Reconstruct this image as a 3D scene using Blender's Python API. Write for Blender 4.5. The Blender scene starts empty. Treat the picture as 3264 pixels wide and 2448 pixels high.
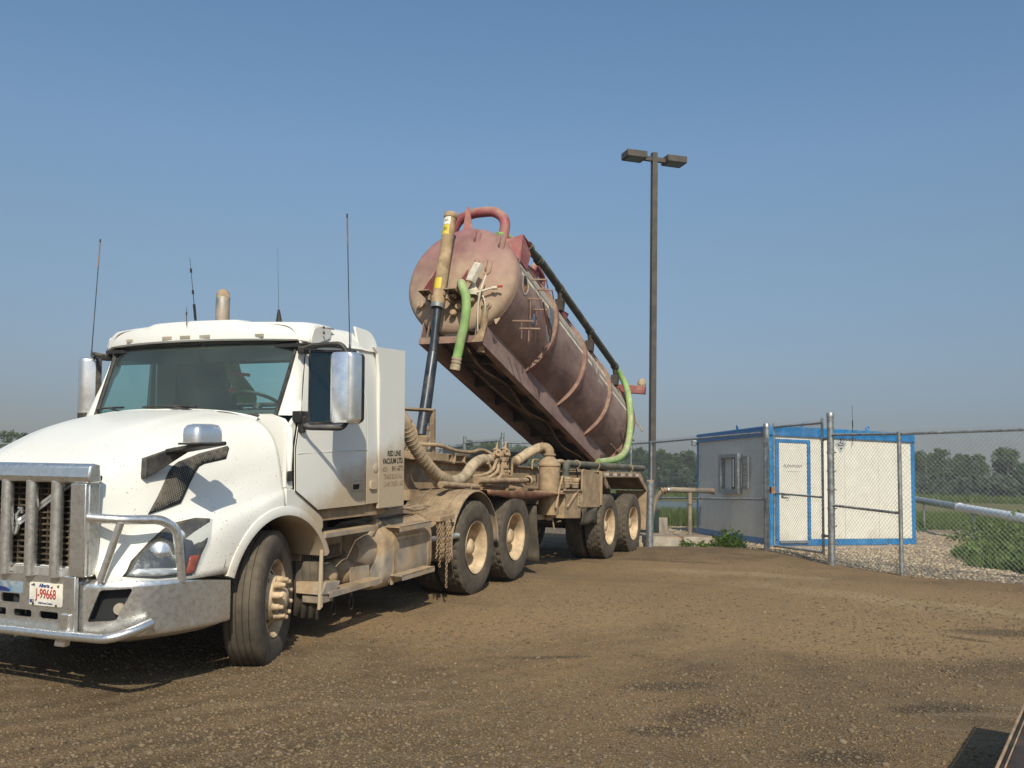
import bpy, bmesh, math, random
import numpy as np
from mathutils import Vector, Matrix
from mathutils.geometry import tessellate_polygon
random.seed(7); rng = np.random.default_rng(7)
D = bpy.data
scn = bpy.context.scene
COL = scn.collection
rad = math.radians

# ------------------------------------------------------------------ camera, light, exposure
PITCH, ROLL = rad(5.85), rad(1.3)
fw = Vector((0, math.cos(PITCH), math.sin(PITCH)))
up0 = Vector((0, -math.sin(PITCH), math.cos(PITCH)))
rt0 = Vector((1, 0, 0))
cup = up0*math.cos(ROLL) - rt0*math.sin(ROLL)
crt = rt0*math.cos(ROLL) + up0*math.sin(ROLL)
cam = D.cameras.new('camera'); cam.sensor_width = 36; cam.lens = 36*2964/3264
cam.clip_start = 0.05; cam.clip_end = 3000
camo = D.objects.new('camera', cam); COL.objects.link(camo)
mw = Matrix((crt, cup, -fw)).transposed().to_4x4(); mw.translation = (0, 0, 1.25)
camo.matrix_world = mw
scn.camera = camo
scn.render.resolution_x = 1024; scn.render.resolution_y = 768
scn.view_settings.view_transform = 'Standard'; scn.view_settings.look = 'None'
scn.view_settings.gamma = 1; scn.view_settings.exposure = 0.0
scn.view_settings.use_curve_mapping = False

SUN_EL, SUN_AZ = rad(40), rad(174)          # azimuth from +Y towards +X
sdir = Vector((math.sin(SUN_AZ)*math.cos(SUN_EL), math.cos(SUN_AZ)*math.cos(SUN_EL), math.sin(SUN_EL)))
sl = D.lights.new('sun', 'SUN'); sl.energy = 3.9; sl.angle = rad(0.6); sl.color = (1.0, 0.925, 0.77)
so = D.objects.new('sun', sl); COL.objects.link(so)
so.rotation_euler = sdir.to_track_quat('Z', 'Y').to_euler(); so.location = (0, -20, 30)

w = D.worlds.new('World'); scn.world = w; w.use_nodes = True
nt = w.node_tree; nt.nodes.clear()
wo = nt.nodes.new('ShaderNodeOutputWorld'); bg = nt.nodes.new('ShaderNodeBackground')
sky = nt.nodes.new('ShaderNodeTexSky'); sky.sky_type = 'NISHITA'; sky.sun_disc = False
sky.sun_elevation = SUN_EL; sky.sun_rotation = SUN_AZ
sky.air_density = 1.0; sky.dust_density = 1.5; sky.ozone_density = 2.0; sky.altitude = 300
# smoke in the air: the same muted band along the whole horizon
tc = nt.nodes.new('ShaderNodeTexCoord'); sp = nt.nodes.new('ShaderNodeSeparateXYZ')
nt.links.new(tc.outputs['Generated'], sp.inputs[0])
rmp = nt.nodes.new('ShaderNodeValToRGB'); rmp.color_ramp.interpolation = 'LINEAR'
nt.links.new(sp.outputs['Z'], rmp.inputs[0])
mixm = nt.nodes.new('ShaderNodeMix'); mixm.data_type = 'RGBA'; mixm.blend_type = 'MULTIPLY'; mixm.inputs[0].default_value = 1
nt.links.new(sky.outputs[0], mixm.inputs[6]); nt.links.new(rmp.outputs[0], mixm.inputs[7])
SKY_RAMP = [(0.0, (.32, .31, .355)), (.067, (.385, .37, .41)), (.139, (.52, .50, .50)), (.239, (.66, .665, .625)), (.334, (.76, .805, .77)), (.458, (.735, .86, .86)), (1.0, (.73, .86, .88))]
el = rmp.color_ramp.elements
while len(el) < len(SKY_RAMP): el.new(0.5)
for e, (p, c) in zip(el, SKY_RAMP): e.position = p; e.color = (*c, 1)
nt.links.new(mixm.outputs[2], bg.inputs[0]); bg.inputs[1].default_value = 0.15
nt.links.new(bg.outputs[0], wo.inputs[0])

# ------------------------------------------------------------------ materials
def nodes_of(name):
    m = D.materials.new(name); m.use_nodes = True; t = m.node_tree; t.nodes.clear()
    o = t.nodes.new('ShaderNodeOutputMaterial'); b = t.nodes.new('ShaderNodeBsdfPrincipled')
    t.links.new(b.outputs[0], o.inputs[0]); return m, t, b, o
def N(t, typ, **k):
    n = t.nodes.new(typ)
    for a, v in k.items(): setattr(n, a, v)
    return n
def noise(t, vec, scale, detail=4, rough=.55, dist=0):
    n = N(t, 'ShaderNodeTexNoise'); n.inputs['Scale'].default_value = scale; n.inputs['Detail'].default_value = detail
    n.inputs['Roughness'].default_value = rough; n.inputs['Distortion'].default_value = dist
    t.links.new(vec, n.inputs['Vector']); return n.outputs['Fac']
def mathn(t, op, a, b=None, c=None, clamp=False):
    n = N(t, 'ShaderNodeMath', operation=op); n.use_clamp = clamp
    for i, x in enumerate((a, b, c)):
        if x is None: continue
        if isinstance(x, (int, float)): n.inputs[i].default_value = x
        else: t.links.new(x, n.inputs[i])
    return n.outputs[0]
def ss(t, x, lo, hi):
    n = N(t, 'ShaderNodeMapRange', interpolation_type='SMOOTHSTEP')
    t.links.new(x, n.inputs[0]); n.inputs[1].default_value = lo; n.inputs[2].default_value = hi; return n.outputs[0]
def mixc(t, f, a, b):
    n = N(t, 'ShaderNodeMix', data_type='RGBA')
    if isinstance(f, (int, float)): n.inputs[0].default_value = f
    else: t.links.new(f, n.inputs[0])
    for i, x in ((6, a), (7, b)):
        if isinstance(x, tuple): n.inputs[i].default_value = (*x[:3], 1)
        else: t.links.new(x, n.inputs[i])
    return n.outputs[2]
def bumpn(t, b, h, strength=.3, dist=.01):
    n = N(t, 'ShaderNodeBump'); n.inputs['Strength'].default_value = strength; n.inputs['Distance'].default_value = dist
    t.links.new(h, n.inputs['Height']); t.links.new(n.outputs[0], b.inputs['Normal'])
DUST = (.40, .285, .17)
def mk(name, base, rough=.6, metal=0, dust=0.0, dcol=DUST, dscale=3.0, spread=.35, upd=.25, var=.12, vscale=6, bump=.15, bdist=.004, bscale=60, spots=None, coat=0, stretch=None, vertical=None, dvar=(.66, 1.14)):
    """general painted / metal / rubber surface: base colour with mottling, dust lying in patches and on upward faces"""
    m, t, b, o = nodes_of(name)
    c = N(t, 'ShaderNodeTexCoord').outputs['Object']
    if stretch:
        mp = N(t, 'ShaderNodeMapping'); mp.inputs['Scale'].default_value = stretch; t.links.new(c, mp.inputs[0]); cs = mp.outputs[0]
    else: cs = c
    n1 = noise(t, cs, vscale, 5); dark = tuple(x*(1-var*2) for x in base); lite = tuple(min(1, x*(1+var)) for x in base)
    col = mixc(t, ss(t, n1, .3, .7), dark, lite)
    rn = mathn(t, 'MULTIPLY_ADD', n1, .3, rough-.15)
    if dust > 0:
        n2 = noise(t, cs, dscale, 6, .62); n3 = noise(t, c, 45, 3)
        g = N(t, 'ShaderNodeNewGeometry'); s = N(t, 'ShaderNodeSeparateXYZ'); t.links.new(g.outputs['Normal'], s.inputs[0])
        f = mathn(t, 'MULTIPLY_ADD', s.outputs['Z'], upd, n2)
        f = mathn(t, 'MULTIPLY_ADD', n3, .12, f)
        if vertical is not None:     # vertical=(w0,w1): dustier below w0, clean above w1 (object z, metres)
            so_ = N(t, 'ShaderNodeSeparateXYZ'); t.links.new(c, so_.inputs[0])
            vz = N(t, 'ShaderNodeMapRange'); t.links.new(so_.outputs['Z'], vz.inputs[0])
            vz.inputs[1].default_value = vertical[0]; vz.inputs[2].default_value = vertical[1]
            vz.inputs[3].default_value = .25; vz.inputs[4].default_value = -.3
            f = mathn(t, 'ADD', f, vz.outputs[0])
        th = .06+.5+(.5-dust)*.75
        f = ss(t, f, th-spread/2, th+spread/2)
        dv = mixc(t, ss(t, noise(t, c, 7, 6, .65), .32, .68), tuple(x*dvar[0] for x in dcol), tuple(min(1, x*dvar[1]) for x in dcol))
        col = mixc(t, f, col, dv)
        rn = mathn(t, 'MULTIPLY_ADD', f, .9-rough, rn, True)
        if metal > 0:
            t.links.new(mathn(t, 'MULTIPLY_ADD', f, -metal, metal, True), b.inputs['Metallic'])
    else: b.inputs['Metallic'].default_value = metal
    if spots:   # (colour, scale, threshold): small splatter marks
        v = N(t, 'ShaderNodeTexNoise'); v.inputs['Scale'].default_value = spots[1]; v.inputs['Detail'].default_value = 2; t.links.new(c, v.inputs[0])
        f2 = mathn(t, 'MULTIPLY', ss(t, v.outputs[0], spots[2], spots[2]+.03), ss(t, noise(t, c, 3.3, 2), .42, .62))
        col = mixc(t, f2, col, spots[0])
    t.links.new(col, b.inputs['Base Color']); t.links.new(rn, b.inputs['Roughness'])
    if coat: b.inputs['Coat Weight'].default_value = coat; b.inputs['Coat Roughness'].default_value = .08
    if bump: bumpn(t, b, noise(t, c, bscale, 4), bump, bdist)
    return m

def white_paint():
    m, t, b, o = nodes_of('white_cab_paint')
    c = N(t, 'ShaderNodeTexCoord').outputs['Object']; s = N(t, 'ShaderNodeSeparateXYZ'); t.links.new(c, s.inputs[0])
    n = noise(t, c, 2.4, 6, .6); n2 = noise(t, c, 14, 4)
    # tan road film: line rising towards the rear of the cab (object y runs rearwards)
    line = mathn(t, 'MULTIPLY_ADD', s.outputs['Y'], .36, 1.22+.36*3.4)
    d = mathn(t, 'SUBTRACT', line, s.outputs['Z'])
    d = mathn(t, 'ADD', d, mathn(t, 'MULTIPLY_ADD', n, .5, -.27)); d = mathn(t, 'MULTIPLY_ADD', n2, .08, d)
    f = mathn(t, 'MULTIPLY', ss(t, d, -.06, .26), .86)
    film = mathn(t, 'MULTIPLY', ss(t, n, .45, .8), .10)
    f = mathn(t, 'MAXIMUM', f, film)
    col = mixc(t, f, (.80, .785, .72), mixc(t, n2, (.40, .29, .17), (.52, .39, .24)))
    # insect and stone marks at the front
    v = noise(t, c, 70, 2); sp_ = mathn(t, 'MULTIPLY', ss(t, v, .675, .70), ss(t, noise(t, c, 3.1, 2), .42, .58))
    fr = mathn(t, 'MULTIPLY', sp_, ss(t, mathn(t, 'MULTIPLY', s.outputs['Y'], -1), 2.9, 4.2))
    col = mixc(t, fr, col, (.25, .15, .08))
    t.links.new(col, b.inputs['Base Color'])
    t.links.new(mathn(t, 'MULTIPLY_ADD', f, .5, .33, True), b.inputs['Roughness'])
    b.inputs['Specular IOR Level'].default_value = .45
    bumpn(t, b, noise(t, c, 5, 2), .05, .01)
    return m
M_ = {}
M_['white'] = white_paint()
M_['alu'] = mk('scuffed_aluminium', (.80, .79, .76), .30, .88, dust=.03, dcol=(.50, .44, .34), dscale=9, spread=.5, upd=.08, var=.035, vscale=30, bump=.08, bscale=110, spots=((.3, .2, .12), 70, .70))
M_['alud'] = mk('dusty_aluminium', (.58, .56, .52), .42, .85, dust=.62, dscale=3, spread=.4, upd=.2)
M_['chrome'] = mk('dusty_chrome', (.86, .87, .88), .24, .82, dust=.14, dcol=(.6, .55, .46), spread=.5, upd=.0, bump=0, var=.03)
M_['tan'] = mk('dust_caked_steel', (.20, .14, .10), .75, .1, dust=.86, dscale=2.5, spread=.5, upd=.25, bump=.3, bscale=30)
M_['tan2'] = mk('dusty_brown_steel', (.10, .05, .035), .7, .1, dust=.62, dscale=3, spread=.5, upd=.35)
M_['tank'] = mk('dusty_maroon_paint', (.15, .06, .072), .55, 0, dust=.60, dcol=(.355, .26, .215), dscale=1.1, spread=.8, upd=.14, var=.2, vscale=2.2, stretch=(1, 1, 2.2), bump=.12, bscale=18, vertical=None, dvar=(.84, 1.08))
M_['head'] = mk('tank_head_paint', (.30, .125, .135), .6, 0, dust=.54, dcol=(.43, .32, .215), dscale=1.6, spread=.75, upd=.08, var=.15, vscale=2.5, bump=.1, bscale=18, vertical=(-.6, .85), dvar=(.86, 1.06))
M_['red'] = mk('faded_red_paint', (.34, .085, .095), .55, 0, dust=.36, dcol=(.42, .29, .2), dscale=4, spread=.5)
M_['ring'] = mk('salmon_ring_paint', (.20, .085, .07), .6, 0, dust=.5, dcol=(.33, .225, .165), dscale=4, spread=.5)
M_['tankstripe'] = mk('cream_stripe_paint', (.72, .66, .52), .6, 0, dust=.15, dscale=5, spread=.5)
M_['taupe'] = mk('taupe_stripe_paint', (.42, .375, .30), .6, 0, dust=.3, dcol=(.38, .31, .24), dscale=5, spread=.5)
M_['under'] = mk('dark_frame_steel', (.045, .032, .028), .8, 0, dust=.22, dcol=(.16,.12,.09), dscale=2, spread=.6, upd=0)  # dark brown steel with dull brown dust, none extra on upward faces
M_['black'] = mk('black_plastic', (.018, .018, .018), .5, 0, dust=.22, dcol=(.2, .17, .13), dscale=6, spread=.6)
M_['frame'] = mk('dark_chassis', (.03, .026, .022), .75, .2, dust=.45, dcol=(.26, .19, .12), dscale=3, spread=.5)
M_['tyre'] = mk('dusty_tyre_rubber', (.030, .028, .026), .82, 0, dust=.62, dcol=(.150, .118, .082), dscale=5, spread=1.1, upd=.1, bump=.4, bscale=120, bdist=.003)
M_['rim'] = mk('tan_coated_rim', (.30, .22, .14), .7, .0, dust=.74, dcol=(.60, .45, .28), dscale=6, spread=.6, bump=.15, bscale=40)
M_['hose'] = mk('dusty_hose', (.34, .29, .21), .8, 0, dust=.75, dcol=(.50, .385, .25), dscale=4, spread=.5, bump=.2)
M_['green'] = mk('pale_green_hose', (.26, .46, .14), .55, 0, dust=.32, dcol=(.45, .42, .25), dscale=5, spread=.6, bump=.1)
M_['pipe'] = mk('dark_olive_pipe', (.055, .06, .05), .6, 0, dust=.42, dcol=(.2, .18, .13), dscale=3, spread=.5)
M_['rod'] = mk('oiled_steel_rod', (.055, .062, .072), .32, .55, dust=.15, dcol=(.2, .18, .15), spread=.5, bump=.02)
M_['sleeve'] = mk('rusty_sleeve', (.20, .12, .06), .75, .2, dust=.6, dcol=(.42, .30, .17), dscale=5, spread=.5)
M_['yellow'] = mk('yellow_label', (.62, .48, .05), .6, 0, dust=.2)
M_['rust'] = mk('rusty_plate', (.19, .075, .04), .85, .1, dust=.42, dcol=(.45, .28, .16), dscale=2.5, spread=.5, upd=.35)
M_['pipeg'] = mk('weathered_pipe', (.20, .165, .125), .7, .1, dust=.5, dcol=(.34, .275, .20), dscale=5, spread=.6)
M_['galv'] = mk('galvanised_steel', (.40, .42, .42), .42, .75, dust=.12, dcol=(.5, .48, .42), dscale=8, spread=.5, vscale=14, var=.15)
M_['wire'] = mk('galvanised_wire', (.33, .34, .34), .5, .55, bump=0)
M_['brown'] = mk('bronze_brown_paint', (.088, .074, .058), .55, 0, dust=.15, dcol=(.2, .17, .13), bump=.03)
M_['blue'] = mk('bright_blue_paint', (.012, .185, .45), .45, 0, dust=.12, dcol=(.3, .36, .42), dscale=5, spread=.6, bump=.05)
M_['cream'] = mk('cream_wall_panel', (.76, .72, .62), .6, 0, dust=.15, dcol=(.52, .46, .37), dscale=2, spread=.6, bump=.05, var=.03, vertical=(0, .7))
M_['lensw'] = mk('sign_white', (.50, .52, .52), .5, .1, bump=0)
M_['greyp'] = mk('grey_metal_panel', (.24, .245, .25), .5, .3, bump=.05)
M_['concrete'] = mk('weathered_concrete', (.42, .37, .30), .9, 0, dust=.35, dcol=(.30, .22, .15), dscale=4, spread=.5, bump=.5, bscale=40)
M_['gbin'] = mk('dark_green_plastic', (.012, .05, .03), .5, 0, dust=.15, dcol=(.15, .14, .1))
M_['dark'] = mk('dark_interior', (.02, .021, .022), .8, 0, bump=0)
M_['dash'] = mk('grey_dashboard', (.12, .125, .12), .7, 0, bump=0)
M_['silver'] = mk('silver_pipe_jacket', (.93, .93, .93), .40, .15, bump=.05, bscale=8, var=.03)  # near-white, barely metallic base: the bright reflection is painted into the colour
M_['vehicle'] = mk('dark_brown_box_side', (.022, .015, .011), .7, .0, dust=.08, dcol=(.11, .075, .05), dscale=3, spread=.7, bump=.1)
M_['trim'] = mk('worn_trim', (.40, .31, .22), .5, .5, dust=.3, dcol=(.4, .25, .15), dscale=14)
M_['letters'] = mk('black_lettering', (.03, .028, .025), .6, 0, dust=.0, bump=0)
M_['letters2'] = mk('faded_lettering', (.10, .08, .06), .8, 0, dust=.42, dcol=(.40, .295, .18), dscale=14, bump=0)
M_['letters3'] = mk('dusted_over_lettering', (.33, .245, .15), .8, 0, dust=.6, dcol=(.43, .32, .195), dscale=14, bump=0)
M_['plate'] = mk('licence_plate_white', (.80, .77, .66), .5, 0, dust=.15, dcol=(.6, .5, .35), dscale=16, bump=0, spots=((.25, .2, .12), 120, .66))
M_['plred'] = mk('plate_red', (.42, .03, .025), .6, 0, bump=0)
M_['plblue'] = mk('plate_blue', (.03, .045, .20), .6, 0, bump=0)
M_['stick'] = mk('worn_blue_sticker', (.10, .25, .42), .5, 0, dust=.5, dcol=(.38, .38, .34), dscale=20, spread=.5, bump=0)
M_['amber'] = mk('red_amber_lens', (.45, .06, .015), .25, 0, bump=.1, bscale=90)
M_['lensgrey'] = mk('marker_lens', (.42, .38, .30), .35, 0, dust=.3, bump=0)
M_['vest'] = mk('hi_vis_cloth', (.22, .27, .05), .8, 0, bump=0)
M_['vesto'] = mk('orange_tape', (.70, .12, .03), .7, 0, bump=0)
M_['hl'] = mk('headlight_reflector', (.13, .13, .14), .30, .8, bump=.6, bscale=14, bdist=.01)
M_['red_rag'] = mk('red_cloth', (.5, .03, .03), .8, 0, bump=0)
M_['bark'] = mk('bark', (.12, .095, .07), .9, 0, bump=.3)
M_['barkw'] = mk('pale_bark', (.40, .38, .33), .9, 0, bump=.3)

def glass_mat(name, tint, refl, rough=.02, film=0.0, filmcol=(.35, .45, .42)):
    m, t, b, o = nodes_of(name); t.nodes.remove(b)
    tr = N(t, 'ShaderNodeBsdfTransparent'); tr.inputs[0].default_value = (*tint, 1)
    gl = N(t, 'ShaderNodeBsdfGlossy'); gl.inputs['Roughness'].default_value = rough; gl.inputs[0].default_value = (.95, 1, 1, 1)
    df = N(t, 'ShaderNodeBsdfDiffuse'); df.inputs[0].default_value = (*filmcol, 1)
    lw = N(t, 'ShaderNodeLayerWeight'); lw.inputs[0].default_value = .5
    fr_f = mathn(t, 'MULTIPLY_ADD', mathn(t, 'POWER', lw.outputs['Facing'], 4.0), .55, (refl-1)*.12, True)
    mx0 = N(t, 'ShaderNodeMixShader')
    c = N(t, 'ShaderNodeTexCoord').outputs['Object']
    t.links.new(mathn(t, 'MULTIPLY', ss(t, noise(t, c, 1.6, 2), -.6, 1.4), film), mx0.inputs[0])
    t.links.new(tr.outputs[0], mx0.inputs[1]); t.links.new(df.outputs[0], mx0.inputs[2])
    mx = N(t, 'ShaderNodeMixShader'); t.links.new(fr_f, mx.inputs[0])
    t.links.new(mx0.outputs[0], mx.inputs[1]); t.links.new(gl.outputs[0], mx.inputs[2])
    t.links.new(mx.outputs[0], o.inputs[0]); return m
M_['glass'] = glass_mat('tinted_windscreen_glass', (.70, .90, .86), 1.36, film=.15, filmcol=(.42, .52, .47))
M_['sglass'] = glass_mat('side_window_glass', (.80, .93, .91), 1.42, film=.02)
M_['lens'] = glass_mat('clear_lens', (.82, .84, .84), 1.45, .05, film=.10, filmcol=(.5, .47, .4))

# ------------------------------------------------------------------ mesh builder
class MB:
    """collects faces; in frame mode points are (u rearwards, v to the driver's side, w up) and are stored as x=v, y=u, z=w"""
    def __init__(s, frame=True): s.v = []; s.f = []; s.frame = frame; s.cols = None
    def p(s, q):
        s.v.append((q[1], q[0], q[2]) if s.frame else tuple(q)); return len(s.v)-1
    def face(s, *ids): s.f.append(ids)
    def quad(s, a, b, c, d): i = [s.p(x) for x in (a, b, c, d)]; s.f.append(tuple(i))
    def box(s, lo, hi):
        x0, y0, z0 = lo; x1, y1, z1 = hi
        i = [s.p(q) for q in ((x0,y0,z0),(x1,y0,z0),(x1,y1,z0),(x0,y1,z0),(x0,y0,z1),(x1,y0,z1),(x1,y1,z1),(x0,y1,z1))]
        for f in ((0,3,2,1),(4,5,6,7),(0,1,5,4),(1,2,6,5),(2,3,7,6),(3,0,4,7)): s.f.append(tuple(i[k] for k in f))
        return s
    def bar(s, a, b, w, h, up=(0,0,1)):
        a = Vector(a); b = Vector(b); d = (b-a).normalized(); u_ = Vector(up)
        x = d.cross(u_)
        if x.length < 1e-4: x = d.cross(Vector((1,0,0)))
        x.normalize(); y = x.cross(d).normalized(); i = []
        for e in (a, b):
            for sx, sy in ((-1,-1),(1,-1),(1,1),(-1,1)): i.append(s.p(e+x*sx*w/2+y*sy*h/2))
        for f in ((0,1,2,3),(7,6,5,4),(0,4,5,1),(1,5,6,2),(2,6,7,3),(3,7,4,0)): s.f.append(tuple(i[k] for k in f))
        return s
    def tube(s, pts, r, n=10, cap=True, hollow=False):
        pts = [Vector(q) for q in pts]; m = len(pts)
        rr = r if isinstance(r, (list, tuple)) else [r]*m
        prev = None; rings = []
        for i in range(m):
            d = (pts[min(i+1, m-1)]-pts[max(i-1, 0)])
            if d.length < 1e-9: d = Vector((0,0,1))
            d.normalize()
            if prev is None:
                a = Vector((0,0,1)) if abs(d.z) < .9 else Vector((1,0,0)); x = d.cross(a).normalized()
            else:
                x = (prev-d*prev.dot(d)).normalized()
            prev = x; y = d.cross(x)
            rings.append([s.p(pts[i]+(x*math.cos(2*math.pi*k/n)+y*math.sin(2*math.pi*k/n))*rr[i]) for k in range(n)])
        for i in range(m-1):
            for k in range(n): s.f.append((rings[i][k], rings[i][(k+1)%n], rings[i+1][(k+1)%n], rings[i+1][k]))
        if cap: s.f.append(tuple(rings[0])); s.f.append(tuple(reversed(rings[-1])))
        return s
    def cyl(s, a, b, r0, r1=None, n=20): return s.tube([a, b], [r0, r0 if r1 is None else r1], n)
    def lathe(s, c, axis, prof, n=32, closed=False):
        """profile of (t along axis, radius)"""
        c = Vector(c); ax = Vector(axis).normalized(); a = Vector((0,0,1)) if abs(ax.z) < .9 else Vector((1,0,0))
        x = ax.cross(a).normalized(); y = ax.cross(x); rings = []
        for t_, r_ in prof: rings.append([s.p(c+ax*t_+(x*math.cos(2*math.pi*k/n)+y*math.sin(2*math.pi*k/n))*r_) for k in range(n)])
        for i in range(len(prof)-1):
            for k in range(n): s.f.append((rings[i][k], rings[i][(k+1)%n], rings[i+1][(k+1)%n], rings[i+1][k]))
        return s
    def grid(s, P, close=False):
        idx = [[s.p(q) for q in row] for row in P]
        for i in range(len(idx)-1):
            for j in range(len(idx[0])-1): s.f.append((idx[i][j], idx[i][j+1], idx[i+1][j+1], idx[i+1][j]))
        return idx
    def sheet(s, outer, holes, to3, off):
        """flat plate with holes. outer/holes: lists of 2D points; to3(a,b,t)->3D, thickness from t=0 to t=off"""
        loops = [outer]+list(holes)
        tri = tessellate_polygon([[Vector((x, y, 0)) for x, y in l] for l in loops])
        flat = [q for l in loops for q in l]
        for t_, rev in ((0, False), (off, True)):
            base = [s.p(to3(a, b, t_)) for a, b in flat]
            for f in tri: s.f.append(tuple(base[k] for k in (reversed(f) if rev else f)))
            if t_ == 0: b0 = base
            else: b1 = base
        k = 0
        for l in loops:
            n = len(l)
            for i in range(n): s.f.append((b0[k+i], b0[k+(i+1)%n], b1[k+(i+1)%n], b1[k+i]))
            k += n
        return s
    def prism(s, pts, d):
        """pts: 3D polygon, d: extrusion vector"""
        d = Vector(d); n = len(pts); a = [s.p(Vector(q)) for q in pts]; b = [s.p(Vector(q)+d) for q in pts]
        s.f.append(tuple(a)); s.f.append(tuple(reversed(b)))
        for i in range(n): s.f.append((a[i], b[i], b[(i+1)%n], a[(i+1)%n]))
        return s
    def mirror(s):
        n = len(s.v); s.v += [(-x, y, z) for x, y, z in s.v]; s.f += [tuple(reversed([i+n for i in f])) for f in s.f]; return s

def finish(me, smooth=32, fix=True):
    if fix:
        bm = bmesh.new(); bm.from_mesh(me); bmesh.ops.recalc_face_normals(bm, faces=bm.faces); bm.to_mesh(me); bm.free()
    if smooth:
        me.polygons.foreach_set('use_smooth', [True]*len(me.polygons))
        if smooth < 180: me.set_sharp_from_angle(angle=rad(smooth))
def part(name, m, mat, parent=None, label=None, bevel=0, smooth=32, kind=None, fix=True, loc=None):
    me = D.meshes.new(name); me.from_pydata(m.v, [], m.f); me.update()
    finish(me, smooth, fix)
    me.materials.append(M_[mat] if isinstance(mat, str) else mat)
    o = D.objects.new(name, me); COL.objects.link(o)
    if parent: o.parent = parent
    if loc: o.location = loc
    if label: o['label'] = label
    if kind: o['kind'] = kind
    if bevel:
        b = o.modifiers.new('bevel', 'BEVEL'); b.width = bevel; b.segments = 2; b.limit_method = 'ANGLE'; b.angle_limit = rad(40)
    return o
def thing(name, label, cat, loc=(0,0,0), rot=(0,0,0), group=None, M=None):
    o = D.objects.new(name, None); COL.objects.link(o); o.empty_display_size = .2
    if M is not None: o.matrix_world = M
    else: o.location = loc; o.rotation_euler = rot
    o['label'] = label; o['category'] = cat
    if group: o['group'] = group
    return o
def tag(o, label, cat, group=None, kind=None):
    o['label'] = label; o['category'] = cat
    if group: o['group'] = group
    if kind: o['kind'] = kind
    return o
def dup(o, parent=None, loc=None, rot=None):
    c = o.copy(); COL.objects.link(c)
    if parent: c.parent = parent
    if loc is not None: c.location = loc
    if rot is not None: c.rotation_euler = rot
    for ch in list(o.children): dup(ch, c)
    return c
def spline(pts, k=8):
    """Catmull-Rom through points"""
    P = [Vector(q) for q in pts]; P = [P[0]*2-P[1]]+P+[P[-1]*2-P[-2]]; out = []
    for i in range(1, len(P)-2):
        for j in range(k):
            t = j/k; a, b, c, d = P[i-1], P[i], P[i+1], P[i+2]
            out.append(.5*((2*b)+(c-a)*t+(2*a-5*b+4*c-d)*t*t+(3*b-a-3*c+d)*t**3))
    out.append(P[-2]); return out
def bend(pts, r, k=5):
    """polyline with rounded corners"""
    P = [Vector(q) for q in pts]; out = [P[0]]
    for i in range(1, len(P)-1):
        a = (P[i-1]-P[i]); b = (P[i+1]-P[i]); q = min(r, a.length*.45, b.length*.45)
        A = P[i]+a.normalized()*q; B = P[i]+b.normalized()*q
        for j in range(k+1):
            t = j/k; out.append(A*(1-t)**2+P[i]*2*t*(1-t)+B*t*t)
    out.append(P[-1]); return out
def ribbed(pts, r, amp, pitch=.018, n=12):
    """hose with helical-looking ribs: rings of alternating radius"""
    pts = [Vector(q) for q in pts]; L = sum((pts[i+1]-pts[i]).length for i in range(len(pts)-1))
    k = max(8, int(L/pitch)*2); out = []; seg = [0]
    for i in range(len(pts)-1): seg.append(seg[-1]+(pts[i+1]-pts[i]).length)
    j = 0
    for i in range(k+1):
        t = L*i/k
        while j < len(pts)-2 and seg[j+1] < t: j += 1
        f = (t-seg[j])/max(1e-9, seg[j+1]-seg[j]); out.append(pts[j].lerp(pts[j+1], min(1, f)))
    return out, [r+(amp if i % 2 else 0) for i in range(k+1)]
def text(name, s, size, mat, parent, pos, xdir, up, sx=1.0, bold=0.0, align='CENTER', label=None, ext=.0008, shear=0):
    cu = D.curves.new(name, 'FONT'); cu.body = s; cu.size = size; cu.align_x = align; cu.align_y = 'CENTER'
    cu.extrude = ext; cu.offset = bold; cu.resolution_u = 4; cu.shear = shear
    o = D.objects.new(name, cu); COL.objects.link(o)
    dg = bpy.context.evaluated_depsgraph_get(); me = D.meshes.new_from_object(o.evaluated_get(dg))
    D.objects.remove(o, do_unlink=True); D.curves.remove(cu)
    X = Vector(xdir).normalized(); U = Vector(up).normalized(); Z = X.cross(U)
    mt = Matrix((X*sx, U, Z)).transposed().to_4x4(); mt.translation = Vector(pos)
    me.transform(mt); me.materials.clear(); me.materials.append(M_[mat])
    r = D.objects.new(name, me); COL.objects.link(r); r.parent = parent
    if label: r['label'] = label
    return r
def arc(cu, cw, r, a0, a1, n):
    return [(cu+r*math.cos(rad(a0+(a1-a0)*i/n)), cw+r*math.sin(rad(a0+(a1-a0)*i/n))) for i in range(n+1)]
def rrect(x0, y0, x1, y1, r, k=4):
    o = []
    for cx, cy, a in ((x1-r, y1-r, 0), (x0+r, y1-r, 90), (x0+r, y0+r, 180), (x1-r, y0+r, 270)):
        for i in range(k+1): o.append((cx+r*math.cos(rad(a+90*i/k)), cy+r*math.sin(rad(a+90*i/k))))
    return o
def frame_matrix(o, yaw, pitch=0):
    a, b = rad(yaw), rad(pitch)
    u = Vector((math.sin(a)*math.cos(b), math.cos(a)*math.cos(b), math.sin(b))); v = Vector((math.cos(a), -math.sin(a), 0)); w_ = v.cross(u)
    m = Matrix((v, u, w_)).transposed().to_4x4(); m.translation = o; return m
def vx(q): return (q[1], q[0], q[2])      # (u,v,w) -> object xyz

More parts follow.
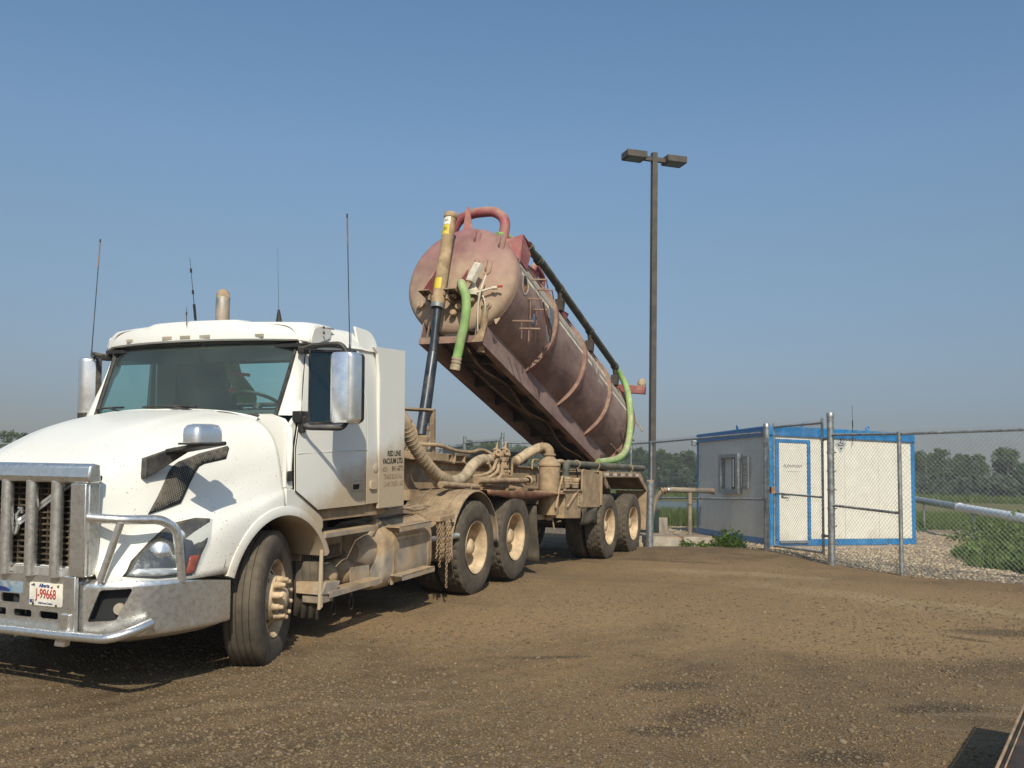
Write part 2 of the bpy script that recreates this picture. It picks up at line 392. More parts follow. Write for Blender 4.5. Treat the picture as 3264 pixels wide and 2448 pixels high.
# ------------------------------------------------------------------ terrain
def sm(x, a, b):
    t = np.clip((x-a)/(b-a), 0, 1); return t*t*(3-2*t)
def ground_z(x, y):
    x = np.asarray(x, float); y = np.asarray(y, float)
    z = -.35*(1-sm(y, 2.5, 12.0))
    z = z + .10*np.exp(-(((x-4.0)/1.7)**2+((y-17.2)/1.2)**2))
    near = sm(-y, -60, -30)
    z = z + near*(.012*np.sin(x*1.7+y*.6)+.010*np.sin(x*.5-y*1.3+1)+.006*np.sin(x*3.9+2*np.sin(y*2.1)))
    z = z - .9*sm(y, 40, 46)*(1-sm(x, 13, 19))*(1-sm(y, 84, 92))    # lagoon basin left of the shed
    return z
def gzs(x, y): return float(ground_z(x, y))
HAZE = .0007
# ------------------------------------------------------------------ ground materials
def ground_mat():
    m, t, b, o = nodes_of('gravelly_dirt'); c = N(t, 'ShaderNodeTexCoord').outputs['Object']
    big = noise(t, c, .22, 5, .6); mid = noise(t, c, 1.1, 6, .65); fine = noise(t, c, 9, 5, .7)
    col = mixc(t, ss(t, mid, .3, .72), (.105, .066, .031), (.250, .162, .078))
    col = mixc(t, ss(t, big, .42, .62), col, mixc(t, fine, (.245, .146, .064), (.35, .220, .104)))     # compacted brown patches
    s0 = N(t, 'ShaderNodeSeparateXYZ'); t.links.new(c, s0.inputs[0]); fgm = mathn(t, 'ADD', s0.outputs['Y'], mathn(t, 'MULTIPLY_ADD', mid, 5, -2.5))
    col = mixc(t, mathn(t, 'MULTIPLY', ss(t, fgm, 8.2, 6.0), .40), col, mixc(t, fine, (.085, .055, .027), (.19, .128, .064)))      # looser darker gravel near the lorry's nose
    # damp / oily dark stains
    st = noise(t, c, .75, 4, .6, .6); stn = mathn(t, 'MULTIPLY', ss(t, st, .60, .70), ss(t, fine, .35, .6))
    col = mixc(t, mathn(t, 'MULTIPLY', stn, .75), col, (.045, .032, .022))
    # drawn-out tyre streaks
    mp = N(t, 'ShaderNodeMapping'); mp.inputs['Rotation'].default_value = (0, 0, rad(68)); mp.inputs['Scale'].default_value = (.35, 3.2, 1); t.links.new(c, mp.inputs[0])
    tr = noise(t, mp.outputs[0], 1.3, 4, .6)
    col = mixc(t, mathn(t, 'MULTIPLY', ss(t, tr, .52, .72), .45), col, (.31, .228, .135))
    def blob(cx, cy, rx, ry, rot=0, soft=.5, ns=1.6, amp=.9):
        mp_ = N(t, 'ShaderNodeMapping', vector_type='TEXTURE'); mp_.inputs['Location'].default_value = (cx, cy, 0); mp_.inputs['Rotation'].default_value = (0, 0, rad(rot)); mp_.inputs['Scale'].default_value = (rx, ry, 1); t.links.new(flatc, mp_.inputs[0])
        ln = N(t, 'ShaderNodeVectorMath', operation='LENGTH'); t.links.new(mp_.outputs[0], ln.inputs[0])
        d = mathn(t, 'ADD', ln.outputs['Value'], mathn(t, 'MULTIPLY_ADD', noise(t, c, ns, 5, .65), amp*2, -amp)); return ss(t, d, 1+soft/2, 1-soft/2)
    cz = N(t, 'ShaderNodeVectorMath', operation='MULTIPLY'); t.links.new(c, cz.inputs[0]); cz.inputs[1].default_value = (1, 1, 0); flatc = cz.outputs[0]
    for q in ((1.9, 10.2, 3.0, 1.7, -8), (4.2, 11.6, 2.1, 1.1, -40), (3.0, 14.0, 1.9, 1.1, 0), (3.4, 8.6, 2.0, .8, 10), (-.2, 9.0, 1.8, .7, 20)):
        col = mixc(t, mathn(t, 'MULTIPLY', blob(*q, soft=1.1), .75), col, mixc(t, fine, (.31, .190, .086), (.43, .280, .138)))
    for q in ((4.0, 10.9, 1.6, .28, -52), (3.3, 13.3, 1.3, .3, -20), (5.0, 10.2, .9, .2, -40)):
        col = mixc(t, mathn(t, 'MULTIPLY', blob(*q, soft=1.1), .45), col, (.47, .34, .19))
    for q in ((1.17, 6.87, .34, .12, 0), (1.28, 6.17, .30, .20, 20), (.98, 5.85, .25, .12, 0), (4.75, 8.95, .55, .16, -10), (4.2, 8.68, .2, .06, -40), (.32, 7.65, .35, .05, 5), (2.6, 14.9, .8, .10, -15), (2.2, 15.3, .3, .08, 0), (2.9, 6.4, .4, .1, 10), (1.9, 5.4, .3, .12, 0)):
        col = mixc(t, mathn(t, 'MULTIPLY', blob(*q, soft=.9, ns=7, amp=.6), .72), col, (.055, .036, .022))
    # small stones in the surface
    v = N(t, 'ShaderNodeTexVoronoi'); v.inputs['Scale'].default_value = 46; t.links.new(c, v.inputs['Vector'])
    v2 = N(t, 'ShaderNodeTexVoronoi'); v2.inputs['Scale'].default_value = 110; t.links.new(c, v2.inputs['Vector'])
    sv = N(t, 'ShaderNodeSeparateColor'); t.links.new(v.outputs['Color'], sv.inputs[0])
    stone = mathn(t, 'MULTIPLY', ss(t, v.outputs['Distance'], .52, .30), ss(t, sv.outputs[0], .45, .6))
    sc = mixc(t, sv.outputs[1], (.14, .11, .075), (.36, .29, .20))
    col = mixc(t, mathn(t, 'MULTIPLY', stone, .8), col, sc)
    sv2 = N(t, 'ShaderNodeSeparateColor'); t.links.new(v2.outputs['Color'], sv2.inputs[0])
    col = mixc(t, mathn(t, 'MULTIPLY', ss(t, sv2.outputs[0], .55, .8), .5), col, mixc(t, sv2.outputs[1], (.07, .055, .04), (.36, .30, .22)))
    wv = N(t, 'ShaderNodeTexWave'); wv.inputs['Scale'].default_value = 1.05; wv.inputs['Distortion'].default_value = 5; wv.inputs['Detail'].default_value = 3; wv.inputs['Detail Scale'].default_value = 1.6
    wm = N(t, 'ShaderNodeMapping'); wm.inputs['Rotation'].default_value = (0, 0, rad(52)); t.links.new(flatc, wm.inputs[0]); t.links.new(wm.outputs[0], wv.inputs[0])
    rut = mathn(t, 'MULTIPLY', mathn(t, 'MULTIPLY', wv.outputs['Fac'], noise(t, c, 2.2, 3)), mathn(t, 'ADD', blob(-3.0, 5.6, 2.4, 1.1, 0, soft=1.2), mathn(t, 'MULTIPLY', blob(.5, 7.6, 1.4, .7, 20, soft=1.4), .35), None, True))
    col = mixc(t, mathn(t, 'MULTIPLY', rut, .75), col, (.10, .068, .036))
    t.links.new(col, b.inputs['Base Color']); b.inputs['Roughness'].default_value = .95; b.inputs['Specular IOR Level'].default_value = .2
    h = mathn(t, 'ADD', mathn(t, 'MULTIPLY', stone, .6), mathn(t, 'MULTIPLY', fine, .8))
    h = mathn(t, 'MULTIPLY_ADD', mid, 1.5, h); h = mathn(t, 'MULTIPLY_ADD', rut, -2.5, h)
    h = mathn(t, 'MULTIPLY_ADD', v2.outputs['Distance'], -.4, h)
    bumpn(t, b, h, .9, .022); return m
def pad_mat():
    m, t, b, o = nodes_of('washed_gravel'); c = N(t, 'ShaderNodeTexCoord').outputs['Object']
    v = N(t, 'ShaderNodeTexVoronoi'); v.inputs['Scale'].default_value = 22; t.links.new(c, v.inputs['Vector'])
    s = N(t, 'ShaderNodeSeparateColor'); t.links.new(v.outputs['Color'], s.inputs[0])
    col = mixc(t, s.outputs[0], (.26, .19, .115), (.54, .42, .28)); col = mixc(t, ss(t, v.outputs['Distance'], .35, .6), col, (.12, .09, .06))
    col = mixc(t, mathn(t, 'MULTIPLY', ss(t, noise(t, c, .8, 4), .5, .7), .5), col, (.26, .19, .12))
    t.links.new(col, b.inputs['Base Color']); b.inputs['Roughness'].default_value = .95
    bumpn(t, b, v.outputs['Distance'], -.9, .03) if False else bumpn(t, b, mathn(t, 'MULTIPLY', v.outputs['Distance'], -1), .8, .03); return m
def grass_mat():
    m, t, b, o = nodes_of('rough_grassland'); c = N(t, 'ShaderNodeTexCoord').outputs['Object']
    s = N(t, 'ShaderNodeSeparateXYZ'); t.links.new(c, s.inputs[0])
    n = noise(t, c, .12, 6, .65); n2 = noise(t, c, 1.5, 5, .7)
    col = mixc(t, n2, (.045, .075, .018), (.085, .115, .03))
    dry = mixc(t, n2, (.13, .125, .05), (.22, .19, .085))
    f = mathn(t, 'ADD', ss(t, s.outputs['Y'], 30, 62), mathn(t, 'MULTIPLY_ADD', n, 1.2, -.75), None, True)
    col = mixc(t, f, col, dry)
    t.links.new(col, b.inputs['Base Color']); b.inputs['Roughness'].default_value = 1; b.inputs['Specular IOR Level'].default_value = .1
    bumpn(t, b, n2, 1, .15); return m
M_['ground'] = ground_mat(); M_['pad'] = pad_mat(); M_['grassf'] = grass_mat()
def water_mat():
    m, t, b, o = nodes_of('still_grey_water'); c = N(t, 'ShaderNodeTexCoord').outputs['Object']
    b.inputs['Base Color'].default_value = (.10, .11, .105, 1); b.inputs['Roughness'].default_value = .22
    bumpn(t, b, noise(t, c, 3, 4), .25, .03); return m
M_['water'] = water_mat()
def leaf_mat(name, c0, c1, trans=.25):
    m, t, b, o = nodes_of(name); c = N(t, 'ShaderNodeTexCoord').outputs['Object']; g = N(t, 'ShaderNodeNewGeometry')
    oi = N(t, 'ShaderNodeObjectInfo')
    f = mathn(t, 'MULTIPLY_ADD', oi.outputs['Random'], .45, mathn(t, 'MULTIPLY', g.outputs['Random Per Island'], .55))
    col = mixc(t, f, c0, c1); t.links.new(col, b.inputs['Base Color']); b.inputs['Roughness'].default_value = .6; b.inputs['Specular IOR Level'].default_value = .25
    tl = N(t, 'ShaderNodeBsdfTranslucent'); t.links.new(col, tl.inputs[0]); mx = N(t, 'ShaderNodeMixShader'); mx.inputs[0].default_value = trans
    t.links.new(b.outputs[0], mx.inputs[1]); t.links.new(tl.outputs[0], mx.inputs[2]); t.links.new(mx.outputs[0], o.inputs[0]); return m
M_['leafp'] = leaf_mat('poplar_leaves', (.055, .10, .03), (.12, .17, .055))
M_['leafs'] = leaf_mat('spruce_needles', (.032, .055, .030), (.065, .09, .045), .1)
M_['grassb'] = leaf_mat('green_blades', (.07, .12, .02), (.17, .21, .055), .3)
M_['weed'] = leaf_mat('weed_leaves', (.085, .16, .035), (.21, .28, .085), .35)

# ------------------------------------------------------------------ ground sheets
FX = [-60, -30, -12, -2.1, -1.23, -.2, 2.77, 3.13, 4.7, 5.18, 5.72, 7.6, 10, 20]
FY = [34, 33, 32, 29, 24.9, 22.7, 21.4, 20.7, 17.1, 15.1, 13.7, 11.5, 8, -10]
xs = np.unique(np.concatenate([-np.geomspace(14, 410, 22), np.arange(-14, 16.01, .14), np.geomspace(16, 410, 22)]))
ys = np.unique(np.concatenate([-np.geomspace(2, 60, 8), np.arange(-2, 34, .14), np.geomspace(34, 420, 50)]))
X, Y = np.meshgrid(xs, ys); Z = ground_z(X, Y)
def wob(x, y): return .25*math.sin(x*1.9+1)+.2*math.sin(y*2.3)+.12*math.sin(x*5.1+y*3.3)
def region(x, y):
    fy = np.interp(x, FX, FY)
    if y < fy+.15+.4*wob(x, y): return 0
    if y > 28+wob(x, y)*2: return 2
    if x > 8.3+wob(y, x)*1.5+max(0, y-17.5)*.75: return 2
    return 1
faces = {0: [], 1: [], 2: []}; nx = len(xs)
for j in range(len(ys)-1):
    for i in range(nx-1):
        x = (xs[i]+xs[i+1])/2; y = (ys[j]+ys[j+1])/2
        r = region(x, y) if (y < 60 and abs(x) < 60) else (2 if y > 28 or x > 60 else 0)
        faces[r].append((j*nx+i, j*nx+i+1, (j+1)*nx+i+1, (j+1)*nx+i))
allv = np.stack([X.ravel(), Y.ravel(), Z.ravel()], 1)
for r, nm, mt in ((0, 'dirt_yard', 'ground'), (1, 'gravel_pad', 'pad'), (2, 'grass_field', 'grassf')):
    f = np.array(faces[r]); ids, inv = np.unique(f, return_inverse=True)
    me = D.meshes.new(nm); me.from_pydata(allv[ids].tolist(), [], inv.reshape(f.shape).tolist()); me.update()
    me.polygons.foreach_set('use_smooth', [True]*len(me.polygons)); me.materials.append(M_[mt])
    o = D.objects.new(nm, me); COL.objects.link(o); o['kind'] = 'structure'; o['label'] = {0: 'brown gravelly dirt yard the lorry stands on', 1: 'pale washed gravel around the blue and cream shed', 2: 'rough grassland reaching to the treeline'}[r]
mb = MB(False); mb.quad((-120, 38, -.42), (19, 38, -.42), (19, 93, -.42), (-120, 93, -.42))
o = part('lagoon_water', mb, 'water'); o['kind'] = 'structure'; o['label'] = 'grey still lagoon beyond the fence left of the shed'

# ------------------------------------------------------------------ loose stones, grass
ico = None
def stones(name, n, sampler, smin, smax, mat, label, cols, flat=.6):
    bm = bmesh.new(); bmesh.ops.create_icosphere(bm, subdivisions=1, radius=1); bv = np.array([v.co[:] for v in bm.verts]); bf = np.array([[v.index for v in f.verts] for f in bm.faces]); bm.free()
    k = bv.shape[0]
    P = sampler(n); n = len(P)
    s = smin*(smax/smin)**(rng.random(n)**2.2)
    a = rng.random(n)*6.283; sx = .7+.6*rng.random(n); sy = .7+.6*rng.random(n); sz = flat*(.6+.7*rng.random(n))
    V = bv[None]*(1+.28*(rng.random((n, k, 1))-.5)); V = V*np.stack([sx, sy, sz], 1)[:, None]
    x = V[..., 0]*np.cos(a)[:, None]-V[..., 1]*np.sin(a)[:, None]; y = V[..., 0]*np.sin(a)[:, None]+V[..., 1]*np.cos(a)[:, None]
    V = np.stack([x, y, V[..., 2]], -1)*s[:, None, None]; V += P[:, None]; V[..., 2] += (s*flat*.25)[:, None]
    F = (bf[None]+(np.arange(n)*k)[:, None, None]).reshape(-1, 3)
    me = D.meshes.new(name); me.vertices.add(n*k); me.vertices.foreach_set('co', V.reshape(-1))
    me.loops.add(len(F)*3); me.loops.foreach_set('vertex_index', F.reshape(-1).astype(np.int32)); me.polygons.add(len(F))
    me.polygons.foreach_set('loop_start', (np.arange(len(F))*3).astype(np.int32)); me.polygons.foreach_set('loop_total', np.full(len(F), 3, np.int32))
    me.update(); me.validate()
    m, t, b, o_ = nodes_of(mat); g = N(t, 'ShaderNodeNewGeometry'); r = N(t, 'ShaderNodeValToRGB'); t.links.new(g.outputs['Random Per Island'], r.inputs[0])
    e = r.color_ramp.elements
    while len(e) < len(cols): e.new(.5)
    for i, cc in enumerate(cols): e[i].position = i/(len(cols)-1); e[i].color = (*cc, 1)
    t.links.new(r.outputs[0], b.inputs['Base Color']); b.inputs['Roughness'].default_value = .9; b.inputs['Specular IOR Level'].default_value = .25
    me.materials.append(m); o = D.objects.new(name, me); COL.objects.link(o); tag(o, label, 'gravel', kind='stuff'); return o
def yard_sampler(n):
    # density falls with distance from where one stands in the yard
    Yv = 3.6*(20/3.6)**(rng.random(n)**1.15); Xv = (rng.random(n)*2-1)*(Yv*.66+.5)
    keep = Yv < np.interp(Xv, FX, FY)-.1
    cl = np.sin(Xv*.9+1.1*np.sin(Yv*.7))*np.sin(Yv*.8+Xv*.3)+.6*np.sin(Xv*2.1+Yv*1.7)   # patchy
    keep &= rng.random(n) < np.clip(.55+.45*cl, .12, 1)
    Xv, Yv = Xv[keep], Yv[keep]; return np.stack([Xv, Yv, ground_z(Xv, Yv)], 1)
stones('loose_yard_stones', 110000, yard_sampler, .0035, .014, 'yard_stone', 'small grey and tan stones loose on the dirt yard',
       [(.08, .054, .030), (.17, .116, .062), (.24, .166, .092), (.26, .185, .105), (.20, .138, .074), (.12, .082, .045), (.22, .155, .085), (.27, .20, .12)])
def mid_sampler(n):
    Yv = 4.2*(11/4.2)**rng.random(n); Xv = (rng.random(n)*2-1)*(Yv*.62+.5); keep = Yv < np.interp(Xv, FX, FY)-.1
    cl = np.sin(Xv*.8-1+1.2*np.sin(Yv*.6))*np.sin(Yv*.9-Xv*.25)+.6*np.sin(Xv*1.7-Yv*1.3); keep &= rng.random(n) < np.clip(.5+.5*cl, .1, 1)
    Xv, Yv = Xv[keep], Yv[keep]; return np.stack([Xv, Yv, ground_z(Xv, Yv)], 1)
stones('middling_yard_stones', 16000, mid_sampler, .009, .020, 'yard_stone_middling', 'patches of middling grey-brown stones on the dirt yard', [(.09, .065, .04), (.17, .125, .075), (.22, .165, .10), (.14, .105, .063), (.19, .145, .092), (.11, .08, .048)], .6)
def big_sampler(n):
    Yv = 4.6*(14/4.6)**rng.random(n); Xv = (rng.random(n)*2-1)*(Yv*.62+.5); keep = Yv < np.interp(Xv, FX, FY)-.1
    Xv, Yv = Xv[keep], Yv[keep]; return np.stack([Xv, Yv, ground_z(Xv, Yv)], 1)
stones('larger_yard_stones', 420, big_sampler, .014, .032, 'yard_stone_large', 'larger scattered stones on the dirt yard', [(.12, .085, .052), (.21, .155, .10), (.17, .13, .085), (.25, .195, .13)], .55)
def pad_sampler(n):
    Xv = 1.5+rng.random(n)*11; Yv = 11+rng.random(n)*17; keep = np.array([region(x, y) == 1 for x, y in zip(Xv, Yv)])
    Xv, Yv = Xv[keep], Yv[keep]; return np.stack([Xv, Yv, ground_z(Xv, Yv)], 1)
stones('washed_pad_stones', 26000, pad_sampler, .012, .032, 'pad_stone', 'pale tan washed stones covering the ground around the shed', [(.30, .225, .14), (.52, .41, .27), (.40, .31, .195), (.60, .50, .36), (.24, .18, .115)], .7)

def blades(name, pts, h, wd, mat, label, cat, per=5, lean=.35):
    mb = MB(False)
    for x, y, z in pts:
        for k in range(per):
            a = random.random()*6.283; hh = h*(.5+.7*random.random()); l = lean*random.random()*hh; px = x+random.uniform(-.08, .08); py = y+random.uniform(-.08, .08)
            dx, dy = math.cos(a)*wd, math.sin(a)*wd; b = random.random()*6.283; lx, ly = math.cos(b)*l, math.sin(b)*l
            i = [mb.p((px-dx, py-dy, z)), mb.p((px+dx, py+dy, z)), mb.p((px+lx*.4+dx*.7, py+ly*.4+dy*.7, z+hh*.6)), mb.p((px+lx*.4-dx*.7, py+ly*.4-dy*.7, z+hh*.6)), mb.p((px+lx, py+ly, z+hh))]
            mb.f.append((i[0], i[1], i[2], i[3])); mb.f.append((i[3], i[2], i[4]))
    o = part(name, mb, mat, smooth=0, fix=False); return tag(o, label, cat, kind='stuff')
def rpts(n, f):
    out = []
    while len(out) < n:
        q = f()
        if q is not None: out.append((q[0], q[1], gzs(q[0], q[1])))
    return out
def fG():
    x = random.uniform(-14, 26); y = random.uniform(27.5, 42)
    return (x, y) if region(x, y) == 2 and (x > 9 or y < 31.5) else None
blades('meadow_grass', rpts(7000, fG), .30, .012, 'grassb', 'green grass strip beyond the gravel pad', 'grass', 5)
def fW():
    x = random.uniform(7.2, 17); y = random.uniform(8.5, 27.5)
    return (x, y) if region(x, y) == 2 and y > np.interp(x, FX, FY)+.5 else None
blades('bank_grass', rpts(7500, fW), .24, .012, 'weed', 'green weedy grass on the bank right of the gravel pad', 'grass', 5, .7)
def fR():
    x = random.uniform(3.6, 8.5); y = random.uniform(27.3, 29.7); return (x, y)
blades('lagoon_edge_grass', rpts(1500, fR), .50, .012, 'grassb', 'tall bright green grass at the lagoon edge left of the shed', 'grass', 5, .5)
def fB():
    x = random.uniform(-60, 60); y = random.uniform(88, 97); return (x, y)
blades('far_reed_strip', rpts(4500, fB), .7, .06, 'grassb', 'dull green reeds along the far side of the lagoon', 'reeds', 4, .5)

def shrub(name, x, y, r, h, n, label, cat, leaf=.05):
    rt = thing(name, label, cat, (x, y, gzs(x, y))); mb = MB(False); st = MB(False)
    for k in range(n):
        a = random.random()*6.283; q = math.sqrt(random.random())*(1+.35*math.sin(3*a+x)); z = h*random.random()*(1-.45*min(1, q))*(.65+.35*math.sin(5*a+y)+.2*math.sin(9*q))
        c = Vector((math.cos(a)*r*q, math.sin(a)*r*q, z+.02)); s = leaf*(.6+.8*random.random())
        d = Vector((random.uniform(-1, 1), random.uniform(-1, 1), random.uniform(-.2, .9))).normalized(); e = d.cross(Vector((random.random(), random.random(), .3))).normalized()
        i = [mb.p(c), mb.p(c+d*s*.5+e*s*.35), mb.p(c+d*s), mb.p(c+d*s*.5-e*s*.35)]; mb.f.append(tuple(i))
        if k % 12 == 0: st.tube([(0, 0, 0), tuple(c)], .004, 4, False)
    part('foliage', mb, 'weed', rt, smooth=0, fix=False); part('stem', st, 'weed', rt, smooth=0, fix=False); return rt
shrub('leafy_weed', 4.22, 18.0, .26, .40, 620, 'leafy green weed clump at the right end of the concrete slab', 'weed', .07)
shrub('low_weed', 3.45, 18.15, .16, .12, 120, 'small sprouting weed against the front of the concrete slab', 'weed')
shrub('low_weed', 3.78, 18.15, .14, .10, 110, 'small weed close to the right corner of the concrete slab', 'weed')
for k, (x, y, r, h, l) in enumerate([(8.35, 14.6, .55, .30, 'low leafy bush nearest the fence on the weedy bank'), (8.5, 16.3, .7, .38, 'low leafy bush at the left tip of the weedy bank'), (9.7, 17.9, .9, .55, 'darker leafy bush behind the low ones on the bank'), (10.9, 19.9, 1.0, .75, 'broad leafy bush under the silver pipe'), (9.4, 15.0, .8, .42, 'leafy bush near the right edge of the bank'), (12.0, 22.5, 1.1, .8, 'leafy bush beyond the silver pipe')]):
    shrub('bank_bush', x, y, r, h, 1200, l, 'bush', .085)
for x, y, h in ((3.6, 27.6, .9), (4.6, 27.9, .8)):
    pass

# ------------------------------------------------------------------ trees
def tree_meshes(kind, seed):
    random.seed(seed); cr = MB(False); tr = MB(False)
    H = 7.6
    if kind == 'poplar':
        blobs = []
        tr.tube(spline([(0, 0, -.4), (.05, .05, 2), (-.05, .1, 4.5), (.05, 0, 6.6)], 3), [.16, .15, .14, .13, .12, .10, .08, .06, .05, .04][:10], 6)
        for k in range(36):
            z = 1.0+6.2*random.random()**.85; rr = 1.75*(1-((z-3.4)/4.7)**2)**.5 if abs(z-3.4) < 4.6 else .3
            a = random.random()*6.283; q = rr*math.sqrt(random.random()); c = Vector((math.cos(a)*q, math.sin(a)*q, z)); blobs.append((c, .45+.45*random.random()))
            if k % 3 == 0: tr.tube([(0, 0, z-.9), tuple(c)], [.04, .015], 4, False)
        for c, R in blobs:
            for k in range(int(120*R)):
                d = Vector((random.gauss(0, 1), random.gauss(0, 1), random.gauss(0, .8))).normalized()*R*random.random()**.4; p = c+d; s = .17+.2*random.random()
                n = Vector((random.uniform(-1, 1), random.uniform(-1, 1), random.uniform(-.3, 1))).normalized(); x = n.cross(Vector((.3, .5, random.random()))).normalized(); y = n.cross(x)
                i = [cr.p(p-x*s*.5), cr.p(p+y*s*.4), cr.p(p+x*s*.6), cr.p(p-y*s*.4)]; cr.f.append(tuple(i))
    else:
        tr.tube([(0, 0, -.4), (0, 0, H*.98)], [.14, .02], 6)
        for k in range(42):
            z = .9+(H-.9)*k/42; R = 1.55*(1-z/H)**.75+.08
            for b in range(7):
                a = random.random()*6.283; L = R*(.65+.5*random.random())
                for q in range(7):
                    f = (q+.5)/7; p = Vector((math.cos(a)*L*f, math.sin(a)*L*f, z-.25*f*L+.08*random.random())); s = .25*(1.2-f*.5)
                    d = Vector((-math.sin(a)+random.uniform(-.4, .4), math.cos(a)+random.uniform(-.4, .4), random.uniform(-.5, .1)))*s; e = Vector((math.cos(a)*s*.8, math.sin(a)*s*.8, -.04))
                    i = [cr.p(p-d), cr.p(p+e*.3), cr.p(p+d), cr.p(p-e)]; cr.f.append(tuple(i))
    return cr, tr
protos = {}
def make_tree(kind, i, lm, bm_):
    cr, tr = tree_meshes(kind, 100+i*7+(50 if kind == 'spruce' else 0))
    rt = thing('%s_tree' % kind, 'x', 'tree'); part('crown', cr, lm, rt, smooth=0, fix=False); part('trunk', tr, bm_, rt, smooth=0)
    return rt
PT = [make_tree('poplar', i, 'leafp', 'barkw') for i in range(3)]; ST = [make_tree('spruce', i, 'leafs', 'bark') for i in range(2)]
used = set(); random.seed(21)
def place_tree(p, x, y, s, label, group=None, sx=1.0):
    if p.name not in used: used.add(p.name); r = p; r.location = (x, y, 0)
    else: r = dup(p, None, (x, y, 0))
    r.rotation_euler = (0, 0, random.random()*6.28); r.scale = (s*sx, s*sx, s); r['label'] = label
    if group: r['group'] = group
    elif 'group' in r: del r['group']
    return r
def sector(dg):
    return 'right of the shed' if dg > 23 else 'seen between the lamp post and the shed' if dg > 7 else 'seen over the trailer frame' if dg > -6 else 'beyond the bonnet at the left edge' if dg < -25 else 'hidden behind the lorry'
for k in range(118):
    az = rad(-40+80*k/117+random.uniform(-.3, .3)); Rr_ = random.uniform(150, 163); x, y = Rr_*math.sin(az), Rr_*math.cos(az)
    dg = math.degrees(az)
    if (10 < dg < 19 and random.random() < .5) or random.random() < .12: p, lb, s, sx = random.choice(ST), 'dark pointed spruce in the far treeline '+sector(dg), random.uniform(.62, .86), 1.0
    else: p, lb, s, sx = random.choice(PT), 'rounded leafy tree in the far treeline '+sector(dg), random.uniform(.72, 1.0), random.uniform(1.0, 1.35)
    if dg > 24: s *= random.choice((.95, 1.05, 1.2, 1.3)); sx *= .85
    place_tree(p, x, y, s, lb, 'treeline trees '+sector(dg), sx)
for k in range(86):   # second row closes the gaps
    az = rad(-40+80*k/85+random.uniform(-.4, .4)); Rr_ = random.uniform(168, 182); x, y = Rr_*math.sin(az), Rr_*math.cos(az)
    place_tree(random.choice(ST+PT), x, y, random.uniform(.66, .92), 'tree in the back row of the treeline, '+sector(math.degrees(az)), 'back row of trees '+sector(math.degrees(az)), 1.5)
place_tree(PT[1], -.4*150/24, 112, .78, 'lone round leafy tree standing clear of the treeline behind the fence', None, .8)
mbu = MB(False); random.seed(5)
for k in range(16000):
    az = rad(random.uniform(-42, 42)); R_ = random.uniform(140, 165); x, y = R_*math.sin(az), R_*math.cos(az); z = random.random()**1.2*3.3; s = .35+.4*random.random()
    n = Vector((random.uniform(-1, 1), random.uniform(-1, 1), random.uniform(-.3, 1))).normalized(); a_ = n.cross(Vector((.3, .5, random.random()))).normalized(); b_ = n.cross(a_); p = Vector((x, y, z))
    mbu.f.append(tuple(mbu.p(q) for q in (p-a_*s, p+b_*s*.7, p+a_*s, p-b_*s*.7)))
tag(part('treeline_undergrowth', mbu, 'leafs', smooth=0, fix=False), 'dark tangled undergrowth along the foot of the far treeline', 'undergrowth', kind='stuff')

# ------------------------------------------------------------------ chain link fences
def link_panel(mb, A, B, z0a, z0b, h, cell=.066, r=.0020, barbs=.05):
    A = Vector(A); B = Vector(B); L = (B-A).length; d = (B-A)/L; nrm = Vector((-d.y, d.x, 0))
    for sgn in (1, -1):
        k0 = -int(h/cell)-2; k1 = int(L/cell)+2
        for k in range(k0, k1):
            # line x = k*cell + t (t = height) or mirrored, clipped to 0..L, 0..h(+barbs)
            x0 = k*cell; top = h+(barbs if k % 1 == 0 else 0)
            t0 = max(0, -x0); t1 = min(top, L-x0)
            if t1-t0 < .04: continue
            a_, b_ = x0+t0, x0+t1
            if sgn < 0: a_, b_ = L-a_, L-b_
            off = nrm*(.003*sgn)
            p = [A+d*a_+off, A+d*b_+off]; zz = [z0a+(z0b-z0a)*a_/L+t0, z0a+(z0b-z0a)*b_/L+t1]
            q0 = Vector((p[0].x, p[0].y, zz[0])); q1 = Vector((p[1].x, p[1].y, zz[1])); dd = (q1-q0).normalized(); s = dd.cross(nrm).normalized()
            c = []
            for q in (q0, q1):
                for w_ in (s*r+nrm*r*.6, -s*r+nrm*r*.6, -nrm*r): c.append(mb.p(q+w_))
            mb.f += [(c[0], c[1], c[4], c[3]), (c[1], c[2], c[5], c[4]), (c[2], c[0], c[3], c[5])]
def post(rt, x, y, z0, h, r, cap=True, name='post'):
    mb = MB(False); mb.cyl((x, y, z0-.3), (x, y, z0+h), r, n=16)
    if cap: mb.lathe((x, y, z0+h), (0, 0, 1), [(-.05, r*1.12), (.005, r*1.12), (.025, r*.9), (.035, r*.3), (.036, 0)], 16)
    p = part(name, mb, 'galv', rt); return p
def bands(rt, x, y, zs, r):
    mb = MB(False)
    for z in zs: mb.lathe((x, y, z), (0, 0, 1), [(-.012, r*1.0), (-.012, r*1.16), (.012, r*1.16), (.012, r*1.0)], 14); mb.box((x+r, y-.012, z-.012), (x+r+.03, y+.012, z+.012))
    part('tension_band', mb, 'galv', rt)
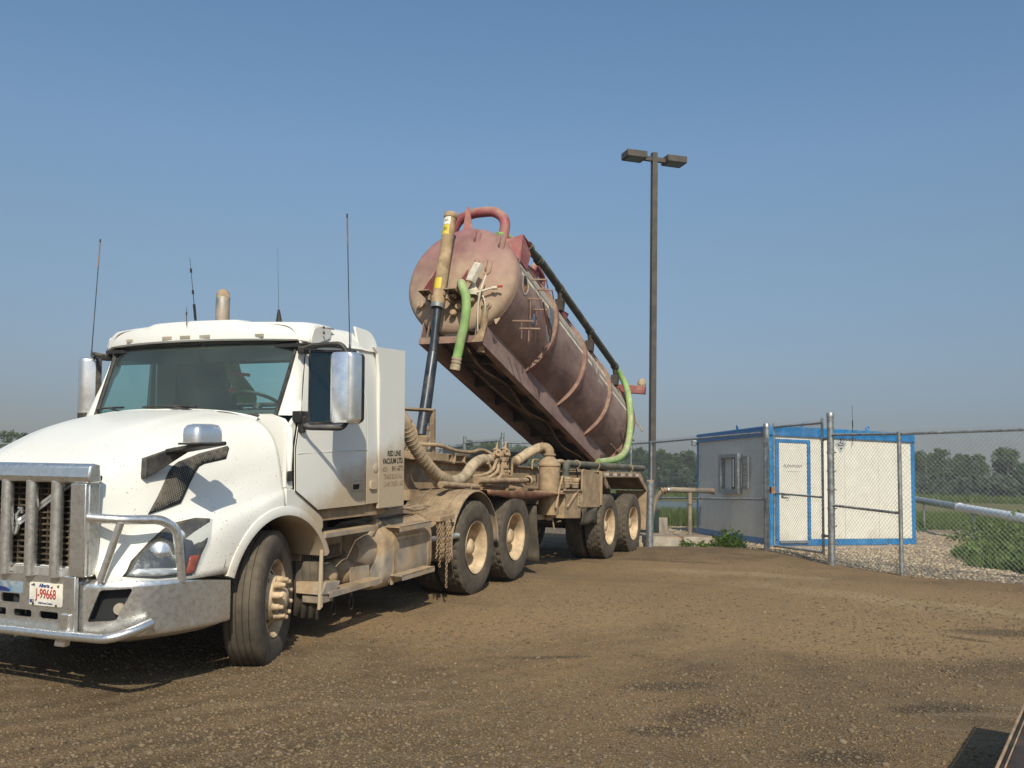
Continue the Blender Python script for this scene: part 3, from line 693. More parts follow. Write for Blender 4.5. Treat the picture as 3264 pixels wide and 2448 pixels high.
def fence(name, pts, hs, label, mid=None, posts_r=.03, barbs=.05, cell=.068):
    rt = thing(name, label, 'fence', (pts[0][0], pts[0][1], 0)); rt.location = (0, 0, 0)
    mb = MB(False); rl = MB(False)
    for i in range(len(pts)-1):
        a, b = pts[i], pts[i+1]; za, zb = gzs(*a), gzs(*b)
        link_panel(mb, (a[0], a[1], 0), (b[0], b[1], 0), za+.03, zb+.03, min(hs[i], hs[i+1])-.04, barbs=barbs, cell=cell)
        r2 = MB(False); r2.cyl((a[0], a[1], za+hs[i]-.02), (b[0], b[1], zb+hs[i+1]-.02), .021, n=10); part('top_rail', r2, 'galv', rt)
        if mid and mid[i]: r3 = MB(False); r3.cyl((a[0], a[1], za+mid[i][0]), (b[0], b[1], zb+mid[i][1]), .021, n=10); part('brace_rail', r3, 'galv', rt)
    o = part('chain_link_mesh', mb, 'wire', rt, smooth=0, fix=False, kind='stuff')
    for i, q in enumerate(pts):
        if posts_r: post(rt, q[0], q[1], gzs(*q), hs[i]+.01, posts_r, False)
    return rt
gR, gL = (5.19, 15.1), (4.70, 17.1)
fr_ = fence('chain_link_fence', [gR, (5.72, 13.7), (7.55, 11.55), (9.6, 8.6)], [2.10, 2.08, 2.08, 2.08], 'chain link fence right of the gate, running towards the camera', [(.95, .90), None, None])
post(fr_, *gR, gzs(*gR), 2.42, .055, name='gate_post'); bands(fr_, *gR, [.35, .62, .9, 1.2, 1.5, 1.8], .055)
fl_ = fence('chain_link_fence', [gL, (3.13, 20.7), (2.77, 21.4), (-.2, 22.7)], [2.16, 2.16, 2.16, 2.14], 'chain link fence left of the gate, passing behind the concrete slab', [(.92, .92), (.92, .92), None])
post(fl_, *gL, gzs(*gL), 2.28, .055, name='gate_post'); bands(fl_, *gL, [.45, .7, 1.0, 1.3, 1.6, 1.9], .055)
fb_ = fence('chain_link_fence', [(-1.23, 24.9), (-2.1, 29), (-12, 32), (-30, 33)], [2.14, 2.14, 2.1, 2.1], 'distant chain link fence seen behind the tractor frame')
# leaf gate between the two big posts
def gate(name, A, B, z0, z1, label, cell=.068, midh=.96, arms=True):
    rt = thing(name, label, 'gate'); A = Vector((*A, 0)); B = Vector((*B, 0))
    fm = MB(False)
    for e in (A, B): m_ = MB(False); m_.cyl((e.x, e.y, z0), (e.x, e.y, z1+.06), .021, n=12); part('gate_upright', m_, 'galv', rt)
    for z in (z0+.03, z1-.02): m_ = MB(False); m_.cyl((A.x, A.y, z), (B.x, B.y, z), .021, n=12); part('gate_rail', m_, 'galv', rt)
    m_ = MB(False); m_.cyl((A.x, A.y, z0+midh), (B.x, B.y, z0+midh-.04), .017, n=10); part('gate_rail', m_, 'galv', rt)
    mb = MB(False); link_panel(mb, A, B, z0, z0, z1-z0-.01, cell); part('chain_link_mesh', mb, 'wire', rt, smooth=0, fix=False, kind='stuff')
    return rt
gt = gate('leaf_gate', (4.73, 16.72), (5.13, 15.32), .15, 2.31, 'narrow chain link gate leaf closed between the two thick posts')
for z in (.45, 2.02):
    m_ = MB(False); m_.cyl((5.13, 15.32, z), (5.19, 15.1, z), .022, n=10); m_.lathe((5.13, 15.32, z), (0, 0, 1), [(-.03, .022), (-.03, .032), (.03, .032), (.03, .022)], 12); part('hinge', m_, 'galv', gt)
m_ = MB(False); m_.box((4.67, 16.68, 1.10), (4.74, 16.80, 1.22)); m_.cyl((4.72, 16.7, 1.16), (4.72, 17.02, 1.16), .012, n=8); part('latch', m_, 'rust', gt)
g2 = gate('leaf_gate', (-.25, 22.75), (-1.2, 24.8), .12, 2.2, 'distant chain link gate seen over the hose behind the tractor')
m_ = MB(False); m_.cyl((-.2, 22.7, -.3), (-.2, 22.7, 2.38), .045, n=12); part('gate_post', m_, 'galv', fl_)
m_ = MB(False); m_.cyl((-1.23, 24.9, -.3), (-1.23, 24.9, 2.36), .045, n=12); part('gate_post', m_, 'galv', fb_)

# ------------------------------------------------------------------ blue and cream shed
Cn = Vector((5.33, 19.17, 0)); Rn = Vector((9.04, 20.84, 0)); Ln = Vector((4.70, 23.49, 0)); Hn = 2.44
ea = (Rn-Cn).normalized(); eb = (Ln-Cn).normalized(); LA = (Rn-Cn).length; LB = (Ln-Cn).length
na = Vector((ea.y, -ea.x, 0)); nb = Vector((-eb.y, eb.x, 0))     # outward normals of the two visible walls
sh = thing('portable_shed', 'cream metal shed with bright blue frame and a blue-framed door', 'shed')
def PA(s, z, d=0): q = Cn+ea*s+na*d; return (q.x, q.y, z+.02)
def PB(s, z, d=0): q = Cn+eb*s+nb*d; return (q.x, q.y, z+.02)
opp = Rn+Ln-Cn
def wallbox(m, P, s0, s1, z0, z1, d0, d1): m.prism([P(s0, z0, d0), P(s1, z0, d0), P(s1, z1, d0), P(s0, z1, d0)], Vector(P(0, 0, d1))-Vector(P(0, 0, d0)))
npan = 4
for k in range(npan):
    m = MB(False); a0, a1 = .1+(LA-.2)*k/npan+.004, .1+(LA-.2)*(k+1)/npan-.004
    wallbox(m, PA, a0, a1, .13, Hn-.17, -.06, -.012); part('wall_panel', m, 'cream', sh, bevel=.004)
for k in range(npan):
    m = MB(False); a0, a1 = .1+(LB-.2)*k/npan+.004, .1+(LB-.2)*(k+1)/npan-.004
    wallbox(m, PB, a0, a1, .13, Hn-.17, -.06, -.012); part('wall_panel', m, 'cream', sh, bevel=.004)
m = MB(False); q = [Cn, Rn, opp, Ln]; cc = (Cn+opp)/2
inn = [cc+(p-cc)*.965 for p in q]; m.prism([(p.x, p.y, .03) for p in inn], (0, 0, Hn-.1)); part('back_walls', m, 'cream', sh)
for P, L in ((PA, LA), (PB, LB)):
    m = MB(False); wallbox(m, P, 0, L, 0, .125, -.08, .004); part('bottom_beam', m, 'blue', sh, bevel=.006)
    m = MB(False); wallbox(m, P, -.012, L+.012, Hn-.17, Hn, -.08, .012); part('top_beam', m, 'blue', sh, bevel=.006)
    m = MB(False); wallbox(m, P, -.03, L+.03, Hn-.185, Hn-.172, -.04, .035); part('drip_rail', m, 'blue', sh)
for P, s0, s1 in ((PA, .002, .10), (PA, LA-.11, LA), (PB, .002, .10), (PB, LB-.11, LB)):
    m = MB(False); wallbox(m, P, s0, s1, .127, Hn-.187, -.08, .002); part('corner_post', m, 'blue', sh, bevel=.005)
m = MB(False); out = [cc+(p-cc)*1.004 for p in q]; m.prism([(p.x, p.y, Hn+.02) for p in out], (0, 0, .015)); part('roof', m, 'blue', sh)
for s, P in ((.91, PA), (2.71, PA), (1.79, PB)):
    m = MB(False); c0 = Vector(P(s, Hn+.07, -.03)); ax = na if P is PA else nb; e1 = ea if P is PA else eb
    pts = [c0+e1*.045*math.cos(t)+Vector((0, 0, .045*math.sin(t))) for t in [i*2*math.pi/14 for i in range(15)]]
    m.tube(pts, .014, 8, False); m.box((c0.x-.05, c0.y-.02, Hn+.02), (c0.x+.05, c0.y+.02, Hn+.04)); part('lifting_eye', m, 'blue', sh)
# door
m = MB(False); wallbox(m, PA, .245, .975, .10, 2.11, -.012, .010); dr = part('door', m, 'cream', sh, bevel=.006)
fm = MB(False)
for s0, s1, z0, z1 in ((.155, .228, .127, 2.19), (.992, 1.065, .127, 2.19), (.2285, .9915, 2.117, 2.19)): wallbox(fm, PA, s0, s1, z0, z1, -.012, .022)
part('door_frame', fm, 'blue', sh, bevel=.004)
m = MB(False); wallbox(m, PA, .24, .98, .055, .095, 0, .05); part('threshold', m, 'greyp', sh)
m = MB(False); p0 = Vector(PA(.31, 1.03, .01)); m.bar(p0, p0+na*.06, .03, .03); m.bar(p0+na*.06, p0+na*.06+ea*.12, .02, .02); m.prism([PA(.285, .98, .0105), PA(.335, .98, .0105), PA(.335, 1.08, .0105), PA(.285, 1.08, .0105)], na*.008); part('door_handle', m, 'galv', dr)
m = MB(False); m.tube([Vector(PA(.40, 1.03, .075)), Vector(PA(.46, 1.03, .075)), Vector(PA(.46, .98, .075)), Vector(PA(.40, .98, .075))], .006, 6, False); part('padlock', m, 'galv', dr)
text('lettering', 'FLOWPOINT', .085, 'greyp', dr, Vector(PA(.60, 1.63, .0125)), ea, (0, 0, 1), 1.0, .001)
m = MB(False); wallbox(m, PA, .45, .75, 1.518, 1.524, .0105, .012); part('underline', m, 'greyp', dr)
# hazard diamond and whip aerial
m = MB(False); r = .2; m.prism([PA(1.92-r*.85, 2.15, -.010), PA(1.92, 2.15-r, -.010), PA(1.92+r*.85, 2.15, -.010), PA(1.92, 2.15+r, -.010)], na*.006); sg = part('hazard_sign', m, 'lensw', sh)
m = MB(False)
for (x0, z0, x1, z1) in ((0, .11, 0, .06), (-.02, .03, .03, .0), (-.09, 0, -.04, -.02), (.03, .01, .09, -.01), (-.03, .02, .01, .05), (-.08, -.04, .08, -.04), (-.02, -.09, 0, -.12), (.02, -.09, 0, -.12)):
    m.bar(PA(1.92+x0, 2.15+z0, -.002), PA(1.92+x1, 2.15+z1, -.002), .012, .012, na)
part('sign_symbol', m, 'letters', sg)
ar = MB(False); ar.tube([PA(2.21, 2.14, .02), PA(2.21, 2.14, .05), PA(2.21, 2.5, .05)], .006, 6); ar.cyl(PA(2.21, 2.5, .05), PA(2.21, 2.66, .05), .012, n=8); ar.cyl(PA(2.21, 2.66, .05), PA(2.205, 3.0, .05), .004, n=6); part('whip_aerial', ar, 'black', sh)
# service window box on the left wall
m = MB(False)
m.sheet([(1.45, 1.02), (2.61, 1.02), (2.61, 1.91), (1.45, 1.91)], [[(1.60, 1.12), (2.46, 1.12), (2.46, 1.83), (1.60, 1.83)]], lambda a, b, t: PB(a, b, .02+t), .09); wb = part('window_box', m, 'galv', sh, bevel=.004)
m = MB(False); wallbox(m, PB, 1.60, 1.92, 1.12, 1.83, .0, .06); part('reader_panel', m, 'dark', wb)
m = MB(False); wallbox(m, PB, 1.66, 1.74, 1.17, 1.80, .062, .13); part('reader_edge', m, 'greyp', wb)
m = MB(False); wallbox(m, PB, 1.93, 2.46, 1.12, 1.83, -.008, .004); part('backing_panel', m, 'cream', wb)
m = MB(False); m.sheet([(1.0, 1.14), (1.40, 1.14), (1.40, 1.84), (1.0, 1.84)], [[(1.05, 1.19), (1.36, 1.19), (1.36, 1.80), (1.05, 1.80)]], lambda a, b, t: PB(a, b, .03+t), .03)
for z in (1.3, 1.42, 1.54, 1.66): m.prism([PB(1.05, z, .035), PB(1.36, z, .035), PB(1.36, z+.012, .035), PB(1.05, z+.012, .035)], nb*.01)
part('wire_guard', m, 'greyp', sh)
m = MB(False); m.tube([PB(4.11, .2, .015), PB(4.11, 1.95, .015)], .012, 8)
for z in (.6, 1.2, 1.69): wallbox(m, PB, 4.08, 4.14, z, z+.05, 0, .03)
part('conduit', m, 'greyp', sh)
m = MB(False); m.box((4.58, 23.45, 2.20), (4.70, 23.62, 2.33)); part('wall_lamp', m, 'galv', sh, bevel=.01)
# white concrete pad the shed sits on
m = MB(False); q2 = [Cn-ea*.25-eb*.35, Rn+ea*.25-eb*.35, opp+ea*.25+eb*.2, Ln-ea*.25+eb*.2]; m.prism([(p.x, p.y, -.12) for p in q2], (0, 0, .135)); tag(part('concrete_pad', m, 'concrete', bevel=.01), 'thin pale concrete pad under the cream and blue shed', 'concrete pad')

# ------------------------------------------------------------------ lamp post
lp = thing('lamp_post', 'tall square bronze-brown lamp post with two box lamp heads', 'lamp post', (3.65, 24, 0), (0, 0, rad(17)))
m = MB(False); m.box((-.072, -.072, -.05), (.072, .072, 9.98)); part('pole', m, 'brown', lp, bevel=.006)
m = MB(False); m.box((-.15, -.15, -.05), (.15, .15, .03)); part('base_plate', m, 'brown', lp)
for sx in (-1, 1):
    m = MB(False); m.box((min(sx*.074, sx*.33), -.05, 9.74), (max(sx*.074, sx*.33), .05, 9.86)); part('arm', m, 'brown', lp, bevel=.004)
    x0, x1 = sorted((sx*.30, sx*.86)); m = MB(False); m.box((x0, -.22, 9.74), (x1, .22, 9.92)); h = part('lamp_head', m, 'brown', lp, bevel=.012)
    m = MB(False); m.sheet([(x0+.02, -.2), (x1-.02, -.2), (x1-.02, .2), (x0+.02, .2)], [rrect(x0+.07, -.15, x1-.07, .15, .04)], lambda a, b, t: (a, b, 9.738-t), .012); part('lens_frame', m, 'brown', h)
    m = MB(False); m.box((x0+.05, -.17, 9.728), (x1-.05, .17, 9.737)); part('lens', m, 'lensg', h) if 'lensg' in M_ else part('lens', m, 'greyp', h)

# ------------------------------------------------------------------ bollard, slabs, standpipe, bin
bz = gzs(2.70, 18.0)
b_ = thing('bollard', 'thick galvanised steel bollard behind the rear trailer wheel', 'bollard', (2.70, 18.0, bz))
m = MB(False); m.cyl((0, 0, -.2), (0, 0, 1.25), .073, n=28); part('post', m, 'galv', b_)
m = MB(False); m.lathe((0, 0, 1.25), (0, 0, 1), [(-.015, .074), (.0, .076), (.012, .066), (.022, .04), (.026, 0)], 28); part('concrete_fill', m, 'concrete', b_)
z0 = .03
m = MB(False); m.prism([(2.45, 18.3, -.1), (3.375, 18.3, -.1), (3.375, 19.45, -.1), (2.45, 19.6, -.1)], (0, 0, .31)); tag(part('concrete_slab', m, 'concrete', bevel=.012), 'left concrete slab beside the galvanised bollard', 'concrete slab')
m = MB(False); m.prism([(3.405, 18.3, -.1), (3.95, 18.3, -.1), (3.88, 19.4, -.1), (3.405, 19.45, -.1)], (0, 0, .315)); tag(part('concrete_slab', m, 'concrete', bevel=.012), 'right concrete slab carrying the foot of the standpipe', 'concrete slab')
m = MB(False); m.box((3.378, 18.285, .0), (3.402, 18.31, .222)); m.bar((3.39, 18.295, .216), (3.12, 18.36, .216), .025, .012); tag(part('rusty_angle_iron', m, 'rust'), 'rusty angle iron in the joint between the two concrete slabs', 'steel strip')
sp_ = thing('standpipe', 'dusty horizontal pipe on a post with a hose elbow over the slab', 'pipe stand', (3.7, 19.2, .2))
m = MB(False); m.cyl((0, 0, -.02), (0, 0, .86), .043, n=18); m.lathe((0, 0, 0), (0, 0, 1), [(0, .043), (0, .08), (.015, .08), (.015, .043)], 18); part('post', m, 'pipeg', sp_)
m = MB(False); m.cyl((-.42, 0, .91), (.42, 0, .905), .055, n=18); part('pipe', m, 'pipeg', sp_)
m = MB(False); m.tube([(.42, 0, .905), (.50, 0, .90)], .066, 16); part('pipe_end', m, 'tan2', sp_)
P_ = spline([(-.42, 0, .91), (-.55, 0, .88), (-.68, 0, .75), (-.74, 0, .58), (-.78, 0, .38), (-.80, 0, .12), (-.80, 0, 0)], 5); pp, rr_ = ribbed(P_, .050, .006, .03, 14); m = MB(False); m.tube(pp, rr_, 14); part('elbow_hose', m, 'pipeg', sp_)
for x in (-.58, -.52, -.44):
    m = MB(False); m.lathe((x, 0, .905 if x > -.5 else .885), (1, 0, .15), [(-.012, .055), (-.012, .07), (.012, .07), (.012, .055)], 16); part('clamp', m, 'rust' if x < -.5 else 'galv', sp_)
m = MB(False); m.bar((.1, 0, .97), (.02, -.04, .99), .02, .01); m.lathe((0, 0, .62), (0, 0, 1), [(-.01, .043), (-.01, .052), (.01, .052), (.01, .043)], 14); part('lever', m, 'frame', sp_)
gb = thing('green_bin', 'dark green bin behind the bollard', 'bin', (3.28, 22, gzs(3.28, 22)))
m = MB(False); m.lathe((0, 0, 0), (0, 0, 1), [(0, 0), (0, .21), (.56, .235), (.56, .24), (.58, .24)], 20); part('body', m, 'gbin', gb)
m = MB(False); m.lathe((0, 0, .58), (0, 0, 1), [(0, .25), (.03, .25), (.08, .2), (.1, 0)], 20); part('lid', m, 'black', gb)
m = MB(False); z_ = gzs(3.6, 22); m.box((3.50, 21.9, z_-.05), (3.70, 22.15, z_+.44)); m.bar((3.57, 21.89, z_+.42), (3.66, 21.89, z_), .02, .01, (0, -1, 0)); tag(part('stone_block', m, 'concrete', bevel=.02), 'upright grey concrete block beside the green bin', 'concrete block')
m = MB(False); m.cyl((2.36, 18.5, .06), (2.52, 18.1, .05), .045, n=14); m.cyl((2.52, 18.1, .05), (2.54, 18.06, .05), .055, n=14); tag(part('pipe_stub', m, 'hose'), 'short dusty pipe stub on the ground left of the bollard', 'pipe')
# silver pipeline
pl = thing('silver_pipeline', 'long shiny silver jacketed pipe on short posts right of the shed', 'pipeline', (0, 0, 0))
A, B = Vector((13.2, 30.5, .90)), Vector((10.2, 17.0, .62)); j = A.lerp(B, .42)
m = MB(False); m.cyl(A, j, .105, n=24); part('pipe_section', m, 'galv', pl, label='duller grey far section of the pipe')
m = MB(False); m.cyl(j+(B-A)*.001, B+(B-A)*.2, .103, n=24); part('pipe_section', m, 'silver', pl, label='near section of the pipe, its white reflection put into the colour')
m = MB(False); m.lathe(j, B-A, [(-.03, .105), (-.03, .118), (.03, .118), (.03, .105)], 24); part('joint_band', m, 'silver', pl)
for t in (.1, .52, .97):
    q = A.lerp(B, t); m = MB(False); m.cyl((q.x, q.y, -.05), (q.x, q.y, q.z-.09), .03, n=10); m.box((q.x-.09, q.y-.05, q.z-.115), (q.x+.09, q.y+.05, q.z-.09)); part('support_post', m, 'galv', pl)

# ------------------------------------------------------------------ dark deck of another vehicle at the right edge
ve = thing('flat_deck', 'dark steel side of a flat deck with worn trim, bottom right corner', 'vehicle deck', (3.03, 5.31, 0), (0, 0, -rad(33.05)))
# local y = away from camera along the edge, x = to the right; far left corner at origin
g0 = gzs(2.97, 5.6)-.02
m = MB(False); m.box((.0, -5.2, g0+.10), (2.0, 0, g0+.63)); part('deck_side', m, 'vehicle', ve, bevel=.01)
m = MB(False); m.box((-.004, -5.21, g0+.632), (.006, .012, g0+.642)); m.box((.018, -5.21, g0+.632), (.024, .012, g0+.638)); part('edge_trim', m, 'trim', ve, bevel=.004)
m = MB(False); m.box((-.010, -5.2, g0+.585), (-.0015, 0, g0+.603)); part('trim_strip', m, 'trim', ve)
for yy in (-1.0, -4.3):
    m = MB(False); m.lathe((.30, yy, g0+.16), (1, 0, 0), [(-.1, .0), (-.1, .1), (-.1, .15), (.1, .15), (.1, 0)], 24); part('wheel', m, 'tyre', ve)
    m = MB(False); m.lathe((1.7, yy, g0+.16), (1, 0, 0), [(-.1, .0), (-.1, .1), (-.1, .15), (.1, .15), (.1, 0)], 24); part('wheel', m, 'tyre', ve)

# ------------------------------------------------------------------ smoky air
hz = MB(False); hz.box((-415, -64, -2.4), (415, 425, 12.5)); hzm = D.materials.new('smoky_air'); hzm.use_nodes = True; ht = hzm.node_tree; ht.nodes.clear()
ho = ht.nodes.new('ShaderNodeOutputMaterial'); pv = ht.nodes.new('ShaderNodeVolumePrincipled'); pv.inputs['Color'].default_value = (.80, .84, .90, 1); pv.inputs['Density'].default_value = HAZE; pv.inputs['Anisotropy'].default_value = 0.0
ht.links.new(pv.outputs[0], ho.inputs['Volume']); M_['haze'] = hzm
if HAZE > 0: o = part('haze', hz, 'haze', smooth=0); tag(o, 'thin smoky haze in the air over the yard and fields', 'haze', kind='stuff')
HS=[(-5.0,[(0,1.5),(.27,1.495),(.48,1.48),(.58,1.43),(.635,1.32),(.66,1.17),(.68,1.03),(.71,.93),(.75,.86),(.77,.8)]),
(-4.9,[(0,1.585),(.28,1.58),(.5,1.56),(.62,1.5),(.69,1.38),(.725,1.2),(.755,1.06),(.82,.96),(.89,.88),(.92,.8)]),
(-4.65,[(0,1.71),(.3,1.705),(.53,1.675),(.7,1.6),(.79,1.48),(.84,1.33),(.88,1.18),(.97,1.06),(1.06,.94),(1.09,.8)]),
(-4.3,[(0,1.845),(.33,1.84),(.57,1.81),(.76,1.73),(.87,1.61),(.93,1.47),(.98,1.32),(1.09,1.2),(1.17,1.08),(1.19,.8)]),
(-3.9,[(0,1.925),(.35,1.92),(.62,1.9),(.84,1.83),(.95,1.72),(1.02,1.58),(1.06,1.43),(1.12,1.29),(1.19,1.18),(1.2,.8)]),
(-3.57,[(0,1.96),(.35,1.96),(.65,1.945),(.9,1.89),(1.03,1.8),(1.1,1.68),(1.14,1.52),(1.165,1.37),(1.19,1.25),(1.2,.8)])]
def sec(u):
    us=[s[0] for s in HS]
    u=min(max(u,us[0]),us[-1])
    n=len(us);i=max(0,min(n-2,np.searchsorted(us,u)-1));t=(u-us[i])/(us[i+1]-us[i])
    A=np.array([s[1] for s in HS])
    # cubic hermite, finite diff tangents
    def tan(k):
        a=max(0,k-1);b=min(n-1,k+1);return (A[b]-A[a])/(us[b]-us[a])
    h=us[i+1]-us[i];m0=tan(i)*h;m1=tan(i+1)*h
    t2=t*t;t3=t2*t
    return (2*t3-3*t2+1)*A[i]+(t3-2*t2+t)*m0+(-2*t3+3*t2)*A[i+1]+(t3-t2)*m1
def hv(u,w):
    s=sec(u)
    ws=s[::-1,1];vs=s[::-1,0]
    return float(np.interp(w,ws,vs))
# ================================================================== TRACTOR
O_T = Vector((-1.475, 11.075, -0.03))
TR = thing('semi_truck', 'white dusty day-cab lorry tractor with aluminium bull bar, front left', 'truck', M=frame_matrix(O_T, 22, 3.0))

# ---- wheels
def tyre_mesh(kind, n=120, R=.52, W=.28):
    h = W/2; m = MB()
    side = [(.105, .285), (.125, .300), (.138, .345), (h, .41), (h, .455), (h*.95, .490), (h*.86, .508)]
    if kind == 'steer': tread = [(.112, 'e'), (.078, 't'), (.076, 'g'), (.068, 'g'), (.066, 't'), (.030, 't'), (.028, 'g'), (.020, 'g'), (.018, 't'), (-.018, 't'), (-.020, 'g'), (-.028, 'g'), (-.030, 't'), (-.066, 't'), (-.068, 'g'), (-.076, 'g'), (-.078, 't'), (-.112, 'e')]
    else: tread = [(.120, 's'), (.112, 's'), (.075, 's'), (.072, 'g'), (.064, 'g'), (.061, 'z'), (.022, 'z'), (.019, 'g'), (.012, 'g'), (.009, 'y'), (-.030, 'y'), (-.034, 'g'), (-.042, 'g'), (-.045, 'w'), (-.075, 'w'), (-.112, 's'), (-.120, 's')]
    prof = [(t, r, 'f') for t, r in side]+[(t, R, c) for t, c in tread]+[(-t, r, 'f') for t, r in reversed(side)]
    rings = []
    for t, r, c in prof:
        ring = []
        for k in range(n):
            a = 2*math.pi*k/n; rr = r; tt = t
            if c == 'g': rr = r-.012; tt = t+(.004 if kind == 'drive' and k % 4 < 2 else 0)
            if c == 'e': rr = r-.003
            if c == 's': rr = r-(.016 if k % 4 == 3 else .002)
            if c == 'z': rr = r-(.010 if k % 4 == 1 else 0)
            if c == 'y': rr = r-(.010 if k % 4 == 2 else 0)
            if c == 'w': rr = r-(.010 if k % 4 == 0 else 0)
            ring.append(m.p((rr*math.cos(a), tt, rr*math.sin(a))))
        rings.append(ring)
    for i in range(len(rings)-1):
        for k in range(n): m.f.append((rings[i][k], rings[i][(k+1)%n], rings[i+1][(k+1)%n], rings[i+1][k]))
    return m
def wheel_steer():
    m = MB(); m.lathe((0, 0, 0), (0, 1, 0), [(-.12, .288), (-.09, .27), (.0, .25), (.06, .25), (.085, .265), (.11, .272), (.122, .285), (.128, .292), (.122, .297)], 56)
    # disc with ten hand holes
    o = []
    rim = [(.03, .25), (.06, .235)]
    m.lathe((0, 0, 0), (0, 1, 0), [(.03, .252), (.045, .246), (.055, .243)], 56)
    n = 60; prof = [(.055, .243), (.066, .232), (.085, .205), (.100, .183), (.118, .170), (.135, .160), (.138, .115), (.138, .08)]
    rings = [[m.p((r*math.cos(2*math.pi*k/n), t, r*math.sin(2*math.pi*k/n))) for k in range(n)] for t, r in prof]
    for i in range(len(prof)-1):
        for k in range(n):
            if i in (1, 2) and k % 6 in (2, 3): continue      # hand holes
            m.f.append((rings[i][k], rings[i][(k+1)%n], rings[i+1][(k+1)%n], rings[i+1][k]))
    w_ = part('wheel', m, 'rim', TR, smooth=40)
    part('tyre', tyre_mesh('steer'), 'tyre', w_, smooth=40)
    h = MB(); h.lathe((0, 0, 0), (0, 1, 0), [(.13, .088), (.165, .086), (.20, .078), (.205, .072), (.212, .06), (.212, 0)], 28); part('hub', h, 'rim', w_, bevel=.003)
    for k in range(10):
        a = 2*math.pi*(k+.5)/10; l = MB(); c, s = math.cos(a)*.143, math.sin(a)*.143
        l.lathe((c, .136, s), (0, 1, 0), [(0, .031), (.010, .031), (.012, .027), (.050, .0255), (.054, .020), (.080, .017), (.086, .012), (.086, 0)], 12); part('lug_nut', l, 'rim', w_)
    b = MB(); b.lathe((0, 0, 0), (0, 1, 0), [(-.14, .0), (-.14, .21), (.0, .21), (.0, 0)], 28); part('brake_drum', b, 'frame', w_)
    return w_
def wheel_dual(parent, n=120):
    m = MB(); m.lathe((0, 0, 0), (0, 1, 0), [(-.128, .286), (-.115, .27), (-.09, .262), (.0, .262), (.075, .266), (.10, .272), (.118, .283), (.128, .293), (.135, .295), (.133, .286), (.12, .276), (.10, .264), (.06, .258), (-.03, .252), (-.07, .238), (-.088, .215), (-.09, .10), (-.09, 0)], 56)
    w_ = part('wheel', m, 'rim', parent, smooth=40)
    t = part('tyre', tyre_mesh('drive'), 'tyre', w_, smooth=40)
    h = MB(); h.lathe((0, 0, 0), (0, 1, 0), [(-.088, .118), (-.05, .112), (-.02, .100), (.03, .098), (.055, .092), (.078, .07), (.088, .035), (.09, 0)], 28); part('hub', h, 'rim', w_)
    l = MB()
    for k in range(10):
        a = 2*math.pi*k/10; l.cyl((math.cos(a)*.143, -.088, math.sin(a)*.143), (math.cos(a)*.143, -.045, math.sin(a)*.143), .017, n=8)
    part('lug_nuts', l, 'rim', w_)
    return w_
ws = wheel_steer(); ws.location = vx((-3.62, 1.0, .52)); ws.rotation_euler = (0, 0, rad(21))
ws2 = dup(ws, TR, vx((-3.62, -1.0, .52)), (0, 0, rad(180+21)))
WD = wheel_dual(TR); WD.location = vx((0, 1.085, .52))
dup(WD, TR, vx((1.20, 1.085, .52)), (rad(47), 0, 0))
for u_ in (0, 1.20):
    for v_, a_ in ((.76, 180), (-.76, 0), (-1.085, 180)): c = dup(WD, TR, vx((u_, v_, .52)), (rad(20*v_), 0, rad(a_)))
# flatten the contact a little: wheels sink 1 cm into the gravel
for o in TR.children:
    if o.name.startswith('wheel'): o.location.z -= .008

# ---- hood surface (shared by bonnet, lamps, vents)
def hood_pt(u, s, off=0):
    A = sec(u); j = min(int(s*9), 8); f = s*9-j; return A[j]*(1-f)+A[j+1]*f
NS = 54
def hood_rows(side, u0=-5.0, u1=-3.57, nu=52):
    rows = []
    for i in range(nu+1):
        u = u0+(u1-u0)*i/nu; A = sec(u); P = []
        # smooth the profile with Catmull-Rom
        q = spline([(a, b, 0) for a, b in A], 5)
        wb = A[-1][1]; d = u+3.61
        arch = .52+math.sqrt(max(0, .645**2-d*d)) if abs(d) < .645 else 0
        cow = .14*max(0, 1-abs(i/nu-1)*8)       # cowl drops away under the windscreen
        for k, c in enumerate(q):
            ww = max(c.y, arch, .8)
            if c.y > arch and abs(c.x) < .7: ww += .016*(1-min(1, max(0, (abs(c.x)-.36-.08*(u+5))/.06)))*min(1, (u+5)*3)
            uu = u-(.18*(1-min(1, c.x/1.05)**2) if i == nu else 0)*0
            P.append((uu, side*c.x, ww))
        rows.append(P)
    return rows
m = MB()
for side in (1, -1): m.grid(hood_rows(side))
hood = part('hood', m, 'white', TR, smooth=50, fix=True)
bm = bmesh.new(); bm.from_mesh(hood.data); bmesh.ops.remove_doubles(bm, verts=bm.verts, dist=.0012); bm.to_mesh(hood.data); bm.free()
hood.data.polygons.foreach_set('use_smooth', [True]*len(hood.data.polygons))
sd = hood.modifiers.new('thickness', 'SOLIDIFY'); sd.thickness = .012; sd.offset = -1
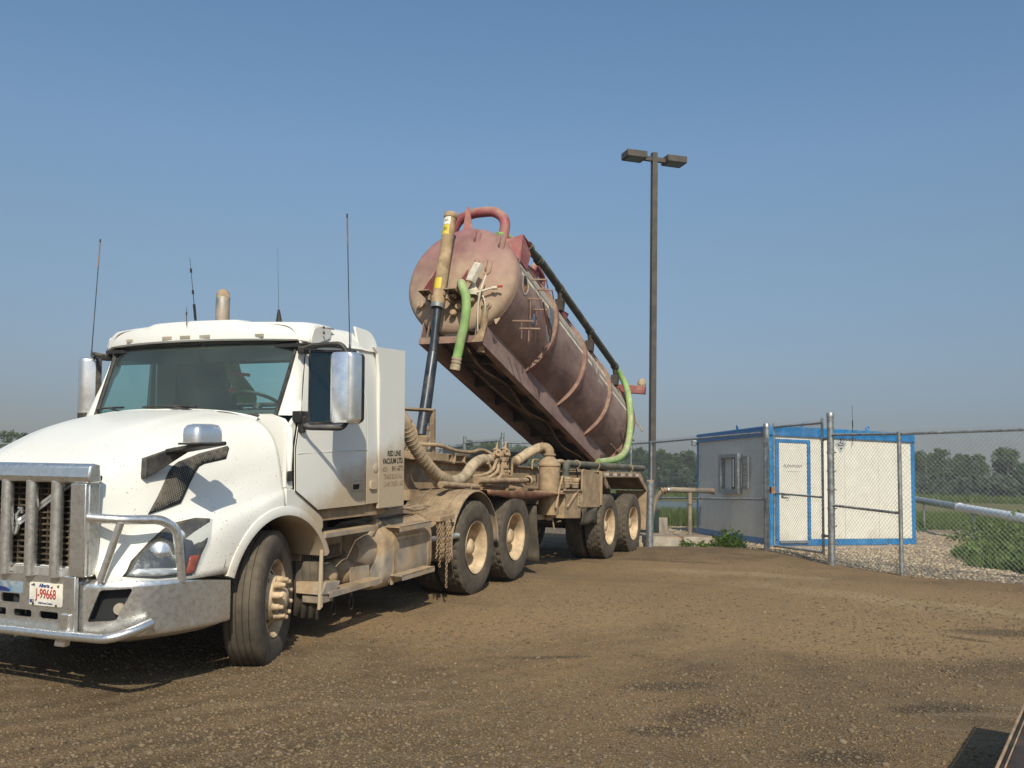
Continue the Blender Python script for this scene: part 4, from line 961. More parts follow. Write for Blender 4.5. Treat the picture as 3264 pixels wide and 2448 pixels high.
# cowl behind the bonnet
m = MB(); rows = []
for k in range(21):
    v = -.84+1.68*k/20; rows.append([(-3.57, v, 1.955-.14*max(0, abs(v)-.55)**1.5*2.6), (-3.48-.10*(1-(v/1.02)**2), v, 1.935-.08*abs(v)**3), (-3.30, v, 1.90)])
m.grid(rows); part('cowl', m, 'black', TR, smooth=60)
m = MB(); m.grid([[(-3.575, v, 1.962-.14*max(0, abs(v)-.55)**1.5*2.6), (-3.545-.03*(1-v*v), v, 1.985-.10*abs(v)**3), (-3.50-.08*(1-v*v), v, 1.96-.10*abs(v)**3)] for v in [-.90+1.80*k/30 for k in range(31)]]); part('cowl_lip', m, 'white', TR, smooth=60)
def patch(name, poly, off, mat, parent, side=1, thick=.006, cut=5, surf=None, label=None, smooth=60):
    """polygon in side view (u,w) laid on the bonnet surface"""
    bm = bmesh.new(); vs = [bm.verts.new((u, w, 0)) for u, w in poly]; bm.faces.new(vs)
    bmesh.ops.triangulate(bm, faces=bm.faces)
    for _ in range(cut):
        es = [e for e in bm.edges if e.calc_length() > .05]
        if not es: break
        bmesh.ops.subdivide_edges(bm, edges=es, cuts=1); bmesh.ops.triangulate(bm, faces=bm.faces)
    f = surf or (lambda u, w: hv(u, w))
    for v in bm.verts:
        u, w = v.co.x, v.co.y; v.co = Vector(((f(u, w)+off)*side, u, w))
    bmesh.ops.recalc_face_normals(bm, faces=bm.faces)
    me = D.meshes.new(name); bm.to_mesh(me); bm.free(); me.polygons.foreach_set('use_smooth', [True]*len(me.polygons)); me.materials.append(M_[mat])
    o = D.objects.new(name, me); COL.objects.link(o); o.parent = parent
    if thick: s = o.modifiers.new('thickness', 'SOLIDIFY'); s.thickness = thick; s.offset = 0
    if label: o['label'] = label
    return o
def stroke(pts, off, w_=.005, side=1, surf=None):
    f = surf or hv; return [(u, side*(f(u, w)+off), w) for u, w in pts]
vent = [(-4.669, 1.234), (-4.586, 1.353), (-4.481, 1.505), (-4.44, 1.55), (-4.388, 1.581), (-4.212, 1.638), (-3.969, 1.69), (-3.962, 1.672), (-4.018, 1.594), (-4.126, 1.575), (-4.20, 1.562), (-4.246, 1.543), (-4.29, 1.50), (-4.34, 1.44), (-4.445, 1.298), (-4.566, 1.262)]
vin = [(-4.635, 1.245), (-4.56, 1.353), (-4.462, 1.495), (-4.425, 1.535), (-4.378, 1.562), (-4.21, 1.615), (-4.0, 1.666), (-4.03, 1.612), (-4.13, 1.592), (-4.205, 1.58), (-4.265, 1.557), (-4.31, 1.51), (-4.36, 1.445), (-4.46, 1.315), (-4.56, 1.282)]
for side in (1, -1):
    vb = patch('side_vent', vent, .004, 'black', TR, side, .008)
    # mesh of the vent: small raised diamonds
    mm = MB(); import itertools
    def inside(u, w, poly):
        c = False; n_ = len(poly)
        for i in range(n_):
            x1, y1 = poly[i]; x2, y2 = poly[(i+1)%n_]
            if (y1 > w) != (y2 > w) and u < (x2-x1)*(w-y1)/(y2-y1)+x1: c = not c
        return c
    for i, j in itertools.product(range(48), range(34)):
        u = -4.66+i*.015; w = 1.24+j*.013+(.0065 if i % 2 else 0)
        if inside(u, w, vin):
            v = hv(u, w)+.010; r = .0042; mm.f.append(tuple(mm.p((u+du, side*v, w+dw)) for du, dw in ((-r, 0), (0, -r), (r, 0), (0, r))))
    part('vent_mesh', mm, 'lensgrey', vb, smooth=0, fix=False)
    # ---- headlight
    HLp = [(-4.914, .851), (-4.847, .943), (-4.716, 1.06), (-4.62, 1.13), (-4.542, 1.17), (-4.406, 1.195), (-4.321, 1.185), (-4.36, 1.12), (-4.47, .94), (-4.541, .822), (-4.758, .823)]
    hl = patch('headlight', HLp, .002, 'black', TR, side, .006)
    patch('reflector', [(-4.885, .862), (-4.83, .938), (-4.71, 1.045), (-4.60, 1.10), (-4.50, 1.05), (-4.50, .90), (-4.56, .85), (-4.75, .845)], .009, 'hl', hl, side, 0)
    patch('indicator_lens', [(-4.548, .955), (-4.475, .955), (-4.53, .84), (-4.59, .84)], .0135, 'amber', hl, side, .004)
    patch('silver_strip', [(-4.90, .856), (-4.86, .90), (-4.60, .88), (-4.60, .85), (-4.75, .84)], .014, 'chrome', hl, side, .004)
    ml = MB(); ml.lathe((-4.685, side*(hv(-4.685, .99)-.01), .985), (-.75, side*.65, .05), [(-.0, .075), (.012, .070), (.02, .058), (.024, .045), (.036, .03), (.04, 0)], 24); part('projector', ml, 'chrome', hl)
    ml = MB(); ml.lathe((-4.55, side*(hv(-4.55, 1.08)-.01), 1.08), (-.75, side*.65, .05), [(-.0, .05), (.014, .046), (.018, .03), (.02, 0)], 20); part('projector', ml, 'chrome', hl)
    patch('lens', [(a+.0, b) for a, b in HLp], .026, 'lens', hl, side, 0)
    # panel seam behind the lamp
    mm = MB(); pts = []
    for a, b in (((-4.469, .957), (-4.235, .972)), ((-4.235, .972), (-4.285, .835))):
        for t in range(7): pts.append((a[0]+(b[0]-a[0])*t/6, a[1]+(b[1]-a[1])*t/6))
    mm.tube(stroke(pts, .0005, side=side), .0025, 5); part('panel_gap', mm, 'black', TR)
    # ---- hood mirror and arm
    def on(u, w, o_): return (u, side*(hv(u, w)+o_), w)
    if side < 0: continue
    mm = MB(); mm.prism([on(-4.672, 1.475, .008), on(-4.605, 1.61, .014), (-4.545, side*.955, 1.688), (-4.50, side*.98, 1.690), (-4.45, side*.975, 1.660), on(-4.595, 1.510, .010)], (-.008, side*.05, 0))
    mm.prism([(-4.60, side*.93, 1.675), (-4.66, side*1.30, 1.728), (-4.44, side*1.32, 1.730), (-4.44, side*.95, 1.672)], (0, 0, -.028)); mm.box((-4.745, side*1.165, 1.708), (-4.455, side*1.335, 1.722)); hm = part('hood_mirror', mm, 'black', TR, bevel=.006)
    mm = MB(); cs = []
    for k, (w_, s_) in enumerate(((1.724, 1.0), (1.775, 1.0), (1.815, .95), (1.838, .80), (1.847, .5))):
        cs.append([(-4.60+dx*s_, side*(1.25+dy*s_), w_) for dx, dy in rrect(-.135, -.075, .135, .075, .045, 4)])
    rg = [[mm.p(q) for q in c] for c in cs]
    for i in range(len(rg)-1):
        n_ = len(rg[i])
        for k in range(n_): mm.f.append((rg[i][k], rg[i][(k+1)%n_], rg[i+1][(k+1)%n_], rg[i+1][k]))
    mm.f.append(tuple(rg[0])); mm.f.append(tuple(rg[-1])); part('mirror_cap', mm, 'chrome', hm, smooth=50)

# ---- wheel arch lip, fender extension, splash guard
for side in (1, -1):
    m = MB(); rows = []
    for k in range(41):
        a = rad(24+(158-24)*k/40); c, s = math.cos(a), math.sin(a); f = 1 if a > rad(30) else 0
        p = lambda r, v: (-3.61+r*c, side*v, .52+r*s)
        rows.append([p(.705, 1.175), p(.70, 1.205), p(.665, 1.218), p(.635, 1.215), p(.632, 1.19), p(.635, .80), p(.66, .78)])
    m.grid(rows); part('wheel_arch', m, 'white', TR, smooth=60)
    m = MB(); rows = []
    for k in range(31):
        a = rad(20+(165-20)*k/30); rows.append([(-3.61+.632*math.cos(a), side*.79, .52+.632*math.sin(a)), (-3.61+.632*math.cos(a), side*.45, .52+.632*math.sin(a))])
    m.grid(rows); part('inner_fender', m, 'black', TR, smooth=60)
    ext = [(-3.57, 1.36), (-3.475, 1.345), (-3.175, 1.172), (-3.06, 1.085), (-3.045, .95), (-3.04, .36), (-3.085, .34), (-3.06, .82)]+[(-3.61+.70*math.cos(rad(a)), .52+.70*math.sin(rad(a))) for a in (37, 45, 53, 61, 69, 77, 85)]+[(-3.57, 1.24)]
    m = MB(); m.sheet(ext, [], lambda a, b, t: (a, side*(1.165+t), b), .03); part('fender_extension', m, 'white', TR, bevel=.006)
    # ribbed rubber splash guard behind the wheel
    m = MB(); rows = []
    for i in range(29):
        f = i/28; v = .62+.52*f; u = -3.0-.10*(1-f)
        top = .72 if f > .25 else .72-.5*(.25-f); bot = .24+.20*max(0, .8-f)**1.2*1.8+.02*math.sin(f*9)
        d = .014*math.sin(f*math.pi*16)
        rows.append([(u+d, side*v, top), (u+d+.02, side*v, (top+bot)/2), (u+d-.02, side*v, bot)])
    m.grid(rows); o = part('splash_guard', m, 'tyre', TR, smooth=60); s = o.modifiers.new('thickness', 'SOLIDIFY'); s.thickness = .008

# ---- grille and front
m = MB(); m.sheet(rrect(-.70, .84, .70, 1.56, .07), [rrect(-.62, .90, .62, 1.47, .05)], lambda a, b, t: (-5.0-t, a, b), .035); part('grille_surround', m, 'chrome', TR, bevel=.006)
m = MB(); m.box((-4.90, -.66, .84), (-4.88, .66, 1.50)); gp = part('grille', m, 'dark', TR)
bars = MB()
for k in range(14): w_ = .925+.040*k; bars.box((-4.965, -.62, w_), (-4.92, .62, w_+.009))
for k in range(19): v_ = -.60+.0665*k; bars.box((-4.96, v_, .90), (-4.925, v_+.007, 1.47))
part('grille_bars', bars, 'frame', gp)
m = MB()
for d in (-.014, .014): m.bar((-4.985, -.56, .80+.665-.40+d-.25+.0), (-4.985, .56, 1.49+d), .018, .012, (-1, 0, 0))
part('diagonal_bar', m, 'chrome', gp)
m = MB(); cx_, cw_ = -.02, 1.165
m.sheet([(.075*math.cos(t)+cx_, .085*math.sin(t)+cw_) for t in [i*math.pi/14 for i in range(28)]], [[(.052*math.cos(t)+cx_, .062*math.sin(t)+cw_) for t in [i*math.pi/14 for i in range(28)]]], lambda a, b, t: (-4.99-t, a, b), .014)
m.bar((-4.999, .03, 1.225), (-4.999, .075, 1.275), .014, .012, (-1, 0, 0)); m.bar((-4.999, .045, 1.277), (-4.999, .08, 1.277), .012, .012, (-1, 0, 0)); m.bar((-4.999, .08, 1.24), (-4.999, .08, 1.28), .012, .012, (-1, 0, 0)); part('round_emblem', m, 'chrome', gp)
m = MB(); m.box((-4.98, -.66, .80), (-4.88, .66, .898)); part('front_valance', m, 'white', TR, bevel=.008)
m = MB(); m.tube([Vector((-5.03+.01*math.cos(t), .06+.035*math.cos(t), .875+.022*math.sin(t))) for t in [i*.5 for i in range(20)]], .006, 6, False); part('tow_ring', m, 'frame', TR)

# ---- bumper
plan = [(.60, -5.03), (.72, -5.02), (.84, -4.975), (.95, -4.90), (1.04, -4.79), (1.11, -4.65), (1.16, -4.49), (1.19, -4.34), (1.2, -4.22)]
pp = spline([(a, b, 0) for a, b in plan], 5)
for side in (1, -1):
    Ls = [0]
    for i in range(len(pp)-1): Ls.append(Ls[-1]+(pp[i+1]-pp[i]).length)
    tot = Ls[-1]
    def plat(s):
        s = min(max(s, 0), tot)
        for i in range(len(Ls)-1):
            if s <= Ls[i+1]: f = (s-Ls[i])/(Ls[i+1]-Ls[i]); return pp[i].lerp(pp[i+1], f)
        return pp[-1]
    def bp(s, w, t):
        q = plat(s); q2 = plat(s+.01); q1 = plat(s-.01); d = (q2-q1); nrm = Vector((d.y, -d.x, 0)).normalized()*-1
        # curved section: top and bottom edges roll inwards
        roll = .035*max(0, (w-.78)/.06)**2 if w > .78 else (.03*max(0, (.49-w)/.04)**2 if w < .49 else 0)
        k = t+roll
        return (q.y+nrm.y*k*1, side*(q.x+nrm.x*k), w)
    # fog hole polygon in (s,w)
    topw = lambda s: .835-.085*(s/tot)**2
    N1 = 46; out = [(tot*i/N1, .455+.012*(i/N1)) for i in range(N1+1)]+[(tot, .60), (tot, .70)]+[(tot*i/N1, topw(tot*i/N1)) for i in range(N1, -1, -1)]
    hole = [(.205, .770), (.385, .776), (.39, .765), (.30, .585), (.285, .575), (.125, .567), (.118, .578), (.19, .76)]
    hole = [hole[0]]+hole[1:]
    bmw = bmesh.new(); flat = MB(False); flat.sheet(out, [hole], lambda a, b, t: (a, b, t), .008)
    tm = D.meshes.new('tmp'); tm.from_pydata(flat.v, [], flat.f); bmw.from_mesh(tm); D.meshes.remove(tm); bmesh.ops.recalc_face_normals(bmw, faces=bmw.faces)
    for i in range(1, 60): bmesh.ops.bisect_plane(bmw, geom=bmw.verts[:]+bmw.edges[:]+bmw.faces[:], plane_co=(tot*i/60, 0, 0), plane_no=(1, 0, 0))
    for w_ in (.462, .47, .48, .495, .765, .785, .80, .81, .82, .83): bmesh.ops.bisect_plane(bmw, geom=bmw.verts[:]+bmw.edges[:]+bmw.faces[:], plane_co=(0, w_, 0), plane_no=(0, 1, 0))
    for v in bmw.verts: q = bp(v.co.x, v.co.y, v.co.z); v.co = Vector(vx(q))
    me = D.meshes.new('bumper_wing'); bmw.to_mesh(me); bmw.free(); finish(me, 40); me.materials.append(M_['alu']); bu = D.objects.new('bumper_wing', me); COL.objects.link(bu); bu.parent = TR
    hm_ = MB(); hr = [bp(a, b, -.004) for a, b in hole]; hb = [bp(a, b, .07) for a, b in hole]
    for i in range(8): hm_.quad(hr[i], hr[(i+1) % 8], hb[(i+1) % 8], hb[i])
    hm_.f.append(tuple(hm_.p(q) for q in hb)); part('fog_light_recess', hm_, 'dark', bu)
    q0 = Vector(bp(.31, .64, .05)); fl = MB(); fl.lathe(q0, (-.9, side*.4, 0), [(0, .04), (.015, .038), (.02, 0)], 16); part('fog_light', fl, 'lensgrey', bu)
    # top return shelf
    sh_ = MB(); sh_.grid([[bp(tot*i/40, topw(tot*i/40)+.001, .03), bp(tot*i/40, topw(tot*i/40)+.006, .14)] for i in range(41)]); part('bumper_shelf', sh_, 'alud', bu)
    lo = MB(); lo.grid([[bp(tot*i/40*.96, .452, .02), bp(tot*i/40*.96, .40, .05), bp(tot*i/40*.96, .365-.03*math.sin(math.pi*i/40), .055+.0*i)] for i in range(41)]); o = part('lower_valance', lo, 'alud', bu); s_ = o.modifiers.new('thickness', 'SOLIDIFY'); s_.thickness = .008
m = MB(); holes = [rrect(a, b, a+.165, b+.062, .016) for a, b in ((-.045, .651), (.0-.245, .651), (-.075-.165-.0, .563), (.073, .563), (.303, .563), (-.47, .563), (-.47, .651))]
holes = [rrect(-.045, .650, .125, .710, .016), rrect(-.275, .650, -.105, .710, .016), rrect(.073, .563, .235, .610, .014), rrect(.307, .563, .472, .610, .014), rrect(-.16, .563, .003, .610, .014), rrect(-.395, .563, -.23, .610, .014), rrect(-.57, .563, -.455, .610, .014)]
m.sheet([(-.605, .485), (.605, .485), (.605, .838), (-.605, .838)], holes, lambda a, b, t: (-5.035+t, a, b), .012); m.box((-5.035, -.605, .839), (-4.90, .605, .845)); m.box((-5.03, -.605, .47), (-4.95, .605, .4845)); bc = part('bumper_centre', m, 'alu', TR, bevel=.003)
m = MB(); m.box((-4.93, -.60, .49), (-4.915, .60, .83)); m.cyl((-4.98, .05, .5), (-4.98, .05, .83), .03, n=10); part('bumper_backing', m, 'dark', bc)
# licence plate
m = MB(); m.sheet(rrect(.222, .647, .514, .797, .012), [], lambda a, b, t: (-5.043+t, a, b), .003); lpz = part('licence_plate', m, 'plate', TR)
X3, Z3 = (1, 0, 0), (0, 0, 1)
text('lettering', 'J-99668', .088, 'plred', lpz, (.370, -5.0445, .722), X3, Z3, .66, .0012)
text('lettering', 'Alberta', .034, 'plblue', lpz, (.352, -5.0445, .778), X3, Z3, .9, .0008, shear=.3)
text('lettering', 'Wild Rose Country', .019, 'plblue', lpz, (.368, -5.0445, .664), X3, Z3, .85, .0002)
text('lettering', '14', .014, 'plate', lpz, (.2545, -5.0465, .674), X3, Z3, .85, .0003)
m = MB(); m.box((-5.0458, .229, .665), (-5.0435, .262, .684)); m.box((-5.0458, .240, .776), (-5.0435, .272, .783)); part('sticker', m, 'plblue', lpz)
m = MB(); m.prism([(-5.0445, .415+a, .775+b) for a, b in ((0, 0), (.012, .004), (.016, -.006), (.008, -.012), (-.006, -.010))], (-.001, 0, 0)); part('rose_emblem', m, 'amber', lpz)
for a, b in ((.262, .783), (.478, .781), (.258, .657), (.462, .655)): mm = MB(); mm.lathe((-5.043, a, b), (-1, 0, 0), [(0, .009), (.005, .008), (.007, 0)], 10); part('bolt', mm, 'frame', lpz)
m = MB(); m.box((-5.0375, -.16, .716), (-5.0355, .152, .790)); stk = part('worn_sticker', m, 'stick', TR)
m = MB(); m.prism([(-5.0385, -.05+.09*math.cos(t), .722+.03*math.sin(t)) for t in [i*math.pi/12 for i in range(13)]], (-.0008, 0, 0)); part('blue_arc', m, 'plblue', stk)

# ---- bull bar
bb = MB(); t_ = bend([(-4.98, -.76, 1.525), (-5.06, -.74, 1.525), (-5.06, .74, 1.525), (-4.98, .76, 1.525)], .06)
m = MB(); m.sheet([(-5.075, 1.46), (-5.09, 1.50), (-5.075, 1.57), (-5.04, 1.585), (-4.99, 1.575), (-4.98, 1.46)], [], lambda a, b, t: (a, -.76+t, b), 1.52); bbt = part('bull_bar_top', m, 'alu', TR, bevel=.012)
for side in (1, -1):
    m = MB(); m.box((-5.085, side*.605, .86), (-5.055, side*.735, 1.458)); m.box((-5.055, side*.725, .86), (-4.97, side*.738, 1.458)); m.box((-5.085, side*.56, .46), (-5.052, side*.665, .858)); m.prism([(-5.10, side*.51, .41), (-5.10, side*.60, .41), (-5.10, side*.64, .62), (-5.10, side*.56, .62)], (.05, 0, 0)); part('bull_bar_upright', m, 'alu', TR, bevel=.006)
    m = MB(); m.tube(bend([(-5.05, side*.715, 1.24), (-4.965, side*.90, 1.222), (-4.74, side*1.035, 1.212), (-4.655, side*1.09, 1.15), (-4.635, side*1.10, 1.04), (-4.61, side*1.105, .79)], .09, 6), .031, 16); part('bull_bar_loop', m, 'alu', TR)
    m = MB(); m.cyl((-4.955, side*.905, 1.205), (-5.01, side*.80, .83), .025, n=14); part('bull_bar_strut', m, 'alu', TR)
    m = MB(); m.tube(bend([(-5.10, side*.56, .485), (-5.11, side*.98, .495), (-4.98, side*1.07, .53), (-4.86, side*1.09, .56)], .12, 6), .030, 16); part('lower_bar', m, 'alu', TR)
for v_ in (-.45, -.225, 0, .225, .45):
    m = MB(); m.cyl((-5.045, v_, .842), (-5.045, v_, 1.462), .040, n=20); part('bull_bar_tube', m, 'alu', TR)
m = MB(); m.cyl((-5.10, -.58, .485), (-5.10, .58, .485), .030, n=16); part('lower_bar', m, 'alu', TR)

# ---- cab shell
def tp(u, w): return .15*min(1, max(0, (-2.5-u)/.8))*min(1, max(0, (w-1.45)/.9))      # the cab narrows towards the windscreen
def sdp(side, a, b, o): k_ = tp(a, b); return (a+1.4*k_, side*(side_v(b)+o-k_), b)
def side_v(w): return 1.19 if w < 2.0 else 1.19-.10*((w-2.0)/.75)**2
win = [(-3.285, 1.875), (-3.30, 1.93), (-3.245, 2.43), (-3.20, 2.475), (-2.55, 2.505), (-2.515, 2.46), (-2.515, 1.93), (-2.55, 1.895)]
for side in (1, -1):
    door = [(-3.465, 1.335), (-3.165, 1.165), (-2.42, 1.155), (-2.405, 1.60), (-2.415, 2.0), (-2.47, 2.54), (-3.24, 2.52), (-3.30, 2.46), (-3.40, 2.0), (-3.475, 1.66)]
    def bentsheet(outer, holes, base, th):
        mm = MB(); mm.sheet(outer, holes, lambda a, b, t: sdp(side, a, b, base+t), th); return mm
    dr_ = part('door', bentsheet(door, [win], 0, .022), 'white', TR, bevel=.004)
    part('door_window', bentsheet(win, [], .003, .004), 'sglass', dr_, smooth=0)
    mm = MB(); mm.sheet([(a*1.0+(-.018 if a < -2.9 else .016), b+(.016 if b > 2.2 else -.016)) for a, b in win], [win], lambda a, b, t: sdp(side, a, b, .0225+t), .006); part('window_seal', mm, 'black', dr_)
    mm = MB(); lp2 = [sdp(side, a, b, .016) for a, b in door]; mm.tube([Vector(q) for q in lp2+lp2[:2]], .0055, 5, False); part('door_gap', mm, 'black', dr_, smooth=0)
    # recessed handle
    mm = MB(); mm.sheet(rrect(-2.655, 1.285, -2.45, 1.385, .02), [rrect(-2.640, 1.298, -2.53, 1.372, .015)], lambda a, b, t: (a, side*(1.2125+t), b), .008); mm.box((-2.64, side*1.20, 1.345), (-2.52, side*1.235, 1.37)); part('door_handle', mm, 'white', dr_, bevel=.003)
    mm = MB(); mm.box((-2.64, side*1.2125, 1.298), (-2.53, side*1.2140, 1.345)); part('handle_recess', mm, 'dark', dr_)
    # rear corner panel of the cab with rounded shoulder
    mm = MB(); rp = [(-2.395, 1.155), (-2.125, 1.155), (-2.12, 2.45)]+[(-2.25+.13*math.cos(rad(a)), 2.58+.15*math.sin(rad(a))) for a in (0, 30, 60, 90)]+[(-2.46, 2.745), (-2.455, 2.55), (-2.40, 2.0), (-2.39, 1.6)]
    mm.sheet(rp, [], lambda a, b, t: (a, side*(side_v(b)-.002+t), b), .020); part('cab_corner', mm, 'white', TR, bevel=.004)
    mm = MB(); mm.sheet(rrect(-2.35, 1.285, -2.24, 1.36, .015), [], lambda a, b, t: (a, side*(1.2105+t), b), .02); part('corner_grab', mm, 'white', TR, bevel=.005)
    mm = MB(); mm.lathe((-2.24, side*1.2095, 1.475), (0, side, 0), [(0, .04), (.004, .04), (.006, .034), (.006, 0)], 20); part('fuel_cap_badge', mm, 'white', TR)
    mm = MB(); mm.sheet(rrect(-3.565, 1.412, -3.505, 1.492, .01), [], lambda a, b, t: (a, side*(1.191+t), b), .012); part('side_marker', mm, 'black', TR)
    # front side pillar between bonnet and door
    mm = MB(); mm.sheet([(-3.568, 1.365), (-3.478, 1.352), (-3.49, 1.66), (-3.41, 2.0), (-3.365, 2.05), (-3.42, 1.945), (-3.568, 1.80)], [], lambda a, b, t: sdp(side, a, b, -.04+t), .035); part('scuttle_panel', mm, 'white', TR, bevel=.006)
    mm = MB(); mm.sheet([(.80, 1.30), (1.185, 1.30), (1.185, 1.68), (1.155, 1.82), (1.08, 1.90), (.95, 1.94), (.80, 1.94)], [], lambda a, b, t: (-3.56+t+max(0, b-1.6)*.30+max(0, a-1.0)*.20, side*a, b), .03); part('cowl_side', mm, 'white', TR, bevel=.012)
    # A pillar strip
    mm = MB(); rows = []
    for k in range(13):
        f = k/12; w_ = 1.93+.62*f; ud = -3.42+.175*f; uw = -3.385+.265*f; v0 = .955+.025*f; k_ = tp(ud, w_); ud += 1.4*k_; vd = side_v(w_)+.02-k_
        rows.append([(uw-.0, side*v0, w_), (uw-.018, side*(v0+(vd-v0)*.35), w_), ((uw+ud)/2-.03, side*(v0+(vd-v0)*.75), w_), (ud-.004, side*vd, w_), (ud+.03, side*(vd-.02), w_)])
    mm.grid(rows); o = part('a_pillar', mm, 'white', TR, smooth=60)
    # door skirt below the cab
    mm = MB(); mm.sheet([(-3.05, 1.055), (-2.98, 1.06), (-1.99, 1.04), (-1.99, 1.15), (-3.17, 1.158), (-3.06, 1.075)], [], lambda a, b, t: (a, side*(1.145+t), b), .02); part('door_skirt', mm, 'tan', TR, bevel=.003)
    # swage line on the door
    mm = MB(); mm.tube([sdp(side, -3.45+i*.105, 1.625+.002*i, .0225) for i in range(11)], .004, 5); part('door_crease', mm, 'white', dr_)
    # wind deflector behind the cab
    mm = MB(); mm.sheet([(-2.185, 1.10), (-1.70, 1.09), (-1.695, 2.585), (-2.30, 2.575), (-2.22, 2.52), (-2.19, 2.3)], [], lambda a, b, t: (a, side*(1.178+t), b), .035); fd = part('side_fairing', mm, 'white', TR, bevel=.01)
    if side == 1:
        for s_, w_, mt_, sz, x0 in (('RED LINE', 1.598, 'letters', .070, -1.905), ('VACUUM LTD.', 1.528, 'letters', .070, -1.925), ('    845-6772', 1.456, 'letters', .064, -1.88), ('403-            ', 1.456, 'letters3', .064, -1.97), ('TARE 8,200 KG', 1.386, 'letters3', .062, -1.915), ('GVW 39,500 KG', 1.316, 'letters3', .062, -1.915)):
            if s_.strip() == '845-6772': text('lettering', '845-6772', sz, 'letters2', fd, (side*1.2145, -1.835, w_), (0, 1, 0), Z3, .90, .0014)
            elif s_.strip() == '403-': text('lettering', '403-', sz, 'letters3', fd, (side*1.2145, -2.075, w_), (0, 1, 0), Z3, .90, .0014)
            else: text('lettering', s_, sz, mt_, fd, (side*1.2145, x0, w_), (0, 1, 0), Z3, .86 if 'VAC' in s_ or 'KG' in s_ else .88, .0016)
# roof
m = MB(); half = [(0, 2.742), (.35, 2.740), (.7, 2.733), (.92, 2.72), (1.05, 2.695), (1.12, 2.63), (1.155, 2.56), (1.175, 2.535)]
hs = spline([(a, b, 0) for a, b in half], 3); rows = []
for k in range(15):
    u = -3.22+1.10*k/14; f = max(0, (u+2.42)/.30)**2*.16; g_ = max(0, (-3.05-u)/.2)*.03
    kx = 1-.115*min(1, max(0, (-2.5-u)/.65)); rows.append([(u+.12*(1 if u < -3.0 else 0)*max(0, c.x-.8), c.x*kx, max(2.53, c.y-f-g_)) for c in hs])
for sgn in (1, -1): m.grid([[(a, sgn*b, c) for a, b, c in r] for r in rows])
part('roof', m, 'white', TR, smooth=60)
# back wall with window
m = MB(); m.sheet([(-1.17, 1.15), (1.17, 1.15), (1.17, 2.50), (1.05, 2.62), (-1.05, 2.62), (-1.17, 2.50)], [rrect(-.50, 2.02, .42, 2.475, .05)], lambda a, b, t: (-2.15+t, a, b), .025); bwl = part('cab_back_wall', m, 'white', TR)
m = MB(); m.box((-2.142, -.50, 2.02), (-2.138, .42, 2.475)); part('rear_window', m, 'sglass', bwl)
m = MB(); m.sheet([(-1.16, 1.16), (1.16, 1.16), (1.16, 2.58), (-1.16, 2.58)], [rrect(-.49, 2.03, .41, 2.465, .05)], lambda a, b, t: (-2.156-t, a, b), .02); part('rear_trim', m, 'dark', bwl)
m = MB(); m.box((-3.5, -1.13, 1.16), (-2.16, 1.13, 1.19)); part('cab_floor', m, 'dark', TR)
m = MB(); m.box((-3.45, -1.08, 1.19), (-3.42, 1.08, 1.86)); part('firewall', m, 'dark', TR)
# windscreen: curved sheet
def ws_pt(f, g_):       # f -1..1 across, g 0 bottom..1 top
    v = f*(.955+.025*g_); ub = -3.385-.21*(1-f*f); ut = -3.12-.17*(1-f*f); return (ub+(ut-ub)*g_, v, 1.925+.63*g_)
m = MB(); m.grid([[ws_pt(-1+2*i/24, j/8) for j in range(9)] for i in range(25)]); wsn = part('windscreen', m, 'glass', TR, smooth=180)
m = MB(); loop = [ws_pt(-1+2*i/24, 0) for i in range(25)]+[ws_pt(1, j/6) for j in range(1, 7)]+[ws_pt(1-2*i/24, 1) for i in range(1, 25)]+[ws_pt(-1, 1-j/6) for j in range(1, 6)]
loop = [Vector(q)+Vector((-.006, 0, 0)) for q in loop]; m.tube(loop+[loop[0], loop[1]], .022, 8, False); part('windscreen_seal', m, 'black', wsn)
for f0, f1, lab in ((-.98, -.52, 0), (-.26, .32, 1)):   # wipers
    m = MB(); a = Vector(ws_pt(f0, .10+.02*lab))+Vector((-.03, 0, 0)); b = Vector(ws_pt(f1, .12))+Vector((-.03, 0, 0)); mid = (a+b)/2+Vector((-.012, 0, .006)); piv = Vector(ws_pt(f1+.22, -.02))+Vector((-.045, 0, 0))
    m.tube([a, (a+mid)/2+Vector((-.006, 0, .002)), mid, (b+mid)/2, b], .009, 6); m.tube([mid, (mid+piv)/2+Vector((-.03, 0, .012)), piv], [.008, .010, .015], 6); part('wiper', m, 'black', TR)
